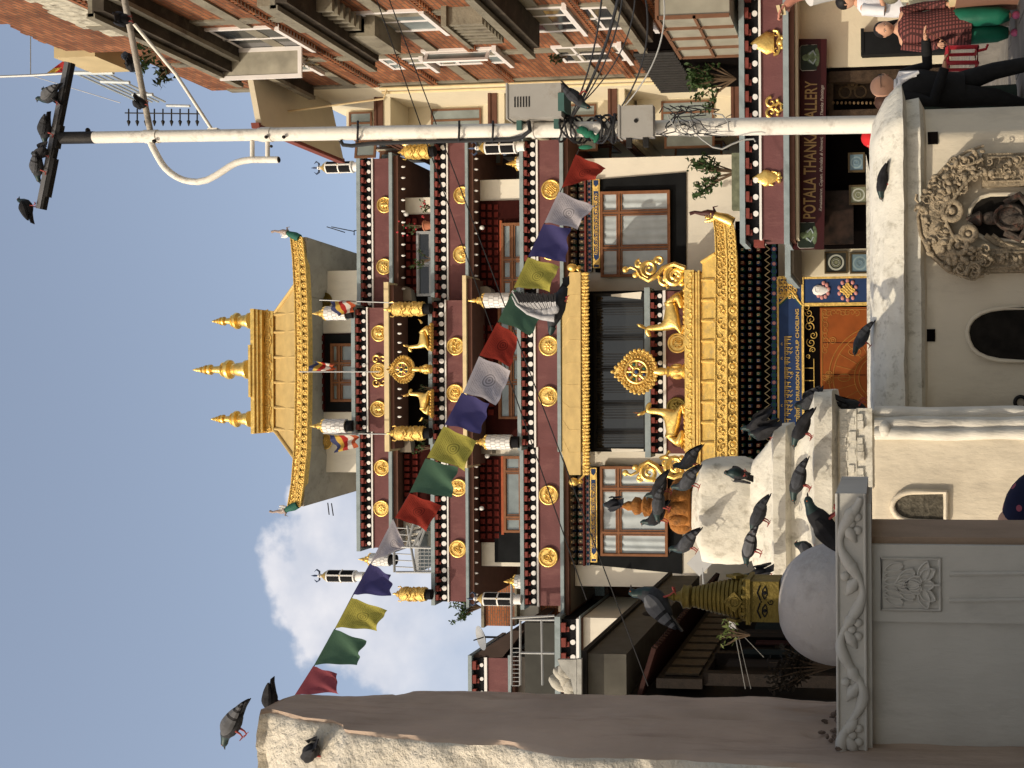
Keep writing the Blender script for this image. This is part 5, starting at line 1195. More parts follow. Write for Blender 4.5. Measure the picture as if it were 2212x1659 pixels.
# ================================================================= left background: brick house, terrace, shop row
lb = thing('small_brick_house', 'small orange brick rooftop house left of the monastery with a bush on top', 'house', P(1230, 1300, 36)); Y = 36
m = MB(); fbox(m, 1352, 1262, 1042, 1108, Y, 3); fbox(m, 1342, 1255, 1108, 1232, Y + .4, 3); m.build('wall', brick_s, lb, False)
m = MB(); fbox(m, 1356, 1258, 1036, 1042, Y - .1, 3.2); fbox(m, 1350, 1270, 1108, 1113, Y - .1, 1); m.build('roof_edge', concrete, lb, False)
m = MB(); fbox(m, 1340, 1285, 1116, 1160, Y + .2, .3); m.build('opening', whitewall, lb, False)
b = P(1040, 1312, Y); plant(b, 1.0, .9, 420, .08, 'spiky bush on the roof of the small brick house', 41, name='roof_bush', stems=18)
m = MB(); fbox(m, 1275, 1225, 1228, 2000, 37, .3); m.build('rear_wall', soffit, lb, False)
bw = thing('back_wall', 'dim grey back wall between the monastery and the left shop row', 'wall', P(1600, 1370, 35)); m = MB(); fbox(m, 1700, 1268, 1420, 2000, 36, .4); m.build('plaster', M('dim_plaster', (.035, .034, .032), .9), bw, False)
# row of shops along the left, wall parallel to the view (X = -5.5)
ls = thing('left_shop_row', 'shaded row of curio shops with sloping grey eave and maroon parapet on the left', 'building', (-6, 26, 0))
LX = -5.5
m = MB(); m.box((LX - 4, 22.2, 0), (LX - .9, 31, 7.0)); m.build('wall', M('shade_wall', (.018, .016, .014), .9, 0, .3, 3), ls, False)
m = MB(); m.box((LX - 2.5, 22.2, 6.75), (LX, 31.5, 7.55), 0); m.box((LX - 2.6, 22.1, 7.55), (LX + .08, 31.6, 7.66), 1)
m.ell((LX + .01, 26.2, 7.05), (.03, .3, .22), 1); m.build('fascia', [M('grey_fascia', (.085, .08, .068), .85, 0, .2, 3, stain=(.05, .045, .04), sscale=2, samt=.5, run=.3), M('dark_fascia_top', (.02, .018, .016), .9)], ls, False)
m = MB(); m.prism([P(1204, 1425, 21.9), P(1245, 1425, 21.9), P(1245, 1560, 21.9), P(1240, 1500, 21.9), P(1233, 1468, 21.9), P(1213, 1445, 21.9)], (0, .1, 0)); m.prism([P(1246, 1424, 21.85), P(1256, 1424, 21.85), P(1256, 1560, 21.85), P(1246, 1560, 21.85)], (0, .1, 0)); m.build('gable_board', M('grey_white_board', (.36, .36, .34), .85, 0, .15, 5, .3, 12, stain=(.15, .14, .12), sscale=4, samt=.6), ls, False)
m = MB()    # lower corrugated roof
for k in range(40): y0 = 22.4 + k * .23; m.tube([(LX + .1, y0, 6.2), (LX - 1.6, y0, 6.75)], .07, 5)
m.build('corrugated_roof', M('rust_red_roof', (.03, .009, .007), .8, 0, .3, 3), ls, False)
m = MB(); m.box((LX - .7, 22.3, 5.2), (LX - .5, 31, 6.15), 0)
for k in range(12): m.box((LX - .48, 22.5 + k * .7, 5.3), (LX - .44, 23.0 + k * .7, 6.0), 1)
for k in range(6): m.box((LX - .65, 22.4 + k * 1.7, 0), (LX - .4, 22.65 + k * 1.7, 5.2), 0)
m.build('carved_front', [M('carved_brown', (.012, .008, .006), .8, 0, .4, 8, .6), M('carved_tan', (.05, .036, .022), .7, 0, .4, 9, .6)], ls, False)
# hung cloth goods in the dark
rg = random.Random(9)
for k in range(9):
    m = MB(); y0 = 22.9 + k * .9; zt_ = 4.8 - .2 * (k % 3); n = 10; w_ = .6
    vs = []
    for i in range(n + 1):
        for j in range(2): vs.append((LX - .38 + .05 * math.sin(i * 1.7 + k), y0 + w_ * i / n, zt_ - j * (1.6 + .4 * (k % 2))))
    m.add(vs, [(2 * i, 2 * i + 2, 2 * i + 3, 2 * i + 1) for i in range(n)]); 
    m.build('hanging_cloth', M('dim_cloth', ((.02, .016, .014), (.012, .018, .02), (.025, .008, .008))[k % 3], .9), ls, True)
# maroon roof terraces behind it
tr = thing('left_terrace_house', 'dotted maroon parapet house with roof railing, behind the left shop row', 'building', P(1210, 1400, 31.5))
parapet(1500, 1338, 31.5, (1198, 1210, 1228, 1242, 1248, 1252, 1254, 1256), 4, parent=tr, per=.42)
m = MB(); fbox(m, 1500, 1338, 1252, 1700, 31.52, 3.8); m.build('wall', whitewall, tr, False)
tr2 = thing('far_left_house', 'upper maroon house with dotted cornice and slanting dark eave at the far left', 'building', P(1050, 1450, 34))
parapet(1540, 1421, 33, (1011, 1019, 1033, 1043, 1049, 1098, 1104, 1110), 3, parent=tr2, per=.42)
m = MB(); fbox(m, 1540, 1422, 1110, 1420, 33.2, 2.8); m.build('wall', M('dim_wall', (.2, .18, .16), .9), tr2, False)
m = MB(); a, b_ = P(1012, 1423, 33), P(1108, 1362, 33); m.prism([a, b_, b_ - Vector((0, 0, .35)), P(1085, 1420, 33)], (0, 3.5, 0)); m.build('slanting_eave', [M('dark_eave', (.04, .025, .02), .8)], tr2, False)
m = MB(); Y = 31.4
for (a, b_) in (((1124, 1340), (1124, 1480)), ((1170, 1340), (1172, 1480)), ((1122, 1339), (1198, 1339)), ((1124, 1410), (1198, 1411)), ((1105, 1262), (1105, 1480)), ((1105, 1335), (1198, 1330))): bar(a, b_, .035)
for k in range(10): bar((1106, 1400 + k * 9), (1122, 1400 + k * 9), .012)
rt = thing('terrace_railing', 'thin grey steel frame railing on the left terrace', 'railing', P(1198, 1400, Y)); m.build('rail', greymetal, rt)
m = MB(); fbox(m, 1500, 1345, 1130, 1196, 32.8, .2); tag(m.build('mesh_shed', M('shed_dark', (.05, .05, .045), .8), None, False), 'dark mesh shed standing on the left terrace behind the railing', 'shed')
m = MB(); rg = random.Random(2)
for k in range(7): c = P(1205 + rg.random() * 28, 1442 + rg.random() * 40, 25.); m.ell(c, (.28, .2, .16), n=9, k=6, rot=Matrix.Rotation(rg.random() * 3, 3, 'Y'))
tag(m.build('rubble_sacks', M('dusty_sack', (.42, .4, .35), .9, 0, .2, 8, .5), None, True), 'heap of pale sacks at the edge of the left terrace', 'sacks')
# curved eave of an old house between
oe = thing('old_curved_eave', 'dark upturned timber eave rising in the gap left of the monastery', 'eave', P(1400, 1330, 28)); m = MB()
pth = [P(1395, 1400, 33), P(1368, 1350, 33.4), P(1335, 1325, 33.8), P(1302, 1308, 34.2), P(1292, 1285, 34.6)]
for i in range(4): a, b_ = pth[i], pth[i + 1]; u = Vector((0, 0, .22)); d = Vector((.0, 1.5, 0)); m.hexa([a, b_, b_ + d, a + d, a + u, b_ + u, b_ + d + u, a + d + u])
m.build('eave_board', M('grey_brown_wood', (.1, .075, .06), .85, 0, .25, 5), oe, False)
m = MB(); m.prism([P(1400, 1402, 34.7), P(1330, 1322, 34.7), P(1312, 1268, 34.7), P(1480, 1262, 34.7), P(1520, 1400, 34.7)], (0, .3, 0)); m.build('timber_wall', M('dark_brown_wood', (.06, .03, .02), .8, 0, .35, 5), oe, False)
m = MB(); a = P(1345, 1250, 33.5); fbox(m, 1287, 1263, 1282, 1302, 34, .1)
tag(m.build('lattice_screen', M('blue_lattice', (.2, .28, .34), .7, 0, .5, 30), None, False), 'pale blue lattice screen seen in the gap left of the monastery', 'screen')
# ================================================================= foreground masonry
def fbm(p, s, o=4):
    return mnoise.fractal(Vector(p) * s, 1.0, 2.0, o)
# ---- tall leaning buttress at the left
BXw = -1.63
rows = [(546, 1543, 1540), (552, 1541, 1533), (565, 1540, 1524), (597, 1548, 1511), (640, 1560, 1505), (700, 1566, 1502), (737, 1583, 1500), (860, 1594, 1493), (900, 1597, 1486), (1000, 1602, 1485), (1071, 1606, 1485), (1204, 1629, 1486), (1475, 1638, 1487), (1741, 1659, 1491), (2300, 1700, 1500)]
near = sorted([(Q(x, a, BXw).z, Q(x, a, BXw).y) for x, a, b in rows]); far = sorted([(Q(x, b, BXw).z, Q(x, b, BXw).y) for x, a, b in rows])
def interp(t, arr):
    if t <= arr[0][0]: return arr[0][1]
    for i in range(len(arr) - 1):
        if arr[i][0] <= t <= arr[i + 1][0]:
            u = (t - arr[i][0]) / max(1e-6, arr[i + 1][0] - arr[i][0]); return arr[i][1] + (arr[i + 1][1] - arr[i][1]) * u
    return arr[-1][1]
bt = thing('white_buttress', 'tall rough whitewashed buttress with shaded brown side, at the far left', 'wall', (BXw, 5.3, 0))
zmin = 0; zt_ = near[-1][0]
mf = MB(); ms = MB(); nz_ = 150
def rowpts(z):
    yn = interp(z, near); yf = interp(z, far)
    if z < far[0][0]: yf = far[0][1]
    return yn, yf
zs = [zmin + (zt_ - zmin) * (i / nz_) for i in range(nz_ + 1)]
fr_, si_ = [], []
for z in zs:
    yn, yf = rowpts(z); row = []
    step = .035 if z > Q(697, 1600, BXw).z else 0.
    for j in range(41):     # front face, from left to corner
        X = -2.75 + (BXw + 2.75) * j / 40; y = yn + step + .0 * j
        d = .035 * fbm((X * 1.3, z * 1.3, 1), 2.2) + .012 * fbm((X, z, 3), 11) + .006 * fbm((X, z, 8), 30)
        if j > 34: y += .035 * ((j - 34) / 6) ** 2
        row.append(Vector((X - (.02 if j == 40 else 0), y - d, z)))
    fr_.append(row); row = []
    for j in range(61):
        u = j / 60; y = yn + step + .035 + (yf - yn - .03) * u
        d = .03 * fbm((y, z * .5, 5), 1.7) + .008 * fbm((y, z * .25, 7), 8) + .004 * fbm((y, z * .3, 9), 26)
        for (dy, dz, wy, wz, dp) in ((5.35, 2.28, .03, .16, .035), (5.6, 3.55, .02, .12, .025), (5.2, 2.75, .015, .06, .02), (5.45, 3.0, .012, .2, .012), (5.15, 1.9, .03, .05, .03)):
            d -= dp * math.exp(-((y - dy) / wy) ** 2 - ((z - dz) / wz) ** 2)
        edge = .06 * max(0, (u - .8) / .2) ** 2 + (.02 if j == 0 else 0)
        row.append(Vector((BXw + d * min(1, u * 6) - edge, y, z)))
    row[0] = fr_[-1][-1].copy(); si_.append(row)
def grid(mb, G): 
    n, k = len(G), len(G[0]); mb.add([p for r in G for p in r], [(i * k + j, i * k + j + 1, (i + 1) * k + j + 1, (i + 1) * k + j) for i in range(n - 1) for j in range(k - 1)])
grid(mf, fr_); grid(ms, si_)
ms.add(fr_[-1] + [Vector((-2.75, 5.9, zt_)), si_[-1][-1]], [tuple(range(41)) + (42, 41)])
zf = Q(1741, 1485, BXw).z
bk = []
for z in zs: yn, yf = rowpts(z); bk.append([Vector((BXw - .08, yf, z)), Vector((-2.75, yf, z)), Vector((-2.75, yn + .035, z))])
grid(ms, bk)
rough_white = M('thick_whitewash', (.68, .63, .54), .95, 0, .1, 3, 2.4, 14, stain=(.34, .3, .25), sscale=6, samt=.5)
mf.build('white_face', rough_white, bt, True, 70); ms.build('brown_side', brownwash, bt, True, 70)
# off picture: unseen wall block added on the left to shade pillar and lower buttress
wl = MB(); wl.box((-3.6, -1.0, 0), (-2.25, 4.15, 3.32)); tag(wl.build('shade_blocker_wall', stucco, None, False), 'added whitewashed wall block, unseen outside the left edge, shading the pillar and lower buttress', 'wall')

# ---- carved grey pillar with vine ledge
gp = thing('carved_pillar', 'grey plastered pillar with lotus relief and a vine carved ledge, bottom left', 'pillar', (-1.2, 5, 0))
YPf = 5.02
xl = P(2000, 1660, YPf).x; xr = P(2000, 1180, YPf).x; zl = zz(1868, 4.95)
m = MB(); m.box((xl, YPf + .02, 0), (xr, YPf + .75, zl)); m.box((P(2000, 1344, YPf).x, YPf, 0), (xr + .005, YPf + .1, zl - .002))
for y in (1240, 1297): m.tube([P(2050, y, YPf), P(2250, y - 2, YPf), P(2600, y - 4, YPf)], .011, 6)
m.build('shaft', greyplaster, gp, True, 30)
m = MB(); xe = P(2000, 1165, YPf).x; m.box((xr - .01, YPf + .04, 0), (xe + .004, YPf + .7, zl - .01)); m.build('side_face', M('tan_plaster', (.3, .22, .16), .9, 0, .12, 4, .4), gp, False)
m = MB(); c = P(1967, 1262, YPf - .002); W2 = .115; H2 = .13
ring = [c + Vector((-W2, 0, -H2)), c + Vector((W2, 0, -H2)), c + Vector((W2, 0, H2)), c + Vector((-W2, 0, H2))]
def petal(dx, dz, a, L, w, lift):      # pointed flat petal with a raised rim
    n = 9; rt = Matrix.Rotation(-a, 3, 'Y'); o = c + Vector((dx, -lift, dz)); L_ = []; R__ = []; C_ = []
    for i in range(n):
        u = i / (n - 1); ww = w * math.sin(math.pi * min(1, u * .93 + .07)) ** .75 * (1 - .25 * u)
        L_.append(o + rt @ Vector((-ww, 0, L * u))); R__.append(o + rt @ Vector((ww, 0, L * u))); C_.append(o + rt @ Vector((0, .006, L * u)))
    m.add(L_ + C_ + R__, [(i, i + 1, n + i + 1, n + i) for i in range(n - 1)] + [(n + i, n + i + 1, 2 * n + i + 1, 2 * n + i) for i in range(n - 1)])
    m.tube(L_ + R__[::-1], .0045, 5)
for k in range(6): petal(-.088 + .035 * k, .035, (k - 2.5) * .12, .085, .021, .006)
for k in range(5): petal(-.062 + .031 * k, -.015, (k - 2) * .3, .09, .026, .014)
for k in range(3): petal(-.03 + .03 * k, -.045, (k - 1) * .55, .08, .028, .022)
for (dx, a, L_p) in ((-.02, 1.9, .09), (.02, -1.9, .09), (-.03, 2.6, .075), (.03, -2.6, .075), (0, 3.14, .06)): petal(dx, -.045, a, L_p, .026, .016)
m.tube([ring[0], ring[1], ring[2], ring[3], ring[0], ring[1]], .009, 6)
m.box((c.x - .004, c.y - .02, c.z - H2), (c.x + .004, c.y, c.z - .06))
m.build('lotus_relief', greyplaster, gp, True, 70)
# ledge
zl0, zl1 = zz(1870, 4.95), zz(1803, 4.95); lx0 = P(1835, 1640, 4.95).x; lx1 = P(1835, 1066, 4.95).x
m = MB(); m.box((lx0, 4.95, zl0), (lx1, 5.85, zl1)); m.box((lx0, 4.97, zl0 - .02), (lx1 - .05, 5.8, zl0 + .001)); lo = m.build('ledge_slab', greyplaster, gp, False)
m = MB(); L = lx1 - lx0; zc = (zl0 + zl1) / 2; amp = (zl1 - zl0) * .36
wave = lambda u: zc + amp * math.sin(u * L / .235 * math.pi + 1.0)
m.tube([Vector((lx0 + .02 + (L - .04) * i / 90, 4.95, wave(i / 90))) for i in range(91)], [.022 + .006 * math.sin(i * .4) for i in range(91)], 9)
m.tube([Vector((lx0 + .02 + (L - .04) * i / 90, 4.95, wave(i / 90) + .017 * math.cos(i / 90 * L / .235 * math.pi + 1.0))) for i in range(91)], .007, 6)
m.tube([Vector((lx0, 4.948, zl0 + .008)), Vector((lx1, 4.948, zl0 + .008))], .008, 6); m.tube([Vector((lx0, 4.948, zl1 - .006)), Vector((lx1, 4.948, zl1 - .006))], .008, 6)
for k in range(6):
    u = (k + .78 - 1 / math.pi) * .235 / L
    if u < 0 or u > .98: continue
    s = 1 if k % 2 else -1; c = Vector((lx0 + u * L, 4.95, zc + s * -.012 * -1))
    zc2 = zc - (wave(u) - zc) * .45
    for q in range(3): m.ell((c.x - .03 + .03 * q, 4.948, zc2 + .014 * ((q % 2) * 2 - 1)), (.021, .016, .021), n=10, k=7)
    for s2 in (-1, 1): m.tube([Vector((c.x, 4.95, wave(u))), Vector((c.x + s2 * .045, 4.948, zc2 + (wave(u) - zc) * .5)), Vector((c.x + s2 * .085, 4.95, zc2 - (wave(u) - zc) * .3))], [.012, .03, .005], 8, flat=1)
m.build('vine_relief', greyplaster, lo, True, 70)
m = MB(); rgb_ = random.Random(31)
for k in range(34):
    z = zl1 + .1 * rgb_.random() ** 2 - .01; yv = rgb_.uniform(4.93, 5.5); m.ell((BXw + .005 + .015 * rgb_.random(), yv, z), (.008 + .006 * rgb_.random(), .014 * rgb_.random() + .006, .008 + .012 * rgb_.random()), n=6, k=4)
m.build('crumbled_plaster', M('crumbled', (.17, .125, .1), .95, 0, .5, 20, 1., 30), bt, False)
# ---- small stupa on the pillar: grey dome, gold cube with eyes, ringed spire
sp_ = thing('small_stupa', 'small stupa with grey dome and gold ringed spire painted with eyes, on the carved pillar', 'stupa', P(1803, 1300, 5.42))
cx = P(1740, 1298, 5.42).x; YC_ = 5.42; b0 = zl1; ht = zz(1677, YC_) - b0; rr_ = abs(xx(1432, YC_, 1790) - xx(1168, YC_, 1790)) / 2
m = MB(); m.lathe([(rr_ * math.cos(a) ** .85, ht * math.sin(a)) for a in [i * math.pi / 2 / 14 for i in range(14)]] + [(.03, ht)], (cx - .01, YC_, b0), 36); m.build('dome', M('dome_plaster', (.42, .395, .385), .88, 0, .08, 3, .8, 14, stain=(.24, .22, .2), sscale=4, samt=.6), sp_)
gx = P(1640, 1302, YC_ - .12).x; hw_ = .098; z0h, z1h = b0 + ht - .015, zz(1618, YC_ - .1)
m = MB(); m.box((gx - hw_, YC_ - hw_, z0h), (gx + hw_, YC_ + hw_, z1h)); m.box((gx - hw_ * 1.12, YC_ - hw_ * 1.12, z1h), (gx + hw_ * 1.12, YC_ + hw_ * 1.12, z1h + .022)); cu = m.build('harmika', gold_dull, sp_, False)
m = MB(); yf_ = YC_ - hw_ - .002; zc = (z0h + z1h) / 2
for s in (-1, 1):
    e = Vector((gx + s * .043, yf_, zc)); m.tube([e + Vector((-.03, 0, .0)), e + Vector((-.01, 0, .012)), e + Vector((.012, 0, .01)), e + Vector((.032, 0, -.003))], .0032, 5)
    m.tube([e + Vector((-.03, 0, .0)), e + Vector((-.008, 0, -.012)), e + Vector((.014, 0, -.01)), e + Vector((.032, 0, -.003))], .0028, 5); m.ell(e, (.009, .003, .009)); m.tube([e + Vector((-.036, 0, .02)), e + Vector((0, 0, .036)), e + Vector((.036, 0, .022))], .004, 5)
m.spiral((gx, yf_, zc - .03), .014, 1.2, .003, a0=1.5, n=12, k=4); m.ell((gx, yf_, zc + .018), (.004, .003, .004))
m.build('painted_eyes', black, cu)
m = MB(); zb = z1h + .022; zt2 = zz(1490, YC_ - .05); nr = 13
pr = []
for i in range(nr):
    r = .106 + (.052 - .106) * (i / (nr - 1)) ** 1.2; z = zb + (zt2 - zb) * i / nr; h = (zt2 - zb) / nr
    pr += [(r * .9, z), (r, z + h * .2), (r, z + h * .75), (r * .9, z + h * .98)]
m.lathe(pr, (gx, YC_, 0), 22)
for a in (-math.pi / 2, 0, math.pi, math.pi / 2):
    d = Vector((math.cos(a), math.sin(a), 0)); c = Vector((gx, YC_, zb + .055)) + d * .1; t_ = Vector((-d.y, d.x, 0)); m.prism([c - t_ * .05, c + Vector((0, 0, -.04)), c + t_ * .05, c + Vector((0, 0, .055))], d * .014); m.torus(c + d * .012, .022, .006, ax=d, n=12, k=4)
for i in range(14): a = i * .45; m.ell((gx + math.cos(a) * .1, YC_ + math.sin(a) * .1, zb + .012), (.016, .016, .016), n=6, k=4)
m.lathe([(.04, zt2), (.06, zt2 + .012), (.054, zt2 + .03), (.06, zt2 + .045), (.03, zt2 + .062), (.02, zt2 + .085), (.026, zt2 + .095), (.012, zt2 + .12), (.004, zt2 + .14)], (gx, YC_, 0), 16)
m.build('spire', gold_dull, sp_)
STUPA_TOP = Vector((gx, YC_, zt2 + .14))
# dark dried shrub and carved beasts beside the dome
b = P(1803, 1440, 5.6); plant(b, .36, .16, 500, .022, 'dark dried wreath heaped on the carved ledge beside the grey dome', 51, name='dried_wreath', stems=14, mat=M('dry_dark_leaves', (.03, .022, .014), .9))
b = P(1620, 1372, 7.); plant(b, .2, .1, 70, .022, 'tuft of pale green grass sprouting beside the gold spire', 52, name='grass_tuft', stems=12, mat=M('pale_grass', (.16, .2, .06), .7, trans=.3))

# ---- weathered white pier with stepped top and ochre finial
wp = thing('white_shrine_pier', 'weathered white shrine pier with stepped cornices and ochre lotus finial, crowded by pigeons', 'shrine', (-.9, 9.2, 0))
YW = 9.3
cxp = P(1850, 1102, YW).x
def HW(px): return px / FD * YW
zw = lambda x: zz(x, YW - .4)
prof = [(1478, 42), (1484, 62), (1500, 96), (1506, 108), (1512, 110), (1530, 113), (1560, 114), (1590, 112), (1606, 108), (1616, 104), (1622, 112), (1640, 132), (1656, 150), (1668, 168), (1672, 184), (1698, 186), (1702, 172), (1708, 158), (1722, 168), (1738, 196), (1752, 226), (1760, 246), (1763, 258), (1800, 260), (1804, 240), (1812, 216), (1880, 210), (1886, 214), (2600, 222)]
m = MB(); zsq = []
ring_n = 12
def sqring(hw, z, rnd, c=(cxp, YW)):
    pts = []
    for i in range(8 * ring_n):
        a = 2 * math.pi * i / (8 * ring_n); ca, sa = math.cos(a), math.sin(a)
        q = 1 / (abs(ca) ** rnd + abs(sa) ** rnd) ** (1 / rnd); pts.append(Vector((c[0] + ca * q * hw, c[1] + sa * q * hw * .75, z)))
    return pts
G = []
full = []
for i in range(len(prof) - 1):
    (xa, ha), (xb, hb) = prof[i], prof[i + 1]; k = max(1, int((xb - xa) / 9))
    for j in range(k): full.append((xa + (xb - xa) * j / k, ha + (hb - ha) * j / k))
full.append(prof[-1])
for (x, h) in full:
    z = zw(x); e = 14 if x > 1620 else (5 if x > 1500 else 3)
    R_ = sqring(HW(h), z, e)
    for p in R_:
        d = .008 * fbm(p, 3.5) + .003 * fbm(p, 14); o = Vector((p.x - cxp, p.y - YW, 0)).normalized(); p += o * d; p.z += .006 * fbm(p + Vector((5, 0, 0)), 3)
    G.append(R_ + [R_[0]])
Ga = [r for r, (x, h) in zip(G, full) if x <= 1812]; Gb = [r for r, (x, h) in zip(G, full) if x >= 1806]
grid(m, Ga); m.add(G[0][:-1], [tuple(range(8 * ring_n))]); m.build('stepped_top', stucco_dirty, wp, True, 60)
m = MB(); grid(m, Gb); m.build('shaft', stucco_clean, wp, True, 60)
m = MB(); yfp = YW - HW(214) * .75
for r in range(3):
    for k in range(10):
        if k % 4 == r: continue
        a = P(1822 + r * 18, 900 + k * 17 + (r % 2) * 8, yfp); m.box((a.x - .03 - .004 * (k % 4), yfp - .031 - .0035 * ((k * 5 + r) % 4), a.z - .02 - .006 * (k % 3)), (a.x + .022 + .007 * (k % 3), yfp + .05, a.z + .022))
for (x0, x1, y0, y1, d) in ((1815, 1850, 884, 1068, .05), (1850, 1884, 882, 1056, .03)): a = P(x0, y1, yfp); b_ = P(x1, y0, yfp); m.box((a.x, yfp - d * .6, b_.z), (b_.x, yfp + .1, a.z))
m.build('crumbling_course', stucco_dirty, wp, False)
m = MB()    # rounded corner mouldings on the right of the pier
for (y, r_, dy) in ((893, .055, .1), (916, .06, .04), (937, .05, 0.)):
    p0 = P(1890, y, yfp + dy); pts = [Vector((p0.x + .005 * math.sin(i * .5 + y), yfp + dy - .01 + .01 * math.cos(i * 1.3), p0.z * (1 - i / 24))) for i in range(25)]; m.tube(pts, [r_ * (1 + .04 * math.sin(i * .8 + y)) for i in range(25)], 10)
m.ell(P(1912, 928, yfp - .03), (.07, .05, .05)); m.build('corner_moulding', stucco, wp, True, 80)
nm = MB(); c = P(1985, 1094, yfp - .01)
def arch(c, hw, zlo, zhi, n=10):
    pts = [Vector((c.x - hw, c.y, c.z + zlo)), Vector((c.x + hw, c.y, c.z + zlo))]
    for i in range(n + 1): a = math.pi * i / n; pts.append(Vector((c.x + hw * math.cos(a), c.y, c.z + zhi - hw * 1.4 + hw * 1.4 * math.sin(a))))
    return pts
nm.prism(arch(c + Vector((0, -.012, 0)), .1, -.19, .19), (0, .06, 0), 0)
rim = arch(c + Vector((0, -.02, 0)), .115, -.205, .205); nm.tube(rim + [rim[0], rim[1]], .022, 8, 1); nm.build('small_niche', [M('niche_shade', (.10, .09, .07), .9, 0, .5, 25, 1.), stucco_clean], wp, True, 50)
m = MB(); zc_ = lambda x: zz(x, YW)
fb = zw(1478); fh = zz(1343, YW) - fb; fc = Vector((P(1410, 1093, YW).x, YW, 0))
m.lathe([(HW(30), fb - .02), (HW(50), fb + .01), (HW(52), fb + fh * .12), (HW(52), fb + fh * .22), (HW(48), fb + fh * .3), (HW(30), fb + fh * .33)], fc, 24)
for i in range(12): a = i * math.pi / 6; m.ell(fc + Vector((math.cos(a) * HW(47), math.sin(a) * HW(47), fb + fh * .16)), (HW(15), HW(15), fh * .14), n=8, k=8)
m.lathe([(HW(30), fb + fh * .3), (HW(36), fb + fh * .36), (HW(26), fb + fh * .5), (HW(16), fb + fh * .58), (HW(22), fb + fh * .62), (HW(24), fb + fh * .68), (HW(13), fb + fh * .72), (HW(19), fb + fh * .76), (HW(20), fb + fh * .82), (HW(10), fb + fh * .87), (HW(11), fb + fh * .92), (HW(4), fb + fh)], fc, 20)
m.build('ochre_finial', orange_stone, wp, True, 60)

# ---- long niche wall to the right of the pier
nw = thing('niche_wall', 'low whitewashed wall with thick sloping coping, carved arch and statue niches', 'wall', (1, 9.9, 0))
YN = 9.9
path = [(xx(960, YN, 2000), YN), (xx(292, YN, 2000), YN)]
c0x = path[1][0]; path += [(c0x + .30, YN + .30), (c0x + .30, YN + 2.2)]
def zn(x): return zz(x, YN)
pfl = [(-.42, zn(1890)), (-.3, zn(1880)), (-.1, zn(1888)), (.1, zn(1920) + .02), (.2, zn(1944)), (.215, zn(1953)), (.16, zn(1957)), (.08, zn(1962)), (.09, zn(1978)), (.10, zn(1990)), (.04, zn(1998)), (0, zn(2004)), (0, 0)]
# mitred sweep
def offs(path, d):
    out_ = []; n = len(path)
    for i, p in enumerate(path):
        p = Vector(p); dirs = []
        if i > 0: dirs.append((p - Vector(path[i - 1])).normalized())
        if i < n - 1: dirs.append((Vector(path[i + 1]) - p).normalized())
        ns = [Vector((dd.y, -dd.x)) for dd in dirs]; nn = sum(ns, Vector((0, 0))).normalized(); out_.append(p + nn * d / max(.4, nn.dot(ns[0])))
    return out_
seg = []
sub = []
for i in range(len(path) - 1):
    a, b_ = Vector(path[i]), Vector(path[i + 1]); k = 46 if i == 0 else 6
    for j in range(k): sub.append((i, j / k))
sub.append((len(path) - 2, 1.))
pf2 = []
for i in range(len(pfl) - 1):
    k = 4 if i < 4 else (14 if i == len(pfl) - 2 else 2)
    for j in range(k): u = j / k; pf2.append((pfl[i][0] + (pfl[i + 1][0] - pfl[i][0]) * u, pfl[i][1] + (pfl[i + 1][1] - pfl[i][1]) * u))
pf2.append(pfl[-1])
G = []
for d, z in pf2:
    op = offs(path, d); row = []
    for (i, u) in sub:
        p = op[i].lerp(op[i + 1], u); v = Vector((p.x, p.y, z)); q = .012 * fbm((v.x, v.z, v.y), 3) + .004 * fbm(v, 14)
        if z > zn(2004) : v.y -= q; v.z += q * .6
        else: v.y -= q * .6
        row.append(v)
    G.append(row)
kc = next(i for i, (d, z) in enumerate(pf2) if z <= zn(1998) + 1e-6)
m = MB(); grid(m, G[:kc + 1]); m.add([G[0][0], G[0][-1], Vector((path[2][0], YN + 2.2, zn(1868))), Vector((path[0][0], YN + 2.2, zn(1868)))], [(0, 1, 2, 3)]); m.build('coping', stucco_dirty, nw, True, 50)
m = MB(); grid(m, G[kc:]); m.build('wall_face', stucco_clean, nw, True, 60)
# square vents
for (x0, x1, ya, yb) in ((2004, 2026, 312, 285), (1996, 2020, 738, 711)):
    m = MB(); a = P(x0, ya, YN); b_ = P(x1, yb, YN); m.box((a.x, YN - .012, b_.z), (b_.x, YN + .03, a.z)); m.build('vent_hole', deep, nw, False)
# carved arch around the statue niche
m = MB(); yc2 = YN - .05
arcp = [(2120, 566), (2095, 572), (2062, 560), (2036, 532), (2018, 500), (2014, 470), (2024, 440), (2044, 408), (2066, 382), (2092, 364), (2120, 352)]
rgc = random.Random(12)
pts = [P(x, y, yc2) for x, y in arcp]
m.tube(pts, [.085, .11, .13, .145, .15, .15, .145, .13, .115, .1, .09], 12, flat=1, up=(0, 1, 0))
for j in range(3):
    m.tube([p + Vector((0, -.1 - .02 * j, 0)) + (p - P(2110, 462, yc2)).normalized() * (.13 - .12 * j) for p in pts], .016, 6)
for i in range(260):
    u = rgc.random() * (len(pts) - 1.001); k = int(u); p = pts[k].lerp(pts[k + 1], u - k); r_ = .115
    q = p + Vector((rgc.uniform(-1, 1) * r_, -.1 - rgc.random() * .05, rgc.uniform(-1, 1) * r_)); s_ = rgc.uniform(.014, .034)
    if rgc.random() < .35: m.spiral(q, s_ * 1.8, 1.2, s_ * .45, a0=rgc.random() * 6, n=9, k=4, sgn=rgc.choice((-1, 1)))
    else: m.ell(q, (s_ * 1.3, s_, s_ * .8), n=7, k=5, rot=Matrix.Rotation(rgc.random() * 3, 3, 'Y'))
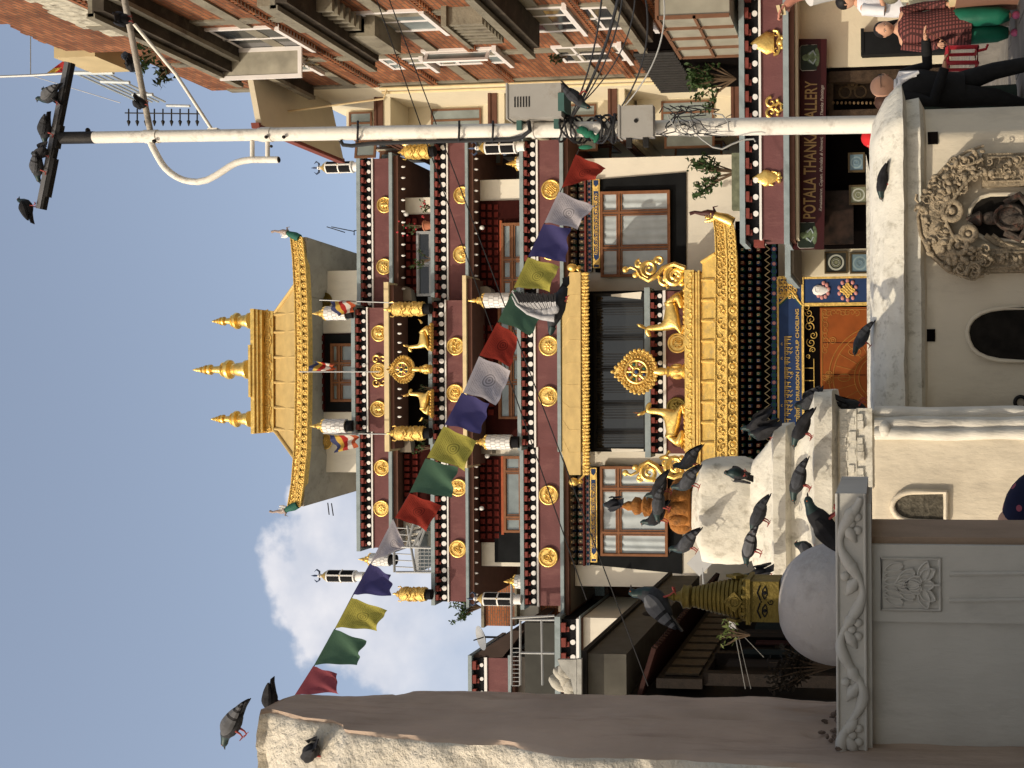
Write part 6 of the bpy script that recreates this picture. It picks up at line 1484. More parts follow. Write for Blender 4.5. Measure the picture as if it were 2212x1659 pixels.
for (x, y, r_) in ((2056, 455, .08), (2070, 530, .075), (2092, 505, .06)): c = P(x, y, yc2 - .13); m.torus(c, r_, .03, n=18, k=6); m.ell(c, (r_ * .45,) * 3, n=8, k=6)
for (ya, yb, s) in ((404, 330, 1), (590, 536, -1)):      # side pilasters
    a = P(2122, ya, yc2); b_ = P(2260, yb, yc2); m.box((a.x, yc2 - .04, b_.z - .3), (b_.x, YN + .02, a.z)); 
    fr4 = [a + Vector((.04, -.05, -.04)), Vector((b_.x - .04, a.y - .05, a.z - .04)), Vector((b_.x - .04, a.y - .05, b_.z)), Vector((a.x + .04, a.y - .05, b_.z))]
    m.tube([fr4[0], fr4[1], fr4[2]], .012, 5); m.tube([fr4[0], fr4[3]], .012, 5)
    for i in range(70):
        q = Vector((rgc.uniform(a.x + .05, b_.x - .05), yc2 - .05 - rgc.random() * .02, rgc.uniform(b_.z - .2, a.z - .05))); s_ = rgc.uniform(.014, .03)
        m.spiral(q, s_ * 1.7, 1.1, s_ * .5, a0=rgc.random() * 6, n=8, k=4) if i % 3 == 0 else m.ell(q, (s_ * 1.4, s_ * .6, s_ * .7), n=7, k=4, rot=Matrix.Rotation(rgc.random() * 3, 3, 'Y'))
m.build('carved_arch', carved, nw, True, 70)
# niches (dark recesses with rims)
def niche(pts, name, d=.04):
    ring = [P(x, y, YN - d) for x, y in pts]; m = MB(); m.prism(ring, (0, d + .02, 0), 0); m.tube(ring + ring[:2], .02, 7, 1); return m.build(name, [M('niche_dark', (.012, .010, .008), .95, 0, .6, 12), stucco_clean], nw, True, 40)
niche([(2240, 418), (2140, 420), (2118, 426), (2104, 437), (2096, 451), (2093, 466), (2095, 480), (2101, 494), (2112, 507), (2128, 516), (2240, 524)], 'statue_niche')
niche([(2240, 664), (2170, 665), (2140, 669), (2118, 677), (2102, 688), (2092, 703), (2089, 718), (2092, 735), (2100, 752), (2113, 764), (2132, 773), (2160, 779), (2240, 782)], 'broken_niche')
stt = thing('niche_statue', 'dark garlanded stone statue inside the carved arch niche', 'statue', P(2240, 470, YN - .1)); m = MB(); c = P(2212, 470, YN - .09)
stone_d = M('statue_stone', (.075, .06, .05), .8, 0, .6, 14, 1.5, 30, stain=(.16, .05, .03), sscale=10, samt=.7)
m.ell(c + Vector((0, 0, .28)), (.06, .06, .085)); m.lathe([(.05, .36), (.07, .38), (.03, .46), (.01, .5)], c, 12); m.ell(c + Vector((0, 0, .1)), (.13, .08, .14)); m.ell(c + Vector((0, 0, -.1)), (.2, .1, .12)); m.ell(c + Vector((-.02, -.05, .07)), (.05, .05, .12))
for s in (-1, 1): m.tube([c + Vector((s * .12, 0, .16)), c + Vector((s * .19, -.03, .04)), c + Vector((s * .1, -.08, -.02))], [.04, .035, .03], 8)
m.tube([c + Vector((math.cos(a) * .1, -.07, .14 + math.sin(a) * .12)) for a in [i * .52 for i in range(13)]], .016, 6); m.build('figure', stone_d, stt)
m = MB(); ar = [P(2240, 540, YN - .06), P(2190, 538, YN - .06), P(2150, 524, YN - .06), P(2128, 508, YN - .06)]; m.tube(ar, .025, 8); m.tube([v + Vector((.0, -.01, -.06)) for v in ar], .018, 6); m.build('niche_moulding', carved, nw)
rg2 = MB(); c = P(2205, 869, YN - .03); rg2.torus(c, .05, .018, n=20, k=6); rg2.build('iron_ring', blackmetal, nw)

# ================================================================= lamp pole
YL = 10.5
lp = thing('white_lamp_pole', 'tall white steel pole carrying a curled bracket, struts, cables and boxes', 'pole', (P(1945, 267, YL).x, YL, 0))
def PL(x, y, dy=0): return P(x, y, YL + dy)
top = PL(196, 297); bot = PL(1945, 268); ax = (bot - top)
def along(x):
    t = (x - 196) / (1945 - 196); return P(x, 297 + (268 - 297) * t, YL)
foot = along(1945) + (along(1945) - along(1900)).normalized() * (along(1945).z)
m = MB()
m.tube([along(196), along(560)], .060, 22); m.tube([along(560), along(1150)], .068, 22); m.tube([along(1150), along(1500)], .074, 22); m.tube([along(1500), along(1945), Vector((along(1945).x + .01, YL, 0))], .083, 24)
for (x0, x1, r_) in ((314, 342, .068), (566, 588, .074), (1150, 1156, .082)): m.tube([along(x0), along(x1)], r_, 22)
lpo = m.build('shaft', polew, lp, True, 50)
m = MB(); m.tube([along(133), along(205)], .062, 20); m.ell(along(190) + Vector((.07, 0, 0)), (.03, .03, .02)); m.build('black_cap', blackmetal, lp)
m = MB(); c0 = PL(90, 452); c1 = PL(152, 136); d = (c1 - c0).normalized(); u = Vector((0, 1, 0)); n_ = d.cross(u).normalized(); n_ = n_ if n_.z > 0 else -n_
mid = (c0 + c1) / 2; hl = (c1 - c0).length / 2
m.obox(mid - n_ * .022, d * hl, u * .03, n_ * .012, 0); m.obox(mid + n_ * .016 - u * .03, d * hl, u * .005, n_ * .024, 1); m.obox(c0.lerp(c1, .22) - n_ * .045, d * .2, u * .032, n_ * .012, 0); m.obox(c0.lerp(c1, .5) - n_ * .04, d * .12, u * .032, n_ * .012, 0)
m.build('crossbar', [blackmetal, M('dull_steel', (.16, .16, .17), .5, .3)], lp, False)
m = MB(); m.tube([PL(326, 290), PL(268, -6, -.4)], .029, 12); m.build('strut', polegrey, lp)
m = MB(); m.tube([PL(462, 286), PL(380, 160, -.2), PL(290, 52, -.38)], .017, 10); m.cbox(PL(462, 284), (.06, .06, .1)); m.build('strut', polew, lp)
cur = [(326, 308), (330, 318), (340, 337), (348, 351), (357, 363), (369, 374), (383, 383), (397, 389), (412, 392), (427, 393), (447, 389), (465, 380), (482, 369), (497, 359), (510, 352), (523, 348), (543, 345), (563, 345), (582, 345), (602, 345)]
m = MB(); m.tube([PL(*c) for c in cur], .033, 14)
m.tube([PL(545, 305), PL(545, 342)], .022, 10); m.tube([PL(578, 305), PL(578, 342)], .022, 10); m.build('curled_bracket', polew, lp)
m = MB(); m.tube([PL(x, y, -.05) for x, y in ((602, 345), (603, 345))], .028, 12); m.ell(PL(333, 305, -.07), (.02, .02, .02)); m.ell(PL(586, 316, -.02), (.015, .015, .015)); m.ell(PL(613, 296, -.08), (.018, .018, .018)); m.ell(PL(575, 296, -.08), (.018, .018, .018)); m.build('bolt', blackmetal, lp)
m = MB(); m.tube([PL(x, y, dy) for x, y, dy in ((735, 303, -.02), (741, 313, 0), (760, 315, 0), (800, 310, 0), (900, 306, 0), (1000, 304, 0), (1040, 303, 0), (1100, 302, -.02), (1128, 296, -.1), (1145, 282, -.16), (1142, 262, -.12))], .02, 8)
m.tube([PL(x, y) for x, y in ((780, 310), (1000, 305), (1126, 303))], .013, 6)
for x in (772, 991, 1064): m.tube([PL(x, 306, .02), PL(x, 300, -.09), PL(x + 1, 280, -.11), PL(x + 1, 262, -.03)], .012, 6)
m.build('conduit', cable, lp)
def cabinet(x0, x1, ya, yb, Y, dep, label, vents, door=True):
    a = P(x0, ya, Y); b_ = P(x1, yb, Y); t = thing('junction_box', label, 'electrical box', Vector(((a.x + b_.x) / 2, Y + dep / 2, b_.z)))
    m = MB(); m.box((a.x, Y, b_.z), (b_.x, Y + dep, a.z)); m.box((a.x - .01, Y - .012, a.z - .006), (b_.x + .01, Y + dep + .01, a.z + .012)); m.build('case', boxm, t, False)
    m = MB()
    if vents:
        for k in range(6): m.box((a.x + .1, Y - .004, a.z - .07 - k * .028), (a.x + .2, Y + .002, a.z - .082 - k * .028))
    else: m.tube([(a.x * .5 + b_.x * .5, Y - .008, (a.z + b_.z) / 2), (a.x * .5 + b_.x * .5, Y + .0, (a.z + b_.z) / 2)], .02, 10)
    m.build('vent' if vents else 'lock', blackmetal, t, False)
    m = MB(); 
    for z in (a.z - .08, b_.z + .08): m.box((a.x - .09, Y + dep * .3, z - .025), (a.x + .01, Y + dep * .7, z + .025))
    if vents: m.box((a.x + .05, Y - .008, b_.z - .03), (b_.x - .1, Y + dep * .7, b_.z + .03))
    m.build('bracket', M('green_bracket', (.05, .11, .1), .6) if vents else blackmetal, t, False); return t
cabinet(1096, 1212, 255, 178, 10.3, .34, 'large grey cabinet with slotted vents fixed to the pole', True)
cabinet(1338, 1410, 296, 226, 10.28, .12, 'small square grey box with round lock strapped to the pole', False)
# tangled cables
rgk = random.Random(5)
tg = thing('cable_tangle', 'tangle of black cables looped round the pole under the large cabinet', 'cables', PL(1260, 270)); m = MB()
for k in range(15):
    x = 1222 + rgk.random() * 110; r_ = .09 + rgk.random() * .05; c = along(x); tilt = rgk.uniform(-.25, .25)
    pts = [c + Vector((math.cos(a) * r_, math.sin(a) * r_, math.sin(a * 1 + k) * tilt * .5 + rgk.uniform(-.012, .012))) for a in [i * 2 * math.pi / 14 for i in range(16)]]; m.tube(pts, .007 + .006 * rgk.random(), 5, k % 4 == 0)
m.build('coil', [cable, cable], tg)
tg2 = thing('cable_tangle', 'loose grey and black cables drooping round the pole below the small grey box', 'cables', PL(1460, 270)); m = MB()
for k in range(13):
    x = 1412 + rgk.random() * 70; pts = []
    for i in range(10): t_ = i / 9; pts.append(P(x + t_ * rgk.uniform(40, 140) * (1 if k % 2 else .5), 232 + 62 * math.sin(t_ * 3 + k) * .5 + 30 + rgk.uniform(-4, 4), YL - .13 - .03 * math.sin(t_ * 6)))
    m.tube(pts, .004 + .003 * rgk.random(), 5, k % 6 == 0)
m.tube([PL(x, y, -.12) for x, y in ((1490, 262), (1500, 285), (1515, 300), (1540, 318), (1560, 322), (1580, 312), (1605, 302), (1628, 300), (1632, 306))], .009, 6, 1)
m.tube([PL(x, y, -.13) for x, y in ((1575, 285), (1572, 262), (1560, 248), (1540, 245))], .008, 6, 1)
m.build('coil', [cable, cable_g], tg2)
def span(pts, r_, label, mat=cable, sag=0):
    m = MB(); V = [P(*p) for p in pts]
    if sag: V = [V[0].lerp(V[-1], i / 12) - Vector((0, 0, sag * 4 * (i / 12) * (1 - i / 12))) for i in range(13)]
    m.tube(V, r_, 5); tag(m.build('cable', mat), label, 'cable', 'overhead cables')
span([(1234, 250, 10.4), (1300, -8, 8.6)], .008, 'leftmost of the four black cables rising from the large cabinet to the top edge', sag=.05)
span([(1238, 250, 10.4), (1336, -8, 8.6)], .014, 'thickest black cable rising past the perched pigeon to the top edge', sag=.05)
span([(1242, 245, 10.4), (1345, -8, 8.4)], .007, 'thin black cable running just beside the thickest one', sag=.08)
span([(1255, 225, 10.4), (1372, -8, 8.4)], .006, 'thin cable farthest from the large cabinet in its bundle', sag=.12)
span([(1344, 228, 10.3), (1394, -8, 8.6)], .008, 'black cable from the small grey box to the top edge, the steeper one', sag=.1)
span([(1350, 228, 10.3), (1434, -8, 8.6)], .007, 'grey cable from the small grey box to the top edge, sloping most', mat=cable_g, sag=.12)
span([(811, -8, 20), (1267, 1296, 19)], .011, 'long thin wire crossing the monastery over the upper medallions', sag=0)
span([(838, -8, 20), (1400, 1482, 19)], .011, 'long thin wire crossing the monastery and the gilded canopy')
span([(1598, 255, 23), (1480, 1000, 24)], .008, 'thin wire tied across the entrance roof') if False else None
# green rag
rg_ = MB(); 
for k in range(5):
    c = along(1262 + 8 * k) + Vector((-.03 - .02 * k, -.1, 0)); rg_.ell(c, (.04 - .004 * k, .02, .05), n=8, k=6, rot=Matrix.Rotation(k * 1.3, 3, 'Y'))
rg_.ell(PL(1265, 318, -.1), (.022, .015, .07), n=8, k=6); tag(rg_.build('green_rag', M('green_cloth', (.015, .12, .07), .7, 0, .3, 20), None, True), 'dark green plastic rag knotted round the pole among the cables', 'rag')
# plate on a thin post between stupas
pl = thing('small_plate', 'small grey diamond plate on a thin metal post beside a pigeon', 'sign', P(1530, 1260, 12)); m = MB(); c = P(1511, 1217, 12); m.obox(c, Vector((.07, 0, .07)), Vector((.07, 0, -.07)), (0, .01, 0)); m.build('plate', M('pale_plate', (.45, .46, .47), .5), pl, False)
m = MB(); m.tube([P(1518, 1226, 12), P(1522, 1300, 12)], .012, 6); m.tube([P(1522, 1300, 12), P(1900, 1302, 12)], .012, 6); m.build('post', greymetal, pl)
pl = thing('small_plate', 'small white plate on slanting wires right below the gold spire', 'sign', P(1600, 1360, 9)); m = MB(); c = P(1582, 1346, 9); m.obox(c, (.045, 0, .0), (0, 0, .028), (0, .006, 0)); m.build('plate', M('grey_white_plate', (.4, .4, .4), .6), pl, False)
m = MB(); m.tube([P(1584, 1350, 9), P(1610, 1488, 9)], .004, 5); m.tube([P(1590, 1352, 9), P(1622, 1488, 9)], .0025, 5); m.tube([P(1585, 1352, 9), P(1650, 1420, 9)], .0025, 5); m.build('wire', M('dull_wire', (.16, .16, .155), .6), pl)
# ================================================================= prayer flags
def cloth_mat(name, col, print_=True, tr=.5):
    m = M(name, col, .9, 0, .12, 5, .2, 60, trans=tr)
    if print_:
        t = m.node_tree; L = t.links; b = t.nodes['Principled BSDF']; src = b.inputs['Base Color'].links[0].from_socket
        uv = t.nodes.new('ShaderNodeUVMap'); sp = t.nodes.new('ShaderNodeSeparateXYZ'); L.new(uv.outputs[0], sp.inputs[0])
        def mt(op, a, b_=None):
            n = t.nodes.new('ShaderNodeMath'); n.operation = op
            for i, v in enumerate((a, b_)):
                if v is None: continue
                if isinstance(v, (int, float)): n.inputs[i].default_value = v
                else: L.new(v, n.inputs[i])
            return n.outputs[0]
        lines = mt('GREATER_THAN', mt('SINE', mt('MULTIPLY', sp.outputs[1], 150)), .1)
        nz_ = t.nodes.new('ShaderNodeTexNoise'); nz_.inputs['Scale'].default_value = 55; L.new(uv.outputs[0], nz_.inputs['Vector'])
        lines = mt('MULTIPLY', lines, mt('GREATER_THAN', nz_.outputs[0], .47))
        du = mt('SUBTRACT', sp.outputs[0], .5); dv = mt('SUBTRACT', sp.outputs[1], .5); rr_ = mt('SQRT', mt('ADD', mt('MULTIPLY', du, du), mt('MULTIPLY', dv, dv)))
        inn = mt('LESS_THAN', rr_, .2); ringn = mt('MULTIPLY', inn, mt('GREATER_THAN', mt('SINE', mt('MULTIPLY', rr_, 90)), 0))
        ax_ = mt('MULTIPLY', mt('LESS_THAN', mt('ABSOLUTE', du), .43), mt('LESS_THAN', mt('ABSOLUTE', dv), .43))
        fac = mt('MULTIPLY', mt('MAXIMUM', mt('MULTIPLY', lines, mt('SUBTRACT', 1, inn)), ringn), ax_)
        mx = t.nodes.new('ShaderNodeMix'); mx.data_type = 'RGBA'; L.new(mt('MULTIPLY', fac, .75), mx.inputs[0]); L.new(src, mx.inputs[6]); mx.inputs[7].default_value = (col[0] * .35, col[1] * .35, col[2] * .35, 1)
        L.new(mx.outputs[2], b.inputs['Base Color'])
        for l in [n for n in t.nodes if n.type == 'BSDF_TRANSLUCENT']: L.new(mx.outputs[2], l.inputs[0])
    return m
pf_ = {'red': cloth_mat('red_cloth', (.33, .04, .026)), 'green': cloth_mat('green_flag_cloth', (.075, .15, .1), False), 'yellow': cloth_mat('yellow_cloth', (.46, .42, .09)), 'blue': cloth_mat('blue_cloth', (.07, .065, .19), False), 'white': cloth_mat('white_cloth', (.52, .49, .53)), 'maroon': cloth_mat('faded_red_cloth', (.28, .07, .09), False)}
def YF(y): return 9.6 + (1500 - y) / 1165 * .8       # string runs from the buttress to the pole
flags = [('maroon', (640, 1500), (680, 1437), (727, 1455), (740, 1498), 'faded red prayer flag next to the buttress'),
 ('green', (682, 1435), (725, 1357), (796, 1384), (772, 1437), 'green prayer flag against the cloud, second from the buttress'),
 ('yellow', (727, 1355), (763, 1290), (838, 1318), (815, 1363), 'yellow prayer flag against the cloud'),
 ('blue', (765, 1283), (802, 1216), (850, 1240), (845, 1287), 'blue prayer flag beside the steel stair'),
 ('white', (805, 1213), (852, 1120), (876, 1176), (874, 1186), 'folded white prayer flag left of the red one'),
 ('red', (856, 1118), (888, 1065), (953, 1092), (926, 1147), 'red prayer flag hanging over the second parapet'),
 ('green', (888, 1063), (922, 990), (993, 1010), (977, 1076), 'green prayer flag left of the middle'),
 ('yellow', (925, 988), (961, 920), (1030, 953), (1007, 1017), 'yellow prayer flag left of the middle'),
 ('blue', (963, 917), (1000, 848), (1062, 872), (1038, 937), 'blue prayer flag in the middle of the string'),
 ('white', (1003, 848), (1037, 770), (1105, 800), (1078, 874), 'white prayer flag printed with a round emblem, middle of the string'),
 ('red', (1038, 768), (1076, 697), (1120, 728), (1108, 792), 'red prayer flag left of the flying pigeon'),
 ('green', (1078, 695), (1111, 625), (1182, 655), (1150, 725), 'green prayer flag partly behind the flying pigeon'),
 ('yellow', (1112, 622), (1142, 557), (1209, 575), (1190, 630), 'yellow printed prayer flag above the flying pigeon'),
 ('blue', (1143, 555), (1176, 485), (1236, 495), (1222, 568), 'blue prayer flag near the right end'),
 ('white', (1178, 482), (1209, 415), (1285, 446), (1248, 496), 'white prayer flag near the right end'),
 ('red', (1215, 407), (1245, 335), (1308, 362), (1290, 388), 'red prayer flag nearest to the pole')]
rgf = random.Random(8)
for fi, (c, a, b_, c2, d, lab) in enumerate(flags):
    A, B = P(*a, YF(a[1])), P(*b_, YF(b_[1])); C, D = P(*c2, YF(c2[1]) + .05), P(*d, YF(d[1]) + .05)
    n = 14; ph = rgf.random() * 6; V = []; UV = []
    cen = (A + B + C + D) / 4
    t = None
    for j in range(n + 1):
        v = j / n
        for i in range(n + 1):
            u = i / n; p = A.lerp(B, u).lerp(D.lerp(C, u), v)
            p.y += v * (.035 * math.sin(u * 5 + ph + v * 2) + .02 * math.sin(u * 11 + v * 6 + ph * 2)) + .05 * math.sin(v * 3) * math.sin(u * 3.1) - .03
            e = .012 * math.sin(v * math.pi) 
            p.z += .006 * v * math.sin(u * 14 + ph) + .01 * math.sin(u * math.pi) * v; p.x += .006 * math.sin(v * 9 + ph) * (1 if .1 < v else 0) + (e if u < .1 else 0)
            V.append(p); UV.append((u, 1 - v))
    me = bpy.data.meshes.new('prayer_flag'); o = bpy.data.objects.new('prayer_flag', me); COL.objects.link(o); o.location = cen
    F_ = [(j * (n + 1) + i, j * (n + 1) + i + 1, (j + 1) * (n + 1) + i + 1, (j + 1) * (n + 1) + i) for j in range(n) for i in range(n)]
    me.from_pydata([tuple(p - cen) for p in V], [], F_); ul = me.uv_layers.new(name='UVMap')
    for l in me.loops: ul.data[l.index].uv = UV[l.vertex_index]
    me.polygons.foreach_set('use_smooth', [True] * len(me.polygons)); me.materials.append(pf_[c])
    tag(o, lab, 'prayer flag', 'prayer flags strung from the buttress to the pole')
m = MB(); pts = [P(604, 1552, YF(1552))] + [P(f[1][0] - 1, f[1][1], YF(f[1][1])) for f in flags] + [P(1246, 333, YF(333)), P(1262, 300, YF(300))]
m.tube(pts, .005, 5); tag(m.build('flag_string', M('dark_string', (.04, .03, .03), .8)), 'dark string carrying the prayer flags between buttress and pole', 'string')

# ================================================================= pigeons
pg_body = M('pigeon_grey', (.03, .032, .037), .75, 0, .25, 40, .3, 60, rnd=.35)
pg_wing = M('pigeon_wing', (.052, .055, .064), .8, 0, .2, 50, .3, 80, rnd=.45)
pg_dark = M('pigeon_dark', (.014, .014, .017), .75, 0, .3, 30)
pg_neck = M('pigeon_neck', (.022, .04, .04), .45, .2, .3, 30)
pg_foot = M('pigeon_foot', (.35, .07, .06), .7)
pg_beak = M('pigeon_beak', (.05, .045, .045), .5)
pg_wht = M('pigeon_white', (.42, .42, .44), .8, 0, .15, 40, .3, 60)
def make_pigeon(pose, wingm, bodym):
    """pose 0 standing alert, 1 leaning forward / pecking, 2 resting hunched; faces +X, feet at origin"""
    t = thing('pigeon', '', 'pigeon', (0, 0, 0), 'pigeons'); m = MB()
    if pose == 0: sp_pts = [(-.105, .085), (-.075, .092), (-.03, .104), (.015, .12), (.05, .138), (.073, .162), (.086, .186), (.094, .206), (.108, .212), (.122, .209)]; rr = [.018, .034, .052, .058, .052, .037, .026, .0225, .022, .012]
    elif pose == 1: sp_pts = [(-.105, .118), (-.075, .114), (-.03, .110), (.015, .106), (.055, .102), (.085, .098), (.108, .088), (.126, .078), (.14, .07), (.152, .06)]; rr = [.018, .034, .05, .055, .049, .036, .026, .023, .022, .012]
    else: sp_pts = [(-.10, .05), (-.07, .056), (-.03, .066), (.012, .082), (.04, .105), (.052, .125), (.06, .142), (.066, .154), (.078, .158), (.092, .154)]; rr = [.02, .036, .054, .06, .056, .044, .032, .026, .023, .012]
    m.tube([(x, 0, z) for x, z in sp_pts], rr, 16, 0, flat=.88)
    for i in range(len(m.v)):
        v = m.v[i]
        if v.x > .07 - (.03 if pose == 2 else 0): pass
    # neck faces darker sheen
    base_n = len(m.f)
    for fi in range(base_n):
        cx_ = sum((m.v[i].x for i in m.f[fi])) / len(m.f[fi]); 
        if cx_ > sp_pts[5][0] - .004: m.m[fi] = 1
    m.build('body', [bodym, pg_neck], t, True, 80)
    tail = Vector((sp_pts[0][0], 0, sp_pts[0][1])); d = (Vector((sp_pts[0][0], 0, sp_pts[0][1])) - Vector((sp_pts[2][0], 0, sp_pts[2][1]))).normalized(); up = Vector((-d.z, 0, d.x)); up = up if up.z > 0 else -up; L = .1
    m = MB(); m.hexa([tail - d * .03 + Vector((0, -.022, 0)) - up * .012, tail - d * .03 + Vector((0, .022, 0)) - up * .012, tail + d * L + Vector((0, .03, 0)) - up * .003, tail + d * L + Vector((0, -.03, 0)) - up * .003, tail - d * .03 + Vector((0, -.022, 0)) + up * .014, tail - d * .03 + Vector((0, .022, 0)) + up * .014, tail + d * L + Vector((0, .03, 0)) + up * .003, tail + d * L + Vector((0, -.03, 0)) + up * .003]); m.build('tail', pg_dark, t, True, 60)
    for s in (-1, 1):
        m = MB(); n = 12; sh = Vector((sp_pts[4][0] - .005, s * .05, sp_pts[4][1] + .006)); tip = tail + d * .075 + Vector((0, s * .012, .0)) + up * .012
        rings = []
        for i in range(n + 1):
            u = i / n; c = sh.lerp(tip, u) + up * (.012 * math.sin(u * 3.1)); w_ = .040 * math.sin(min(1, u * 2.6 + .18) * 1.57) * (1 - u ** 2.2) + .006; out_ = Vector((0, s, 0))
            cc = Vector((c.x, s * (.052 * math.sin(min(1, u + .55) * 2.2) * .95 + .012 * (1 - u)), c.z)); rings.append([cc + up * w_ - out_ * .004 * 1, cc + up * w_ * .3 + out_ * .011, cc - up * w_ * .6 + out_ * .009, cc - up * w_ * 1.05 - out_ * .004])
        k = 4; vs = [p for r in rings for p in r]
        for i in range(n):
            for j in range(3): u = i / n; mi = 1 if (.50 <= u < .58 or .68 <= u < .76 or u > .84) else 0; m.add([rings[i][j], rings[i + 1][j], rings[i + 1][j + 1], rings[i][j + 1]], [(0, 1, 2, 3)], mi)
        m.build('wing', [wingm, pg_dark], t, True, 80)
    h = Vector((sp_pts[-1][0], 0, sp_pts[-1][1])); hd = (h - Vector((sp_pts[-2][0], 0, sp_pts[-2][1]))).normalized(); m = MB(); m.tube([h - hd * .004, h + hd * .012, h + hd * .022 - Vector((0, 0, .003))], [.007, .005, .0015], 6); m.build('beak', pg_beak, t)
    m = MB(); hc = Vector((sp_pts[-2][0], 0, sp_pts[-2][1]))
    for s in (-1, 1): m.ell(hc + Vector((.003, s * .019, .004)), (.004, .003, .004), n=8, k=5)
    m.build('eye', M('eye_orange', (.4, .09, .02), .3), t)
    bz_ = sp_pts[3][1] - .05
    for s in (-1, 1):
        m = MB(); m.tube([(.005, s * .02, bz_ + .02), (-.004, s * .022, bz_ * .5), (.002, s * .022, .006)], [.009, .005, .004], 6)
        for a in (-.5, 0, .5): m.tube([(.002, s * .022, .006), (.002 + .028 * math.cos(a), s * .022 + .028 * math.sin(a), .003)], [.004, .002], 5)
        m.tube([(.002, s * .022, .006), (-.018, s * .022, .003)], [.003, .002], 5); m.build('foot', pg_foot, t)
    return t
protos = {}
for nm_, wm_, bm_ in (('g', pg_wing, pg_body), ('d', pg_dark, pg_dark), ('l', M('pigeon_pale_wing', (.115, .118, .13), .8, 0, .15, 40, rnd=.2), pg_body)):
    for pz in (0, 1, 2): protos[(nm_, pz)] = [make_pigeon(pz, wm_, bm_), False]
def pigeon(x, y, Y, face, tilt, kind, pose, label, yaw=0, sc=1.0, foot=True, z=None):
    """x,y: picture point of the feet; face +1 = towards picture top (viewer's right)"""
    p = P(x, y, Y); 
    if z is not None: p.z = z
    ent = protos[(kind, pose)]; sc *= .93
    rot = (0, -R(tilt), R(yaw) if face > 0 else R(180 - yaw))
    if not ent[1]: ent[1] = True; o = ent[0]; o.location = p; o.rotation_euler = rot; o.scale = (sc,) * 3; o['label'] = label
    else: o = dup(ent[0], p, rot, sc, label)
    return o
pigeon(80, 443, 10.47, 1, 10, 'd', 0, 'pigeon alone at the far left end of the pole crossbar', 10)
pigeon(103, 372, 10.47, -1, 30, 'g', 1, 'grey pigeon facing left on the crossbar, second from its left end', 25, 1.05)
pigeon(107, 335, 10.47, -1, 35, 'd', 2, 'dark hunched pigeon in the middle of the crossbar', 60)
pigeon(119, 292, 10.47, -1, 32, 'g', 1, 'grey pigeon right above the pole cap on the crossbar', 20, 1.05)
pigeon(128, 222, 10.45, -1, 38, 'l', 0, 'pale winged pigeon on the right half of the crossbar', 20, 1.05)
pigeon(134, 192, 10.5, 1, 25, 'd', 0, 'dark pigeon behind the pale one on the crossbar', 20, .95)
pigeon(318, 222, 10.3, -1, 0, 'd', 2, 'dark pigeon seen from behind on the thick strut near the pole', 80, .9)
pigeon(283, 40, 10.0, 1, 0, 'd', 2, 'dark pigeon seen from behind on the thick strut at the top edge', 75, 1.1)
pigeon(296, 122, 12.5, 1, 10, 'g', 0, 'grey pigeon on the brick ledge behind the thick strut, the left one of two', 50)
pigeon(300, 142, 12.5, -1, 0, 'd', 2, 'dark pigeon on the brick ledge behind the thick strut, the right one of two', 60)
pigeon(1264, 195, 9.9, -1, -35, 'g', 1, 'pigeon perched head down on the black cables beside the large cabinet', 10, 1.05)
pigeon(544, 1590, 5.15, -1, 42, 'l', 1, 'large grey pigeon standing on top of the buttress against the sky', 8, .84, z=zt_ - .0)
pigeon(708, 1630, 5.15, -1, 40, 'd', 1, 'black pigeon with spread tail on the white face of the buttress', 55, .8)
pigeon(612, 1520, 5.75, -1, 15, 'd', 1, 'black pigeon on the buttress of which only the tail shows', 10, .7)
# on the shrine pier
gH = P(1345, 1093, 9.3)
pigeon(1347, 1090, 9.3, -1, 20, 'd', 2, 'black pigeon seen from behind on the very tip of the ochre finial', 75, 1.0)
pigeon(1452, 1062, 9.05, -1, 15, 'd', 0, 'dark pigeon on the right rim of the ochre lotus, before the gilt scroll', 20, 1.0)
pigeon(1448, 1100, 8.95, -1, 22, 'g', 1, 'grey pigeon in front of the ochre finial with lowered head', 15, 1.0)
pigeon(1444, 1128, 9.05, -1, 25, 'd', 0, 'dark pigeon leaving the left side of the ochre lotus', 20, 1.0)
pigeon(1513, 1008, 9.2, -1, 28, 'g', 0, 'grey pigeon on the right shoulder of the drum, before the gilt ridge', 15, 1.0)
pigeon(1512, 1052, 8.75, -1, 25, 'g', 0, 'grey pigeon on the drum just right of the ochre lotus', 25, 1.0)
pigeon(1507, 1190, 8.8, -1, 30, 'g', 0, 'grey pigeon on the left shoulder of the drum beside the diamond plate', 10, 1.0)
pigeon(1612, 1022, 8.5, 1, 20, 'g', 2, 'pigeon facing the viewer on the right side of the drum', -70, .95)
pigeon(1646, 1195, 8.5, -1, 28, 'l', 1, 'pale grey pigeon pecking on the left cornice under the drum', 20, 1.05)
pigeon(1663, 1130, 8.5, -1, 36, 'g', 1, 'grey pigeon on the upper cornice behind the pale pecking one', 15, 1.05)
pigeon(1668, 1245, 8.6, -1, 25, 'd', 0, 'dark pigeon at the left tip of the upper cornice beside the gold cube', 60, 1.0)
pigeon(1668, 942, 8.7, -1, 35, 'd', 2, 'dark pigeon on the right tip of the upper cornice, the near one of a pair', 50, 1.05)
pigeon(1666, 925, 8.9, -1, 25, 'd', 0, 'dark pigeon on the right tip of the upper cornice, the far one of a pair', 40, 1.05)
pigeon(1752, 1055, 8.4, -1, 30, 'g', 1, 'grey pigeon walking on the lower cornice, head meeting the nearest black pigeon', 10, 1.1)
pigeon(1755, 945, 8.35, -1, 40, 'd', 1, 'black pigeon on the right part of the lower cornice casting a long shadow', 15, 1.05)
pigeon(1765, 875, 8.8, -1, 25, 'g', 2, 'pigeon behind the raised right corner of the lower cornice', 40, 1.0)
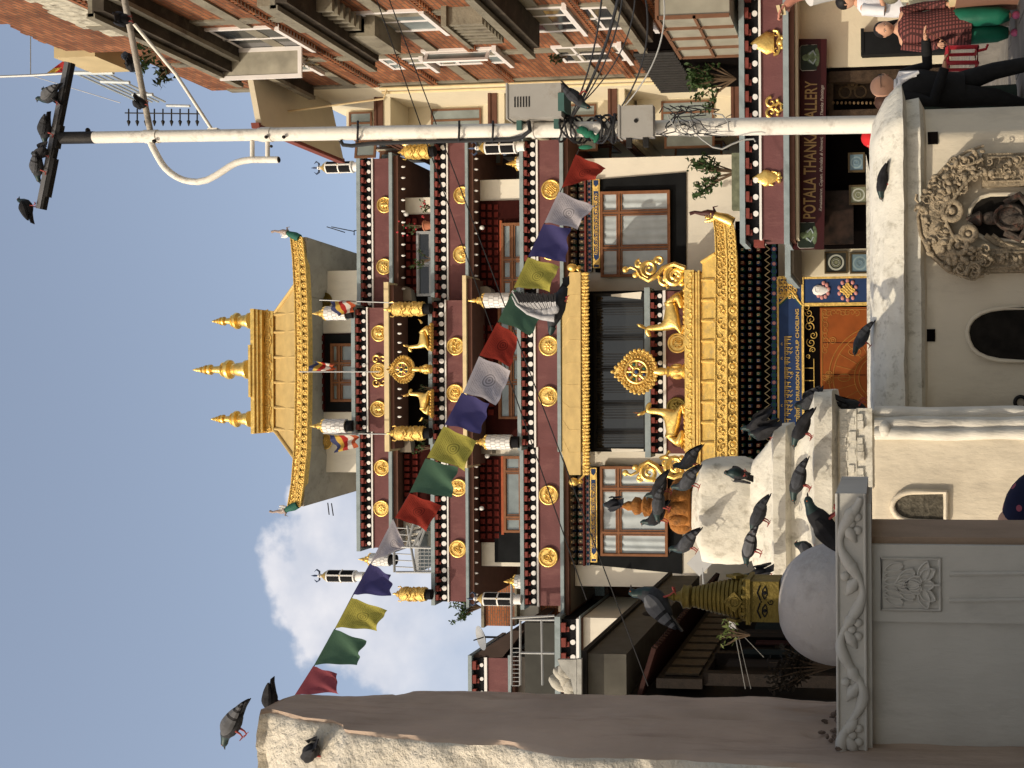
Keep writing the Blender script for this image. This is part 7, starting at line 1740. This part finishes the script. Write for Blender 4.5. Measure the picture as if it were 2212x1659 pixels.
pigeon(1762, 1185, 8.5, 1, 10, 'l', 2, 'pale pigeon half hidden behind the grey dome', 40, .95)
pigeon(1866, 862, 9.0, -1, -50, 'g', 1, 'pigeon with raised tail where the wall coping meets the pier', 40, 1.1)
# on the niche wall and near things
pigeon(1881, 748, 10.0, -1, 42, 'g', 1, 'blue grey pigeon on the shaded part of the coping, before the orange curtain', 8, 1.05)
pigeon(1930, 402, 9.8, -1, 20, 'd', 1, 'black pigeon with red feet on the sunlit coping', 10, 1.0)
pigeon(1807, 1094, 5.15, 1, -22, 'd', 1, 'nearest black pigeon leaning off the right end of the vine carved ledge', 12, 1.08) if False else None
pigeon(1811, 1100, 5.12, 1, 46, 'd', 1, 'glossy black pigeon with red feet on the right end of the vine carved ledge', -10, 1.0)
pigeon(1484, 1278, 5.42, 1, 28, 'l', 0, 'large slate pigeon standing on the tip of the gold ringed spire', 12, 1.0, z=STUPA_TOP.z - .055)
for k, e in list(protos.items()):
    if not e[1]:
        for ch in list(e[0].children): bpy.data.objects.remove(ch)
        bpy.data.objects.remove(e[0])
# flying pigeon
t = thing('pigeon', 'flying pigeon with raised white underwing in front of the prayer flags', 'pigeon', P(1195, 665, 7.6), 'pigeons'); m = MB(); Yg = 7.6
def PG(x, y, dy=0): return P(x, y, Yg + dy)
m.tube([PG(x, y) for x, y in ((1222, 620), (1212, 640), (1203, 662), (1197, 682), (1192, 700), (1190, 712))], [.018, .045, .062, .055, .032, .018], 14)
m.build('body', pg_body, t, True, 80)
m = MB(); m.tube([PG(1193, 706), PG(1190, 718), PG(1189, 724)], [.03, .02, .006], 10); m.build('head', pg_neck, t)
m = MB()
for k in range(5): a = PG(1224 + 3 * k, 606 - k * .5 + 1); m.tube([PG(1206, 636), PG(1219 + k * 2.0, 612), PG(1216 + k * 3.2, 600 - k)], [.016, .014, .004], 6, flat=.4)
m.build('tail', pg_dark, t)
m = MB(); sh0 = PG(1196, 678, -.04)
for k in range(17):       # fan of primaries and secondaries
    u = k / 16; lead = (1112 + 8 * u, 652 + 6 * u) if False else None
    rx, ry = 1197 - 82 * (1 - u) * .62, 690 - 10 * u - 8 * (1 - u)
    tx_, ty_ = 1106 + 92 * u ** 1.1, 628 + 2 * math.sin(u * 3) + (2 if k % 2 else 0) + 4 * u
    root = PG(rx, ry - 8 + 2 * (1 - u), -.05); tip = PG(tx_, ty_, -.1 - .05 * (1 - u)); midp = root.lerp(tip, .55) + Vector((-.004, -.01, .004))
    d = (tip - root).normalized(); w_ = Vector((d.z, 0, -d.x)).normalized() * .0165; wb = w_ * .85
    m.add([root - wb, root + wb, midp + w_, tip + w_ * .35, tip - w_ * .3, midp - w_], [(0, 1, 2, 5)], 0); m.add([midp - w_, midp + w_, tip + w_ * .4, tip - w_ * .35], [(0, 1, 2, 3)], 1 if u > .0 else 0)
    m.tube([root, midp, tip], [.003, .0025, .001], 4, 1)
m.build('flight_feathers', [pg_wht, pg_dark], t, False)
m = MB()
for (x, y, r_) in ((1190, 674, .034), (1178, 676, .034), (1165, 674, .03), (1152, 672, .026), (1138, 668, .02), (1126, 662, .014), (1198, 668, .034)): m.ell(PG(x, y, -.06), (r_ * 1.1, .014, r_), n=10, k=6)
m.tube([PG(1198, 688, -.06), PG(1170, 686, -.07), PG(1140, 676, -.09), PG(1116, 658, -.11), PG(1106, 640, -.12)], [.026, .018, .013, .009, .004], 8); m.build('wing', pg_wht, t, True, 80)
m = MB()
for dx in (0, 8): m.tube([PG(1210 + dx * .6, 652 - dx), PG(1220 + dx * .6, 650 - dx, -.02), PG(1226 + dx * .4, 646 - dx, -.02)], [.008, .006, .004], 5); m.tube([PG(1220 + dx * .6, 650 - dx, -.02), PG(1226, 654 - dx, -.02)], [.004, .002], 4)
m.build('foot', pg_foot, t)
# ================================================================= people
skinm = M('skin', (.52, .29, .19), .55, 0, .08, 12); hairm = M('hair_black', (.012, .010, .010), .6, 0, .3, 40); eyem = M('eye_white', (.6, .55, .5), .4); lipm = M('lips', (.25, .07, .06), .5)
def head_mb(c, h, yaw=0, pitch=0, bald=False):
    """head centred at c, height h, facing -Y turned by yaw"""
    m = MB(); rot = Matrix.Rotation(yaw, 3, 'Z') @ Matrix.Rotation(pitch, 3, 'X'); n, k = 20, 16; vs = []
    for i in range(k + 1):
        th = math.pi * i / k; th = min(max(th, .03), math.pi - .03); z = -math.cos(th); s = math.sin(th)
        for j in range(n):
            a = 2 * math.pi * j / n; x = s * math.cos(a) * .36; y = s * math.sin(a) * .44
            if z < 0: x *= 1 - .28 * z * z; y *= 1 - .12 * z * z
            if y < 0 and abs(math.cos(a)) < .38 and -.35 < z < .12: y -= .075 * (1 - abs(math.cos(a)) / .38) * (1 - abs(z + .12) / .26 if abs(z + .12) < .26 else 0)
            if y < 0 and .02 < z < .22 and .15 < abs(math.cos(a)) < .65: y += .03
            if z > .2: y += .03
            vs.append(Vector((x, y, z * .5)) * h)
    m.add([rot @ v + c for v in vs], [(i * n + j, i * n + (j + 1) % n, (i + 1) * n + (j + 1) % n, (i + 1) * n + j) for i in range(k) for j in range(n)] + [tuple(range(n))[::-1], tuple(range(k * n, (k + 1) * n))], 0)
    q = lambda x, y, z: c + rot @ (Vector((x, y, z)) * h)
    for s in (-1, 1):
        m.ell(q(s * .36, .03, 0), (.03 * h, .06 * h, .1 * h), 0, 8, 6); m.ell(q(s * .14, -.385, .05), (.05 * h, .02 * h, .022 * h), 2, 8, 5); m.ell(q(s * .14, -.40, .05), (.02 * h, .012 * h, .02 * h), 1, 8, 5)
        m.tube([q(s * .06, -.43, .12), q(s * .14, -.43, .14), q(s * .22, -.38, .11)], .012 * h, 5, 1)
    m.tube([q(-.08, -.41, -.22), q(0, -.43, -.21), q(.08, -.41, -.22)], .016 * h, 6, 3)
    return m, q
def hand(pts, ed, rd_, w, dirv, side, curl=.5, parent=None, sc=1.):
    """palm, thumb and four fingers appended to a skeleton"""
    d = Vector(dirv).normalized(); up = Vector((0, 0, 1)); lat = d.cross(up); lat = lat.normalized() if lat.length > .1 else Vector((1, 0, 0)); nn = lat.cross(d).normalized()
    k = len(pts); palm = Vector(w) + d * .05 * sc; pts.append(palm); ed.append((parent, k)); rd_.append((.032 * sc, .018 * sc))
    for f in range(4):
        o = lat * (f - 1.5) * .019 * sc; L = (.07, .08, .075, .06)[f] * sc; a = palm + d * .03 * sc + o; b_ = a + d * L * .45 - nn * L * .2 * curl; c = b_ + d * L * (.5 - .4 * curl) - nn * L * .5 * curl
        i = len(pts); pts += [a, b_, c]; ed += [(k, i), (i, i + 1), (i + 1, i + 2)]; rd_ += [.0095 * sc, .0085 * sc, .007 * sc]
    a = palm - d * .015 * sc + lat * side * .035 * sc; b_ = a + (d * .5 + lat * side * .6 - nn * .3).normalized() * .04 * sc; i = len(pts); pts += [a, b_]; ed += [(k, i), (i, i + 1)]; rd_ += [.012 * sc, .009 * sc]
def body(name, label, foot, H, yaw, arms, legs, headyaw, mats, lean=0, group=None, headpitch=0):
    """arms: [(shoulder side, elbow xyz, wrist xyz, hand dir)] in body metres, facing -Y; legs: [(side, knee, ankle)]"""
    t = thing(name, label, 'person', foot, group); Lc = Vector(foot); rot = Matrix.Rotation(yaw, 3, 'Z'); s = H / 1.7
    W_ = lambda v: Lc + rot @ (Vector(v) * s)
    pts = [W_((0, 0, .93)), W_((0, -lean * .3, 1.12)), W_((0, -lean * .8, 1.32)), W_((0, -lean, 1.43)), W_((0, -lean * 1.1, 1.52))]; ed = [(0, 1), (1, 2), (2, 3), (3, 4)]; rd_ = [(.15 * s, .11 * s), (.13 * s, .1 * s), (.15 * s, .1 * s), (.07 * s, .06 * s), (.05 * s, .05 * s)]
    sk = {}
    for (sd_, el, wr, hd) in arms:
        k = len(pts); pts += [W_((sd_ * .18, -lean, 1.39)), W_(el), W_(wr)]; ed += [(2, k), (k, k + 1), (k + 1, k + 2)]; rd_ += [.05 * s, .038 * s, .026 * s]; sk[sd_] = (pts[k], pts[k + 1], pts[k + 2])
        hand(pts, ed, rd_, pts[k + 2], rot @ Vector(hd), sd_, .6, k + 2, s)
    lg = []
    for (sd_, kn, an) in legs:
        k = len(pts); pts += [W_((sd_ * .09, 0, .86)), W_(kn), W_(an)]; ed += [(0, k), (k, k + 1), (k + 1, k + 2)]; rd_ += [.085 * s, .055 * s, .038 * s]; lg.append((pts[k], pts[k + 1], pts[k + 2]))
    vs, fs = skin(pts, ed, rd_, 2, 0)
    hc = W_((0, -lean * 1.2 - .02, 1.60)); hm, hq = head_mb(hc, .25 * s, yaw + headyaw, headpitch); hm.add(vs, fs, 0)
    hm.build('body', [skinm, hairm, eyem, lipm], t, True, 80)
    return t, W_, rot, s, sk, lg, hq, hc
def sleeve(m, chain, r): m.tube([chain[0], chain[0].lerp(chain[1], .5), chain[1], chain[1].lerp(chain[2], .6), chain[2]], r, 12)
def torso(m, W_, s, prof, rot, lean=0, n=24, mi=0):
    """prof: (z, half width, half depth, y offset)"""
    vs = []
    for (z, hx, hy, yo) in prof:
        for j in range(n):
            a = 2 * math.pi * j / n; w = W_((math.cos(a) * hx * (1 + .02 * math.sin(a * 5 + z * 9)), math.sin(a) * hy + yo, z)); vs.append(w)
    k = len(prof); m.add(vs, [(i * n + j, i * n + (j + 1) % n, (i + 1) * n + (j + 1) % n, (i + 1) * n + j) for i in range(k - 1) for j in range(n)] + [tuple(range(n))[::-1], tuple(range((k - 1) * n, k * n))], mi)
cloth_black = M('black_wool', (.010, .010, .011), .85, 0, .3, 8, .4, 14)
# --- man in black jacket, walking towards the right
YM = 11.0; fp_ = P(1900, 200, YM); 
t, W_, rot, s, sk, lg, hq, hc = body('person', 'bald man in glasses, black jacket and white collar, walking with prayer beads', (fp_.x, YM, 0), 1.64, R(40),
    [(-1, (-.27, -.06, 1.1), (-.06, -.3, .99), (.6, -.8, 0)), (1, (.3, -.1, 1.14), (.36, -.36, 1.16), (.3, -.9, .2))],
    [(-1, (-.09, .04, .47), (-.09, .2, .09)), (1, (.1, -.14, .48), (.1, -.22, .09))], R(32), None, .05)
m = MB(); torso(m, W_, s, [(.78, .2, .16, 0), (.9, .21, .165, 0), (1.05, .2, .16, -.02), (1.2, .215, .16, -.04), (1.33, .225, .145, -.05), (1.41, .19, .11, -.05), (1.455, .09, .085, -.05)], rot)
for k_ in (-1, 1): sleeve(m, sk[k_], [.082 * s, .07 * s, .06 * s, .055 * s, .048 * s])
m.build('jacket', cloth_black, t, True, 80)
m = MB()
for l in lg: m.tube([l[0] + Vector((0, 0, .12)), l[0], l[1], l[1].lerp(l[2], .6), l[2]], [.11, .115, .085, .075, .068], 12)
m.build('trousers', cloth_black, t, True, 80)
for l in lg:
    m = MB(); fd_ = rot @ Vector((0, -1, 0)); m.tube([l[2] - fd_ * .06 + Vector((0, 0, -.03)), l[2] + Vector((0, 0, -.04)), l[2] + fd_ * .12 + Vector((0, 0, -.055)), l[2] + fd_ * .18 + Vector((0, 0, -.06))], [.04, .05, .042, .02], 10); m.build('shoe', hairm, t)
m = MB(); m.tube([W_((.085, -.03, 1.47)), W_((.065, -.17, 1.42)), W_((.0, -.225, 1.24))], [.018, .03, .016], 8); m.tube([W_((-.085, -.03, 1.47)), W_((-.065, -.17, 1.42)), W_((-.0, -.23, 1.24))], [.018, .03, .016], 8); m.tube([W_((math.cos(a) * .072, -.05 + math.sin(a) * .07, 1.47)) for a in [i * .5 for i in range(14)]], .018, 8)
torso(m, W_, s, [(1.26, .03, .02, -.2), (1.36, .055, .03, -.175), (1.45, .06, .05, -.11)], rot); m.build('collar', M('white_shirt', (.62, .62, .64), .8, 0, .08, 10), t)
m = MB()
for s_ in (-1, 1):
    m.torus(hq(s_ * .16, -.44, .05), .026, .003, ax=rot @ Matrix.Rotation(R(32), 3, 'Z') @ Vector((0, -1, 0)), n=16, k=5); m.tube([hq(s_ * .26, -.42, .06), hq(s_ * .38, -.2, .07), hq(s_ * .39, .05, .06)], .0035, 5)
m.tube([hq(-.05, -.45, .06), hq(.05, -.45, .06)], .0025, 5); m.build('glasses', blackmetal, t)
m = MB(); a, b_ = sk[-1][2], sk[1][2]; fdv = rot @ Vector((0, -.09, 0)); pts_ = [(a + fdv).lerp(b_ + fdv, i / 16) - Vector((0, 0, .12 * math.sin(math.pi * i / 16))) for i in range(17)]
for p in pts_: m.ell(p, (.007, .007, .007), n=6, k=4)
m.tube(pts_, .002, 4); m.build('prayer_beads', M('beads', (.16, .06, .03), .5), t)
# --- woman in checked tunic and green trousers
plaid = M('checked_cloth', (.19, .06, .055), .85, 0, .12, 8, .3, 12)
nt2 = plaid.node_tree; b2 = nt2.nodes['Principled BSDF']; src = b2.inputs['Base Color'].links[0].from_socket; cc = nt2.nodes.new('ShaderNodeTexCoord'); sx = nt2.nodes.new('ShaderNodeSeparateXYZ'); nt2.links.new(cc.outputs['Object'], sx.inputs[0])
def m2(op, a, b_=None):
    n = nt2.nodes.new('ShaderNodeMath'); n.operation = op
    for i, v in enumerate((a, b_)):
        if v is None: continue
        if isinstance(v, (int, float)): n.inputs[i].default_value = v
        else: nt2.links.new(v, n.inputs[i])
    return n.outputs[0]
gx_ = m2('GREATER_THAN', m2('SINE', m2('MULTIPLY', m2('ADD', sx.outputs[0], m2('MULTIPLY', sx.outputs[1], .6)), 170)), .25); gz_ = m2('GREATER_THAN', m2('SINE', m2('MULTIPLY', sx.outputs[2], 170)), .25)
mx = nt2.nodes.new('ShaderNodeMix'); mx.data_type = 'RGBA'; nt2.links.new(m2('MULTIPLY', m2('MAXIMUM', gx_, gz_), .85), mx.inputs[0]); nt2.links.new(src, mx.inputs[6]); mx.inputs[7].default_value = (.028, .011, .011, 1); nt2.links.new(mx.outputs[2], b2.inputs['Base Color'])
YW_ = 12.9; fp_ = P(2180, 52, YW_)
t, W_, rot, s, sk, lg, hq, hc = body('person', 'woman in a red checked tunic and green trousers looking down', (fp_.x, YW_, 0), 1.6, R(-18),
    [(-1, (-.24, -.02, 1.1), (-.2, -.24, .95), (-.1, -1, -.2)), (1, (.25, .04, 1.12), (.26, -.05, .86), (0, -.3, -1))],
    [(-1, (-.1, -.03, .48), (-.1, -.02, .08)), (1, (.1, -.12, .48), (.1, -.2, .09))], R(12), None, .03, headpitch=R(14))
m = MB(); torso(m, W_, s, [(.56, .26, .2, 0), (.75, .235, .19, 0), (.95, .215, .175, 0), (1.12, .185, .15, 0), (1.28, .195, .15, -.02), (1.38, .19, .12, -.02), (1.44, .08, .08, -.02)], rot)
for k_ in (-1, 1): sleeve(m, sk[k_], [.075 * s, .066 * s, .055 * s, .05 * s, .046 * s])
m.build('tunic', plaid, t, True, 80)
m = MB()
for l in lg: m.tube([l[0], l[0].lerp(l[1], .5), l[1], l[1].lerp(l[2], .6), l[2] + Vector((0, 0, .03))], [.11, .12, .11, .1, .06], 14)
m.build('trousers', M('green_satin', (.008, .11, .065), .5, 0, .2, 5, .4, 8), t, True, 80)
for l in lg:
    m = MB(); fd_ = rot @ Vector((0, -1, 0)); m.tube([l[2] - fd_ * .05 + Vector((0, 0, -.04)), l[2] + Vector((0, 0, -.04)), l[2] + fd_ * .11 + Vector((0, 0, -.05)), l[2] + fd_ * .16 + Vector((0, 0, -.055))], [.035, .045, .038, .02], 10); m.build('shoe', M('pink_shoe', (.42, .09, .17), .6), t)
m = MB()
m.ell(hq(0, .09, .1), (.098 * s, .105 * s, .108 * s), n=14, k=10); m.ell(hq(0, .42, -.12), (.05 * s, .05 * s, .05 * s))
m.tube([hq(.2, .25, -.1), hq(.3, .2, -.5), W_((.12, .1, 1.25))], [.05, .045, .02], 8); m.build('hair', hairm, t, True, 80)
# --- man at the right edge in white shirt carrying a shoulder bag
YB_ = 14.0; fp_ = P(1900, 8, YB_)
stp = MB(); stp.box((fp_.x - .5, YB_ - .5, 0), (fp_.x + 2, YB_ + 1.2, .36)); tag(stp.build('stone_step', paving, None, False), 'low stone step by the shop front at the right edge', 'step')
t, W_, rot, s, sk, lg, hq, hc = body('person', 'dark haired man in a white shirt at the right edge behind the checked tunic', (fp_.x, YB_, .36), 1.72, R(40),
    [(-1, (-.25, -.05, 1.12), (-.05, -.25, 1.2), (.5, -.8, .2)), (1, (.25, 0, 1.1), (.2, -.15, .9), (0, -.5, -1))], [(-1, (-.1, 0, .48), (-.1, 0, .08)), (1, (.1, -.02, .48), (.1, -.02, .08))], 0, None, .04)
m = MB(); torso(m, W_, s, [(.8, .2, .16, 0), (1., .2, .16, 0), (1.2, .21, .16, -.02), (1.34, .215, .14, -.03), (1.42, .17, .1, -.03), (1.46, .08, .07, -.03)], rot)
for k_ in (-1, 1): sleeve(m, [sk[k_][0], sk[k_][0].lerp(sk[k_][1], .5), sk[k_][1]], [.075, .07, .066, .062, .06])
m.build('shirt', M('white_cotton', (.66, .65, .68), .85, 0, .06, 8, .4, 10), t, True, 80)
m = MB()
for l in lg: m.tube([l[0], l[1], l[2]], [.1, .08, .07], 10)
m.build('trousers', cloth_black, t, True, 80)
m = MB(); m.ell(hq(0, .08, .12), (.095 * s, .108 * s, .1 * s), n=14, k=10); m.build('hair', hairm, t)
# --- crouching elderly woman in cream shawl beside him
fp_ = P(1940, 6, 13.2)
t, W_, rot, s, sk, lg, hq, hc = body('person', 'person wrapped in a cream shawl at the right edge, in front of the white shirt', (fp_.x + .02, 13.2, 0), 1.5, R(20),
    [(-1, (-.2, -.1, 1.1), (-.1, -.25, 1.0), (.3, -1, 0))], [(-1, (-.1, 0, .45), (-.1, 0, .08)), (1, (.1, -.02, .45), (.1, -.02, .08))], 0, None, .1)
m = MB(); torso(m, W_, s, [(.3, .24, .2, 0), (.7, .22, .18, 0), (1., .2, .17, -.02), (1.2, .22, .18, -.06), (1.36, .2, .15, -.08), (1.46, .12, .12, -.1), (1.5, .05, .05, -.1)], rot)
sleeve(m, sk[-1], [.08, .08, .075, .07, .06]); m.build('shawl', M('cream_shawl', (.52, .49, .36), .9, 0, .12, 6, .8, 9), t, True, 80)
m = MB(); m.ell(hq(0, .1, .08), (.11 * s, .12 * s, .12 * s)); m.build('scarf', M('olive_scarf', (.2, .18, .12), .9, 0, .3, 10, .8, 14), t)
# --- two people mostly hidden: face behind the bald man, red cap behind the coping
fp_ = P(1915, 226, 12.4)
t, W_, rot, s, sk, lg, hq, hc = body('person', 'brown haired person half hidden between the bald man and the pole', (fp_.x, 12.4, 0), 1.6, R(95),
    [(-1, (-.24, 0, 1.1), (-.22, -.1, .9), (0, -.3, -1)), (1, (.24, 0, 1.1), (.22, -.1, .9), (0, -.3, -1))], [(-1, (-.1, 0, .48), (-.1, 0, .08)), (1, (.1, 0, .48), (.1, 0, .08))], 0, None, .03)
m = MB(); torso(m, W_, s, [(.1, .22, .18, 0), (.8, .2, .16, 0), (1.2, .2, .15, 0), (1.36, .2, .13, 0), (1.44, .07, .07, 0)], rot); 
for k_ in (-1, 1): sleeve(m, sk[k_], [.075, .07, .06, .055, .05])
m.build('coat', M('dark_green_coat', (.02, .03, .022), .9, 0, .3, 8), t, True, 80)
m = MB(); m.ell(hq(0, .1, .1), (.1 * s, .115 * s, .105 * s)); m.tube([hq(0, .35, .0), hq(0, .45, -.3), hq(0, .4, -.6)], [.06, .05, .02], 8); m.build('hair', M('hair_brown', (.05, .022, .014), .6, 0, .3, 40), t)
fp_ = P(1900, 290, 11.6)
t, W_, rot, s, sk, lg, hq, hc = body('person', 'person in a red cap hidden behind the wall coping, just left of the pole', (fp_.x, 11.6, 0), 1.73, R(-60),
    [(-1, (-.24, 0, 1.1), (-.22, -.1, .9), (0, -.3, -1)), (1, (.24, 0, 1.1), (.22, -.1, .9), (0, -.3, -1))], [(-1, (-.1, 0, .48), (-.1, 0, .08)), (1, (.1, 0, .48), (.1, 0, .08))], 0, None, .03)
m = MB(); torso(m, W_, s, [(.1, .2, .16, 0), (.8, .19, .15, 0), (1.2, .2, .15, 0), (1.36, .2, .13, 0), (1.44, .07, .07, 0)], rot); m.build('coat', cloth_black, t, True, 80)
m = MB(); m.ell(hq(0, .04, .14), (.1 * s, .12 * s, .1 * s)); m.lathe([(.1, 0), (.115, .01), (.1, .03)], hq(0, .02, .12), 16); m.build('cap', M('red_cap', (.5, .015, .02), .8, 0, .1, 8), t)
# --- bent figure in dark blue floral cloth at the bottom
flor = M('navy_floral', (.006, .007, .03), .8, 0, .2, 6)
tn = flor.node_tree; bb_ = tn.nodes['Principled BSDF']; src = bb_.inputs['Base Color'].links[0].from_socket; cc = tn.nodes.new('ShaderNodeTexCoord'); vo = tn.nodes.new('ShaderNodeTexVoronoi'); vo.inputs['Scale'].default_value = 9; tn.links.new(cc.outputs['Object'], vo.inputs['Vector'])
lt = tn.nodes.new('ShaderNodeMath'); lt.operation = 'LESS_THAN'; lt.inputs[1].default_value = .2; tn.links.new(vo.outputs['Distance'], lt.inputs[0]); mx = tn.nodes.new('ShaderNodeMix'); mx.data_type = 'RGBA'; tn.links.new(lt.outputs[0], mx.inputs[0]); tn.links.new(src, mx.inputs[6]); mx.inputs[7].default_value = (.3, .07, .1, 1); tn.links.new(mx.outputs[2], bb_.inputs['Base Color'])
p0 = P(2212, 1115, 6.6); t = thing('person', 'person bent forward in dark blue floral cloth at the bottom edge', 'person', (p0.x, 6.6, 0))
pts = [(p0.x - .12, 6.6, .45), (p0.x - .1, 6.6, .7), (p0.x + .0, 6.55, .80), (p0.x + .16, 6.5, .70), (p0.x + .27, 6.45, .55), (p0.x + .3, 6.42, .42), (p0.x - .2, 6.6, .3), (p0.x - .2, 6.65, .05), (p0.x - .02, 6.6, .3), (p0.x - .02, 6.6, .05), (p0.x + .16, 6.35, .45), (p0.x + .22, 6.3, .3), (p0.x + .1, 6.7, .45), (p0.x + .16, 6.68, .3)]
ed = [(0, 1), (1, 2), (2, 3), (3, 4), (4, 5), (0, 6), (6, 7), (0, 8), (8, 9), (3, 10), (10, 11), (3, 12), (12, 13)]; rd_ = [.13, .13, .14, .13, .05, .045, .08, .04, .08, .04, .045, .03, .045, .03]
pts = [Vector(p) for p in pts]; hand(pts, ed, rd_, pts[11], (0, 0, -1), 1, .5, 11); hand(pts, ed, rd_, pts[13], (0, 0, -1), -1, .5, 13)
vs, fs = skin(pts, ed, rd_, 2, 0); hm, hq = head_mb(Vector((p0.x + .34, 6.4, .33)), .22, R(90), R(60)); hm.add(vs, fs); hm.build('body', [skinm, hairm, eyem, lipm], t, True, 80)
m = MB(); vs, fs = skin([Vector(p) for p in [(p0.x - .14, 6.6, .3), (p0.x - .13, 6.6, .62), (p0.x - .0, 6.55, .80), (p0.x + .16, 6.5, .70), (p0.x + .24, 6.45, .58)]], [(0, 1), (1, 2), (2, 3), (3, 4)], [.2, .18, .175, .16, .09], 2, 0); m.add(vs, fs); m.build('floral_wrap', flor, t, True, 80)
m = MB(); m.lathe([(.26, .0), (.24, .3), (.19, .5)], (p0.x - .16, 6.62, .0), 20, sy=.8); m.build('skirt', M('dark_red_skirt', (.09, .012, .015), .85), t)
m = MB(); m.ell(hq(0, .1, .1), (.1, .11, .1)); m.build('hair', hairm, t)
# --- raised arm holding a folded paper at the top edge
a0 = P(1690, -90, 6.2); t = thing('person', 'raised arm in a white sleeve holding a folded cream paper, at the top edge', 'person', (P(2000, -140, 6.2).x, 6.2, 0))
bx = P(2000, -140, 6.2).x
pts = [Vector((bx, 6.2, .95)), Vector((bx, 6.2, 1.2)), Vector((bx, 6.2, 1.38)), Vector((bx - .17, 6.2, 1.42)), P(1770, -25, 6.15), P(1712, -4, 6.1), Vector((bx, 6.2, 1.5)), Vector((bx - .1, 6.2, .5)), Vector((bx - .1, 6.2, .08)), Vector((bx + .1, 6.2, .5)), Vector((bx + .1, 6.2, .08)), Vector((bx + .2, 6.2, 1.38)), Vector((bx + .26, 6.2, 1.1)), Vector((bx + .24, 6.1, .86))]
ed = [(0, 1), (1, 2), (2, 3), (3, 4), (4, 5), (2, 6), (0, 7), (7, 8), (0, 9), (9, 10), (2, 11), (11, 12), (12, 13)]; rd_ = [.14, .13, .13, .05, .04, .028, .05, .06, .04, .06, .04, .05, .04, .03]
hand(pts, ed, rd_, pts[5], P(1690, 22, 6.1) - pts[5], 1, .4, 5, 1.0); hand(pts, ed, rd_, pts[13], (0, 0, -1), -1, .5, 13)
vs, fs = skin(pts, ed, rd_, 2, 0); hm, hq = head_mb(Vector((bx, 6.18, 1.62)), .23, R(160)); hm.add(vs, fs); hm.build('body', [M('pink_skin', (.5, .22, .16), .55), hairm, eyem, lipm], t, True, 80)
m = MB(); m.tube([pts[3], pts[3].lerp(pts[4], .5), pts[4], pts[4].lerp(pts[5], .45)], [.085, .085, .08, .075], 12); m.lathe([(.2, .5), (.19, .9), (.18, 1.2), (.19, 1.35), (.08, 1.46)], (bx, 6.2, 0), 20, sy=.7); m.build('shirt', M('pale_shirt', (.55, .54, .52), .85, 0, .08, 6), t, True, 80)
m = MB(); m.ell(hq(0, .1, .1), (.1, .11, .1)); m.build('hair', hairm, t)
pp = MB(); a = P(1680, 14, 6.08); b_ = P(1689, 28, 6.08)
pp.hexa([P(1676, 12, 6.07), P(1694, 8, 6.07), P(1698, 32, 6.07), P(1682, 33, 6.07), P(1676, 12, 6.09), P(1694, 8, 6.09), P(1698, 32, 6.09), P(1682, 33, 6.09)], 0); pp.tube([P(1685, 10, 6.065), P(1690, 32, 6.065)], .004, 4, 1)
tag(pp.build('folded_paper', [cream_ledge, brownpaint], None, False), 'folded cream paper held by the raised hand at the top edge', 'paper')
# --- red basket and stall goods
Yst = 12.55; b0 = P(2112, 119, Yst); t = thing('basket', 'red plastic basket frame between the bald man and the checked tunic', 'basket', b0); red = M('red_plastic', (.32, .02, .03), .45)
cr = [(2047, 136), (2047, 103), (2112, 101), (2112, 135)]
m = MB(); q4 = [P(x, y, Yst) for x, y in cr]; m.tube(q4 + q4[:2], .028, 8); q5 = [p + Vector((0, .28, 0)) for p in q4]; m.tube(q5 + q5[:2], .022, 8)
for p in q4: m.tube([p, p + Vector((0, .28, 0))], .02, 6)
m.build('frame', red, t)
m = MB(); m.tube([P(2112, 110, Yst), P(2130, 106, Yst), P(2134, 96, Yst)], .016, 6); m.build('handle', red, t)
bx_ = MB(); c = P(2075, 3, 12.6); bx_.box((c.x - .02, 12.4, 0), (c.x + .5, 12.9, c.z + .05)); tag(bx_.build('carton', M('brown_carton', (.25, .13, .09), .8, 0, .1, 4), None, False), 'brown pink carton on the pavement at the right edge', 'carton')
bx_ = MB(); c = P(2058, 2, 12.7); bx_.box((c.x - .04, 12.5, c.z - .05), (c.x + .4, 12.8, c.z + .04)); tag(bx_.build('bundle', cream_ledge, None, False), 'cream bundle lying on the brown carton', 'bundle')
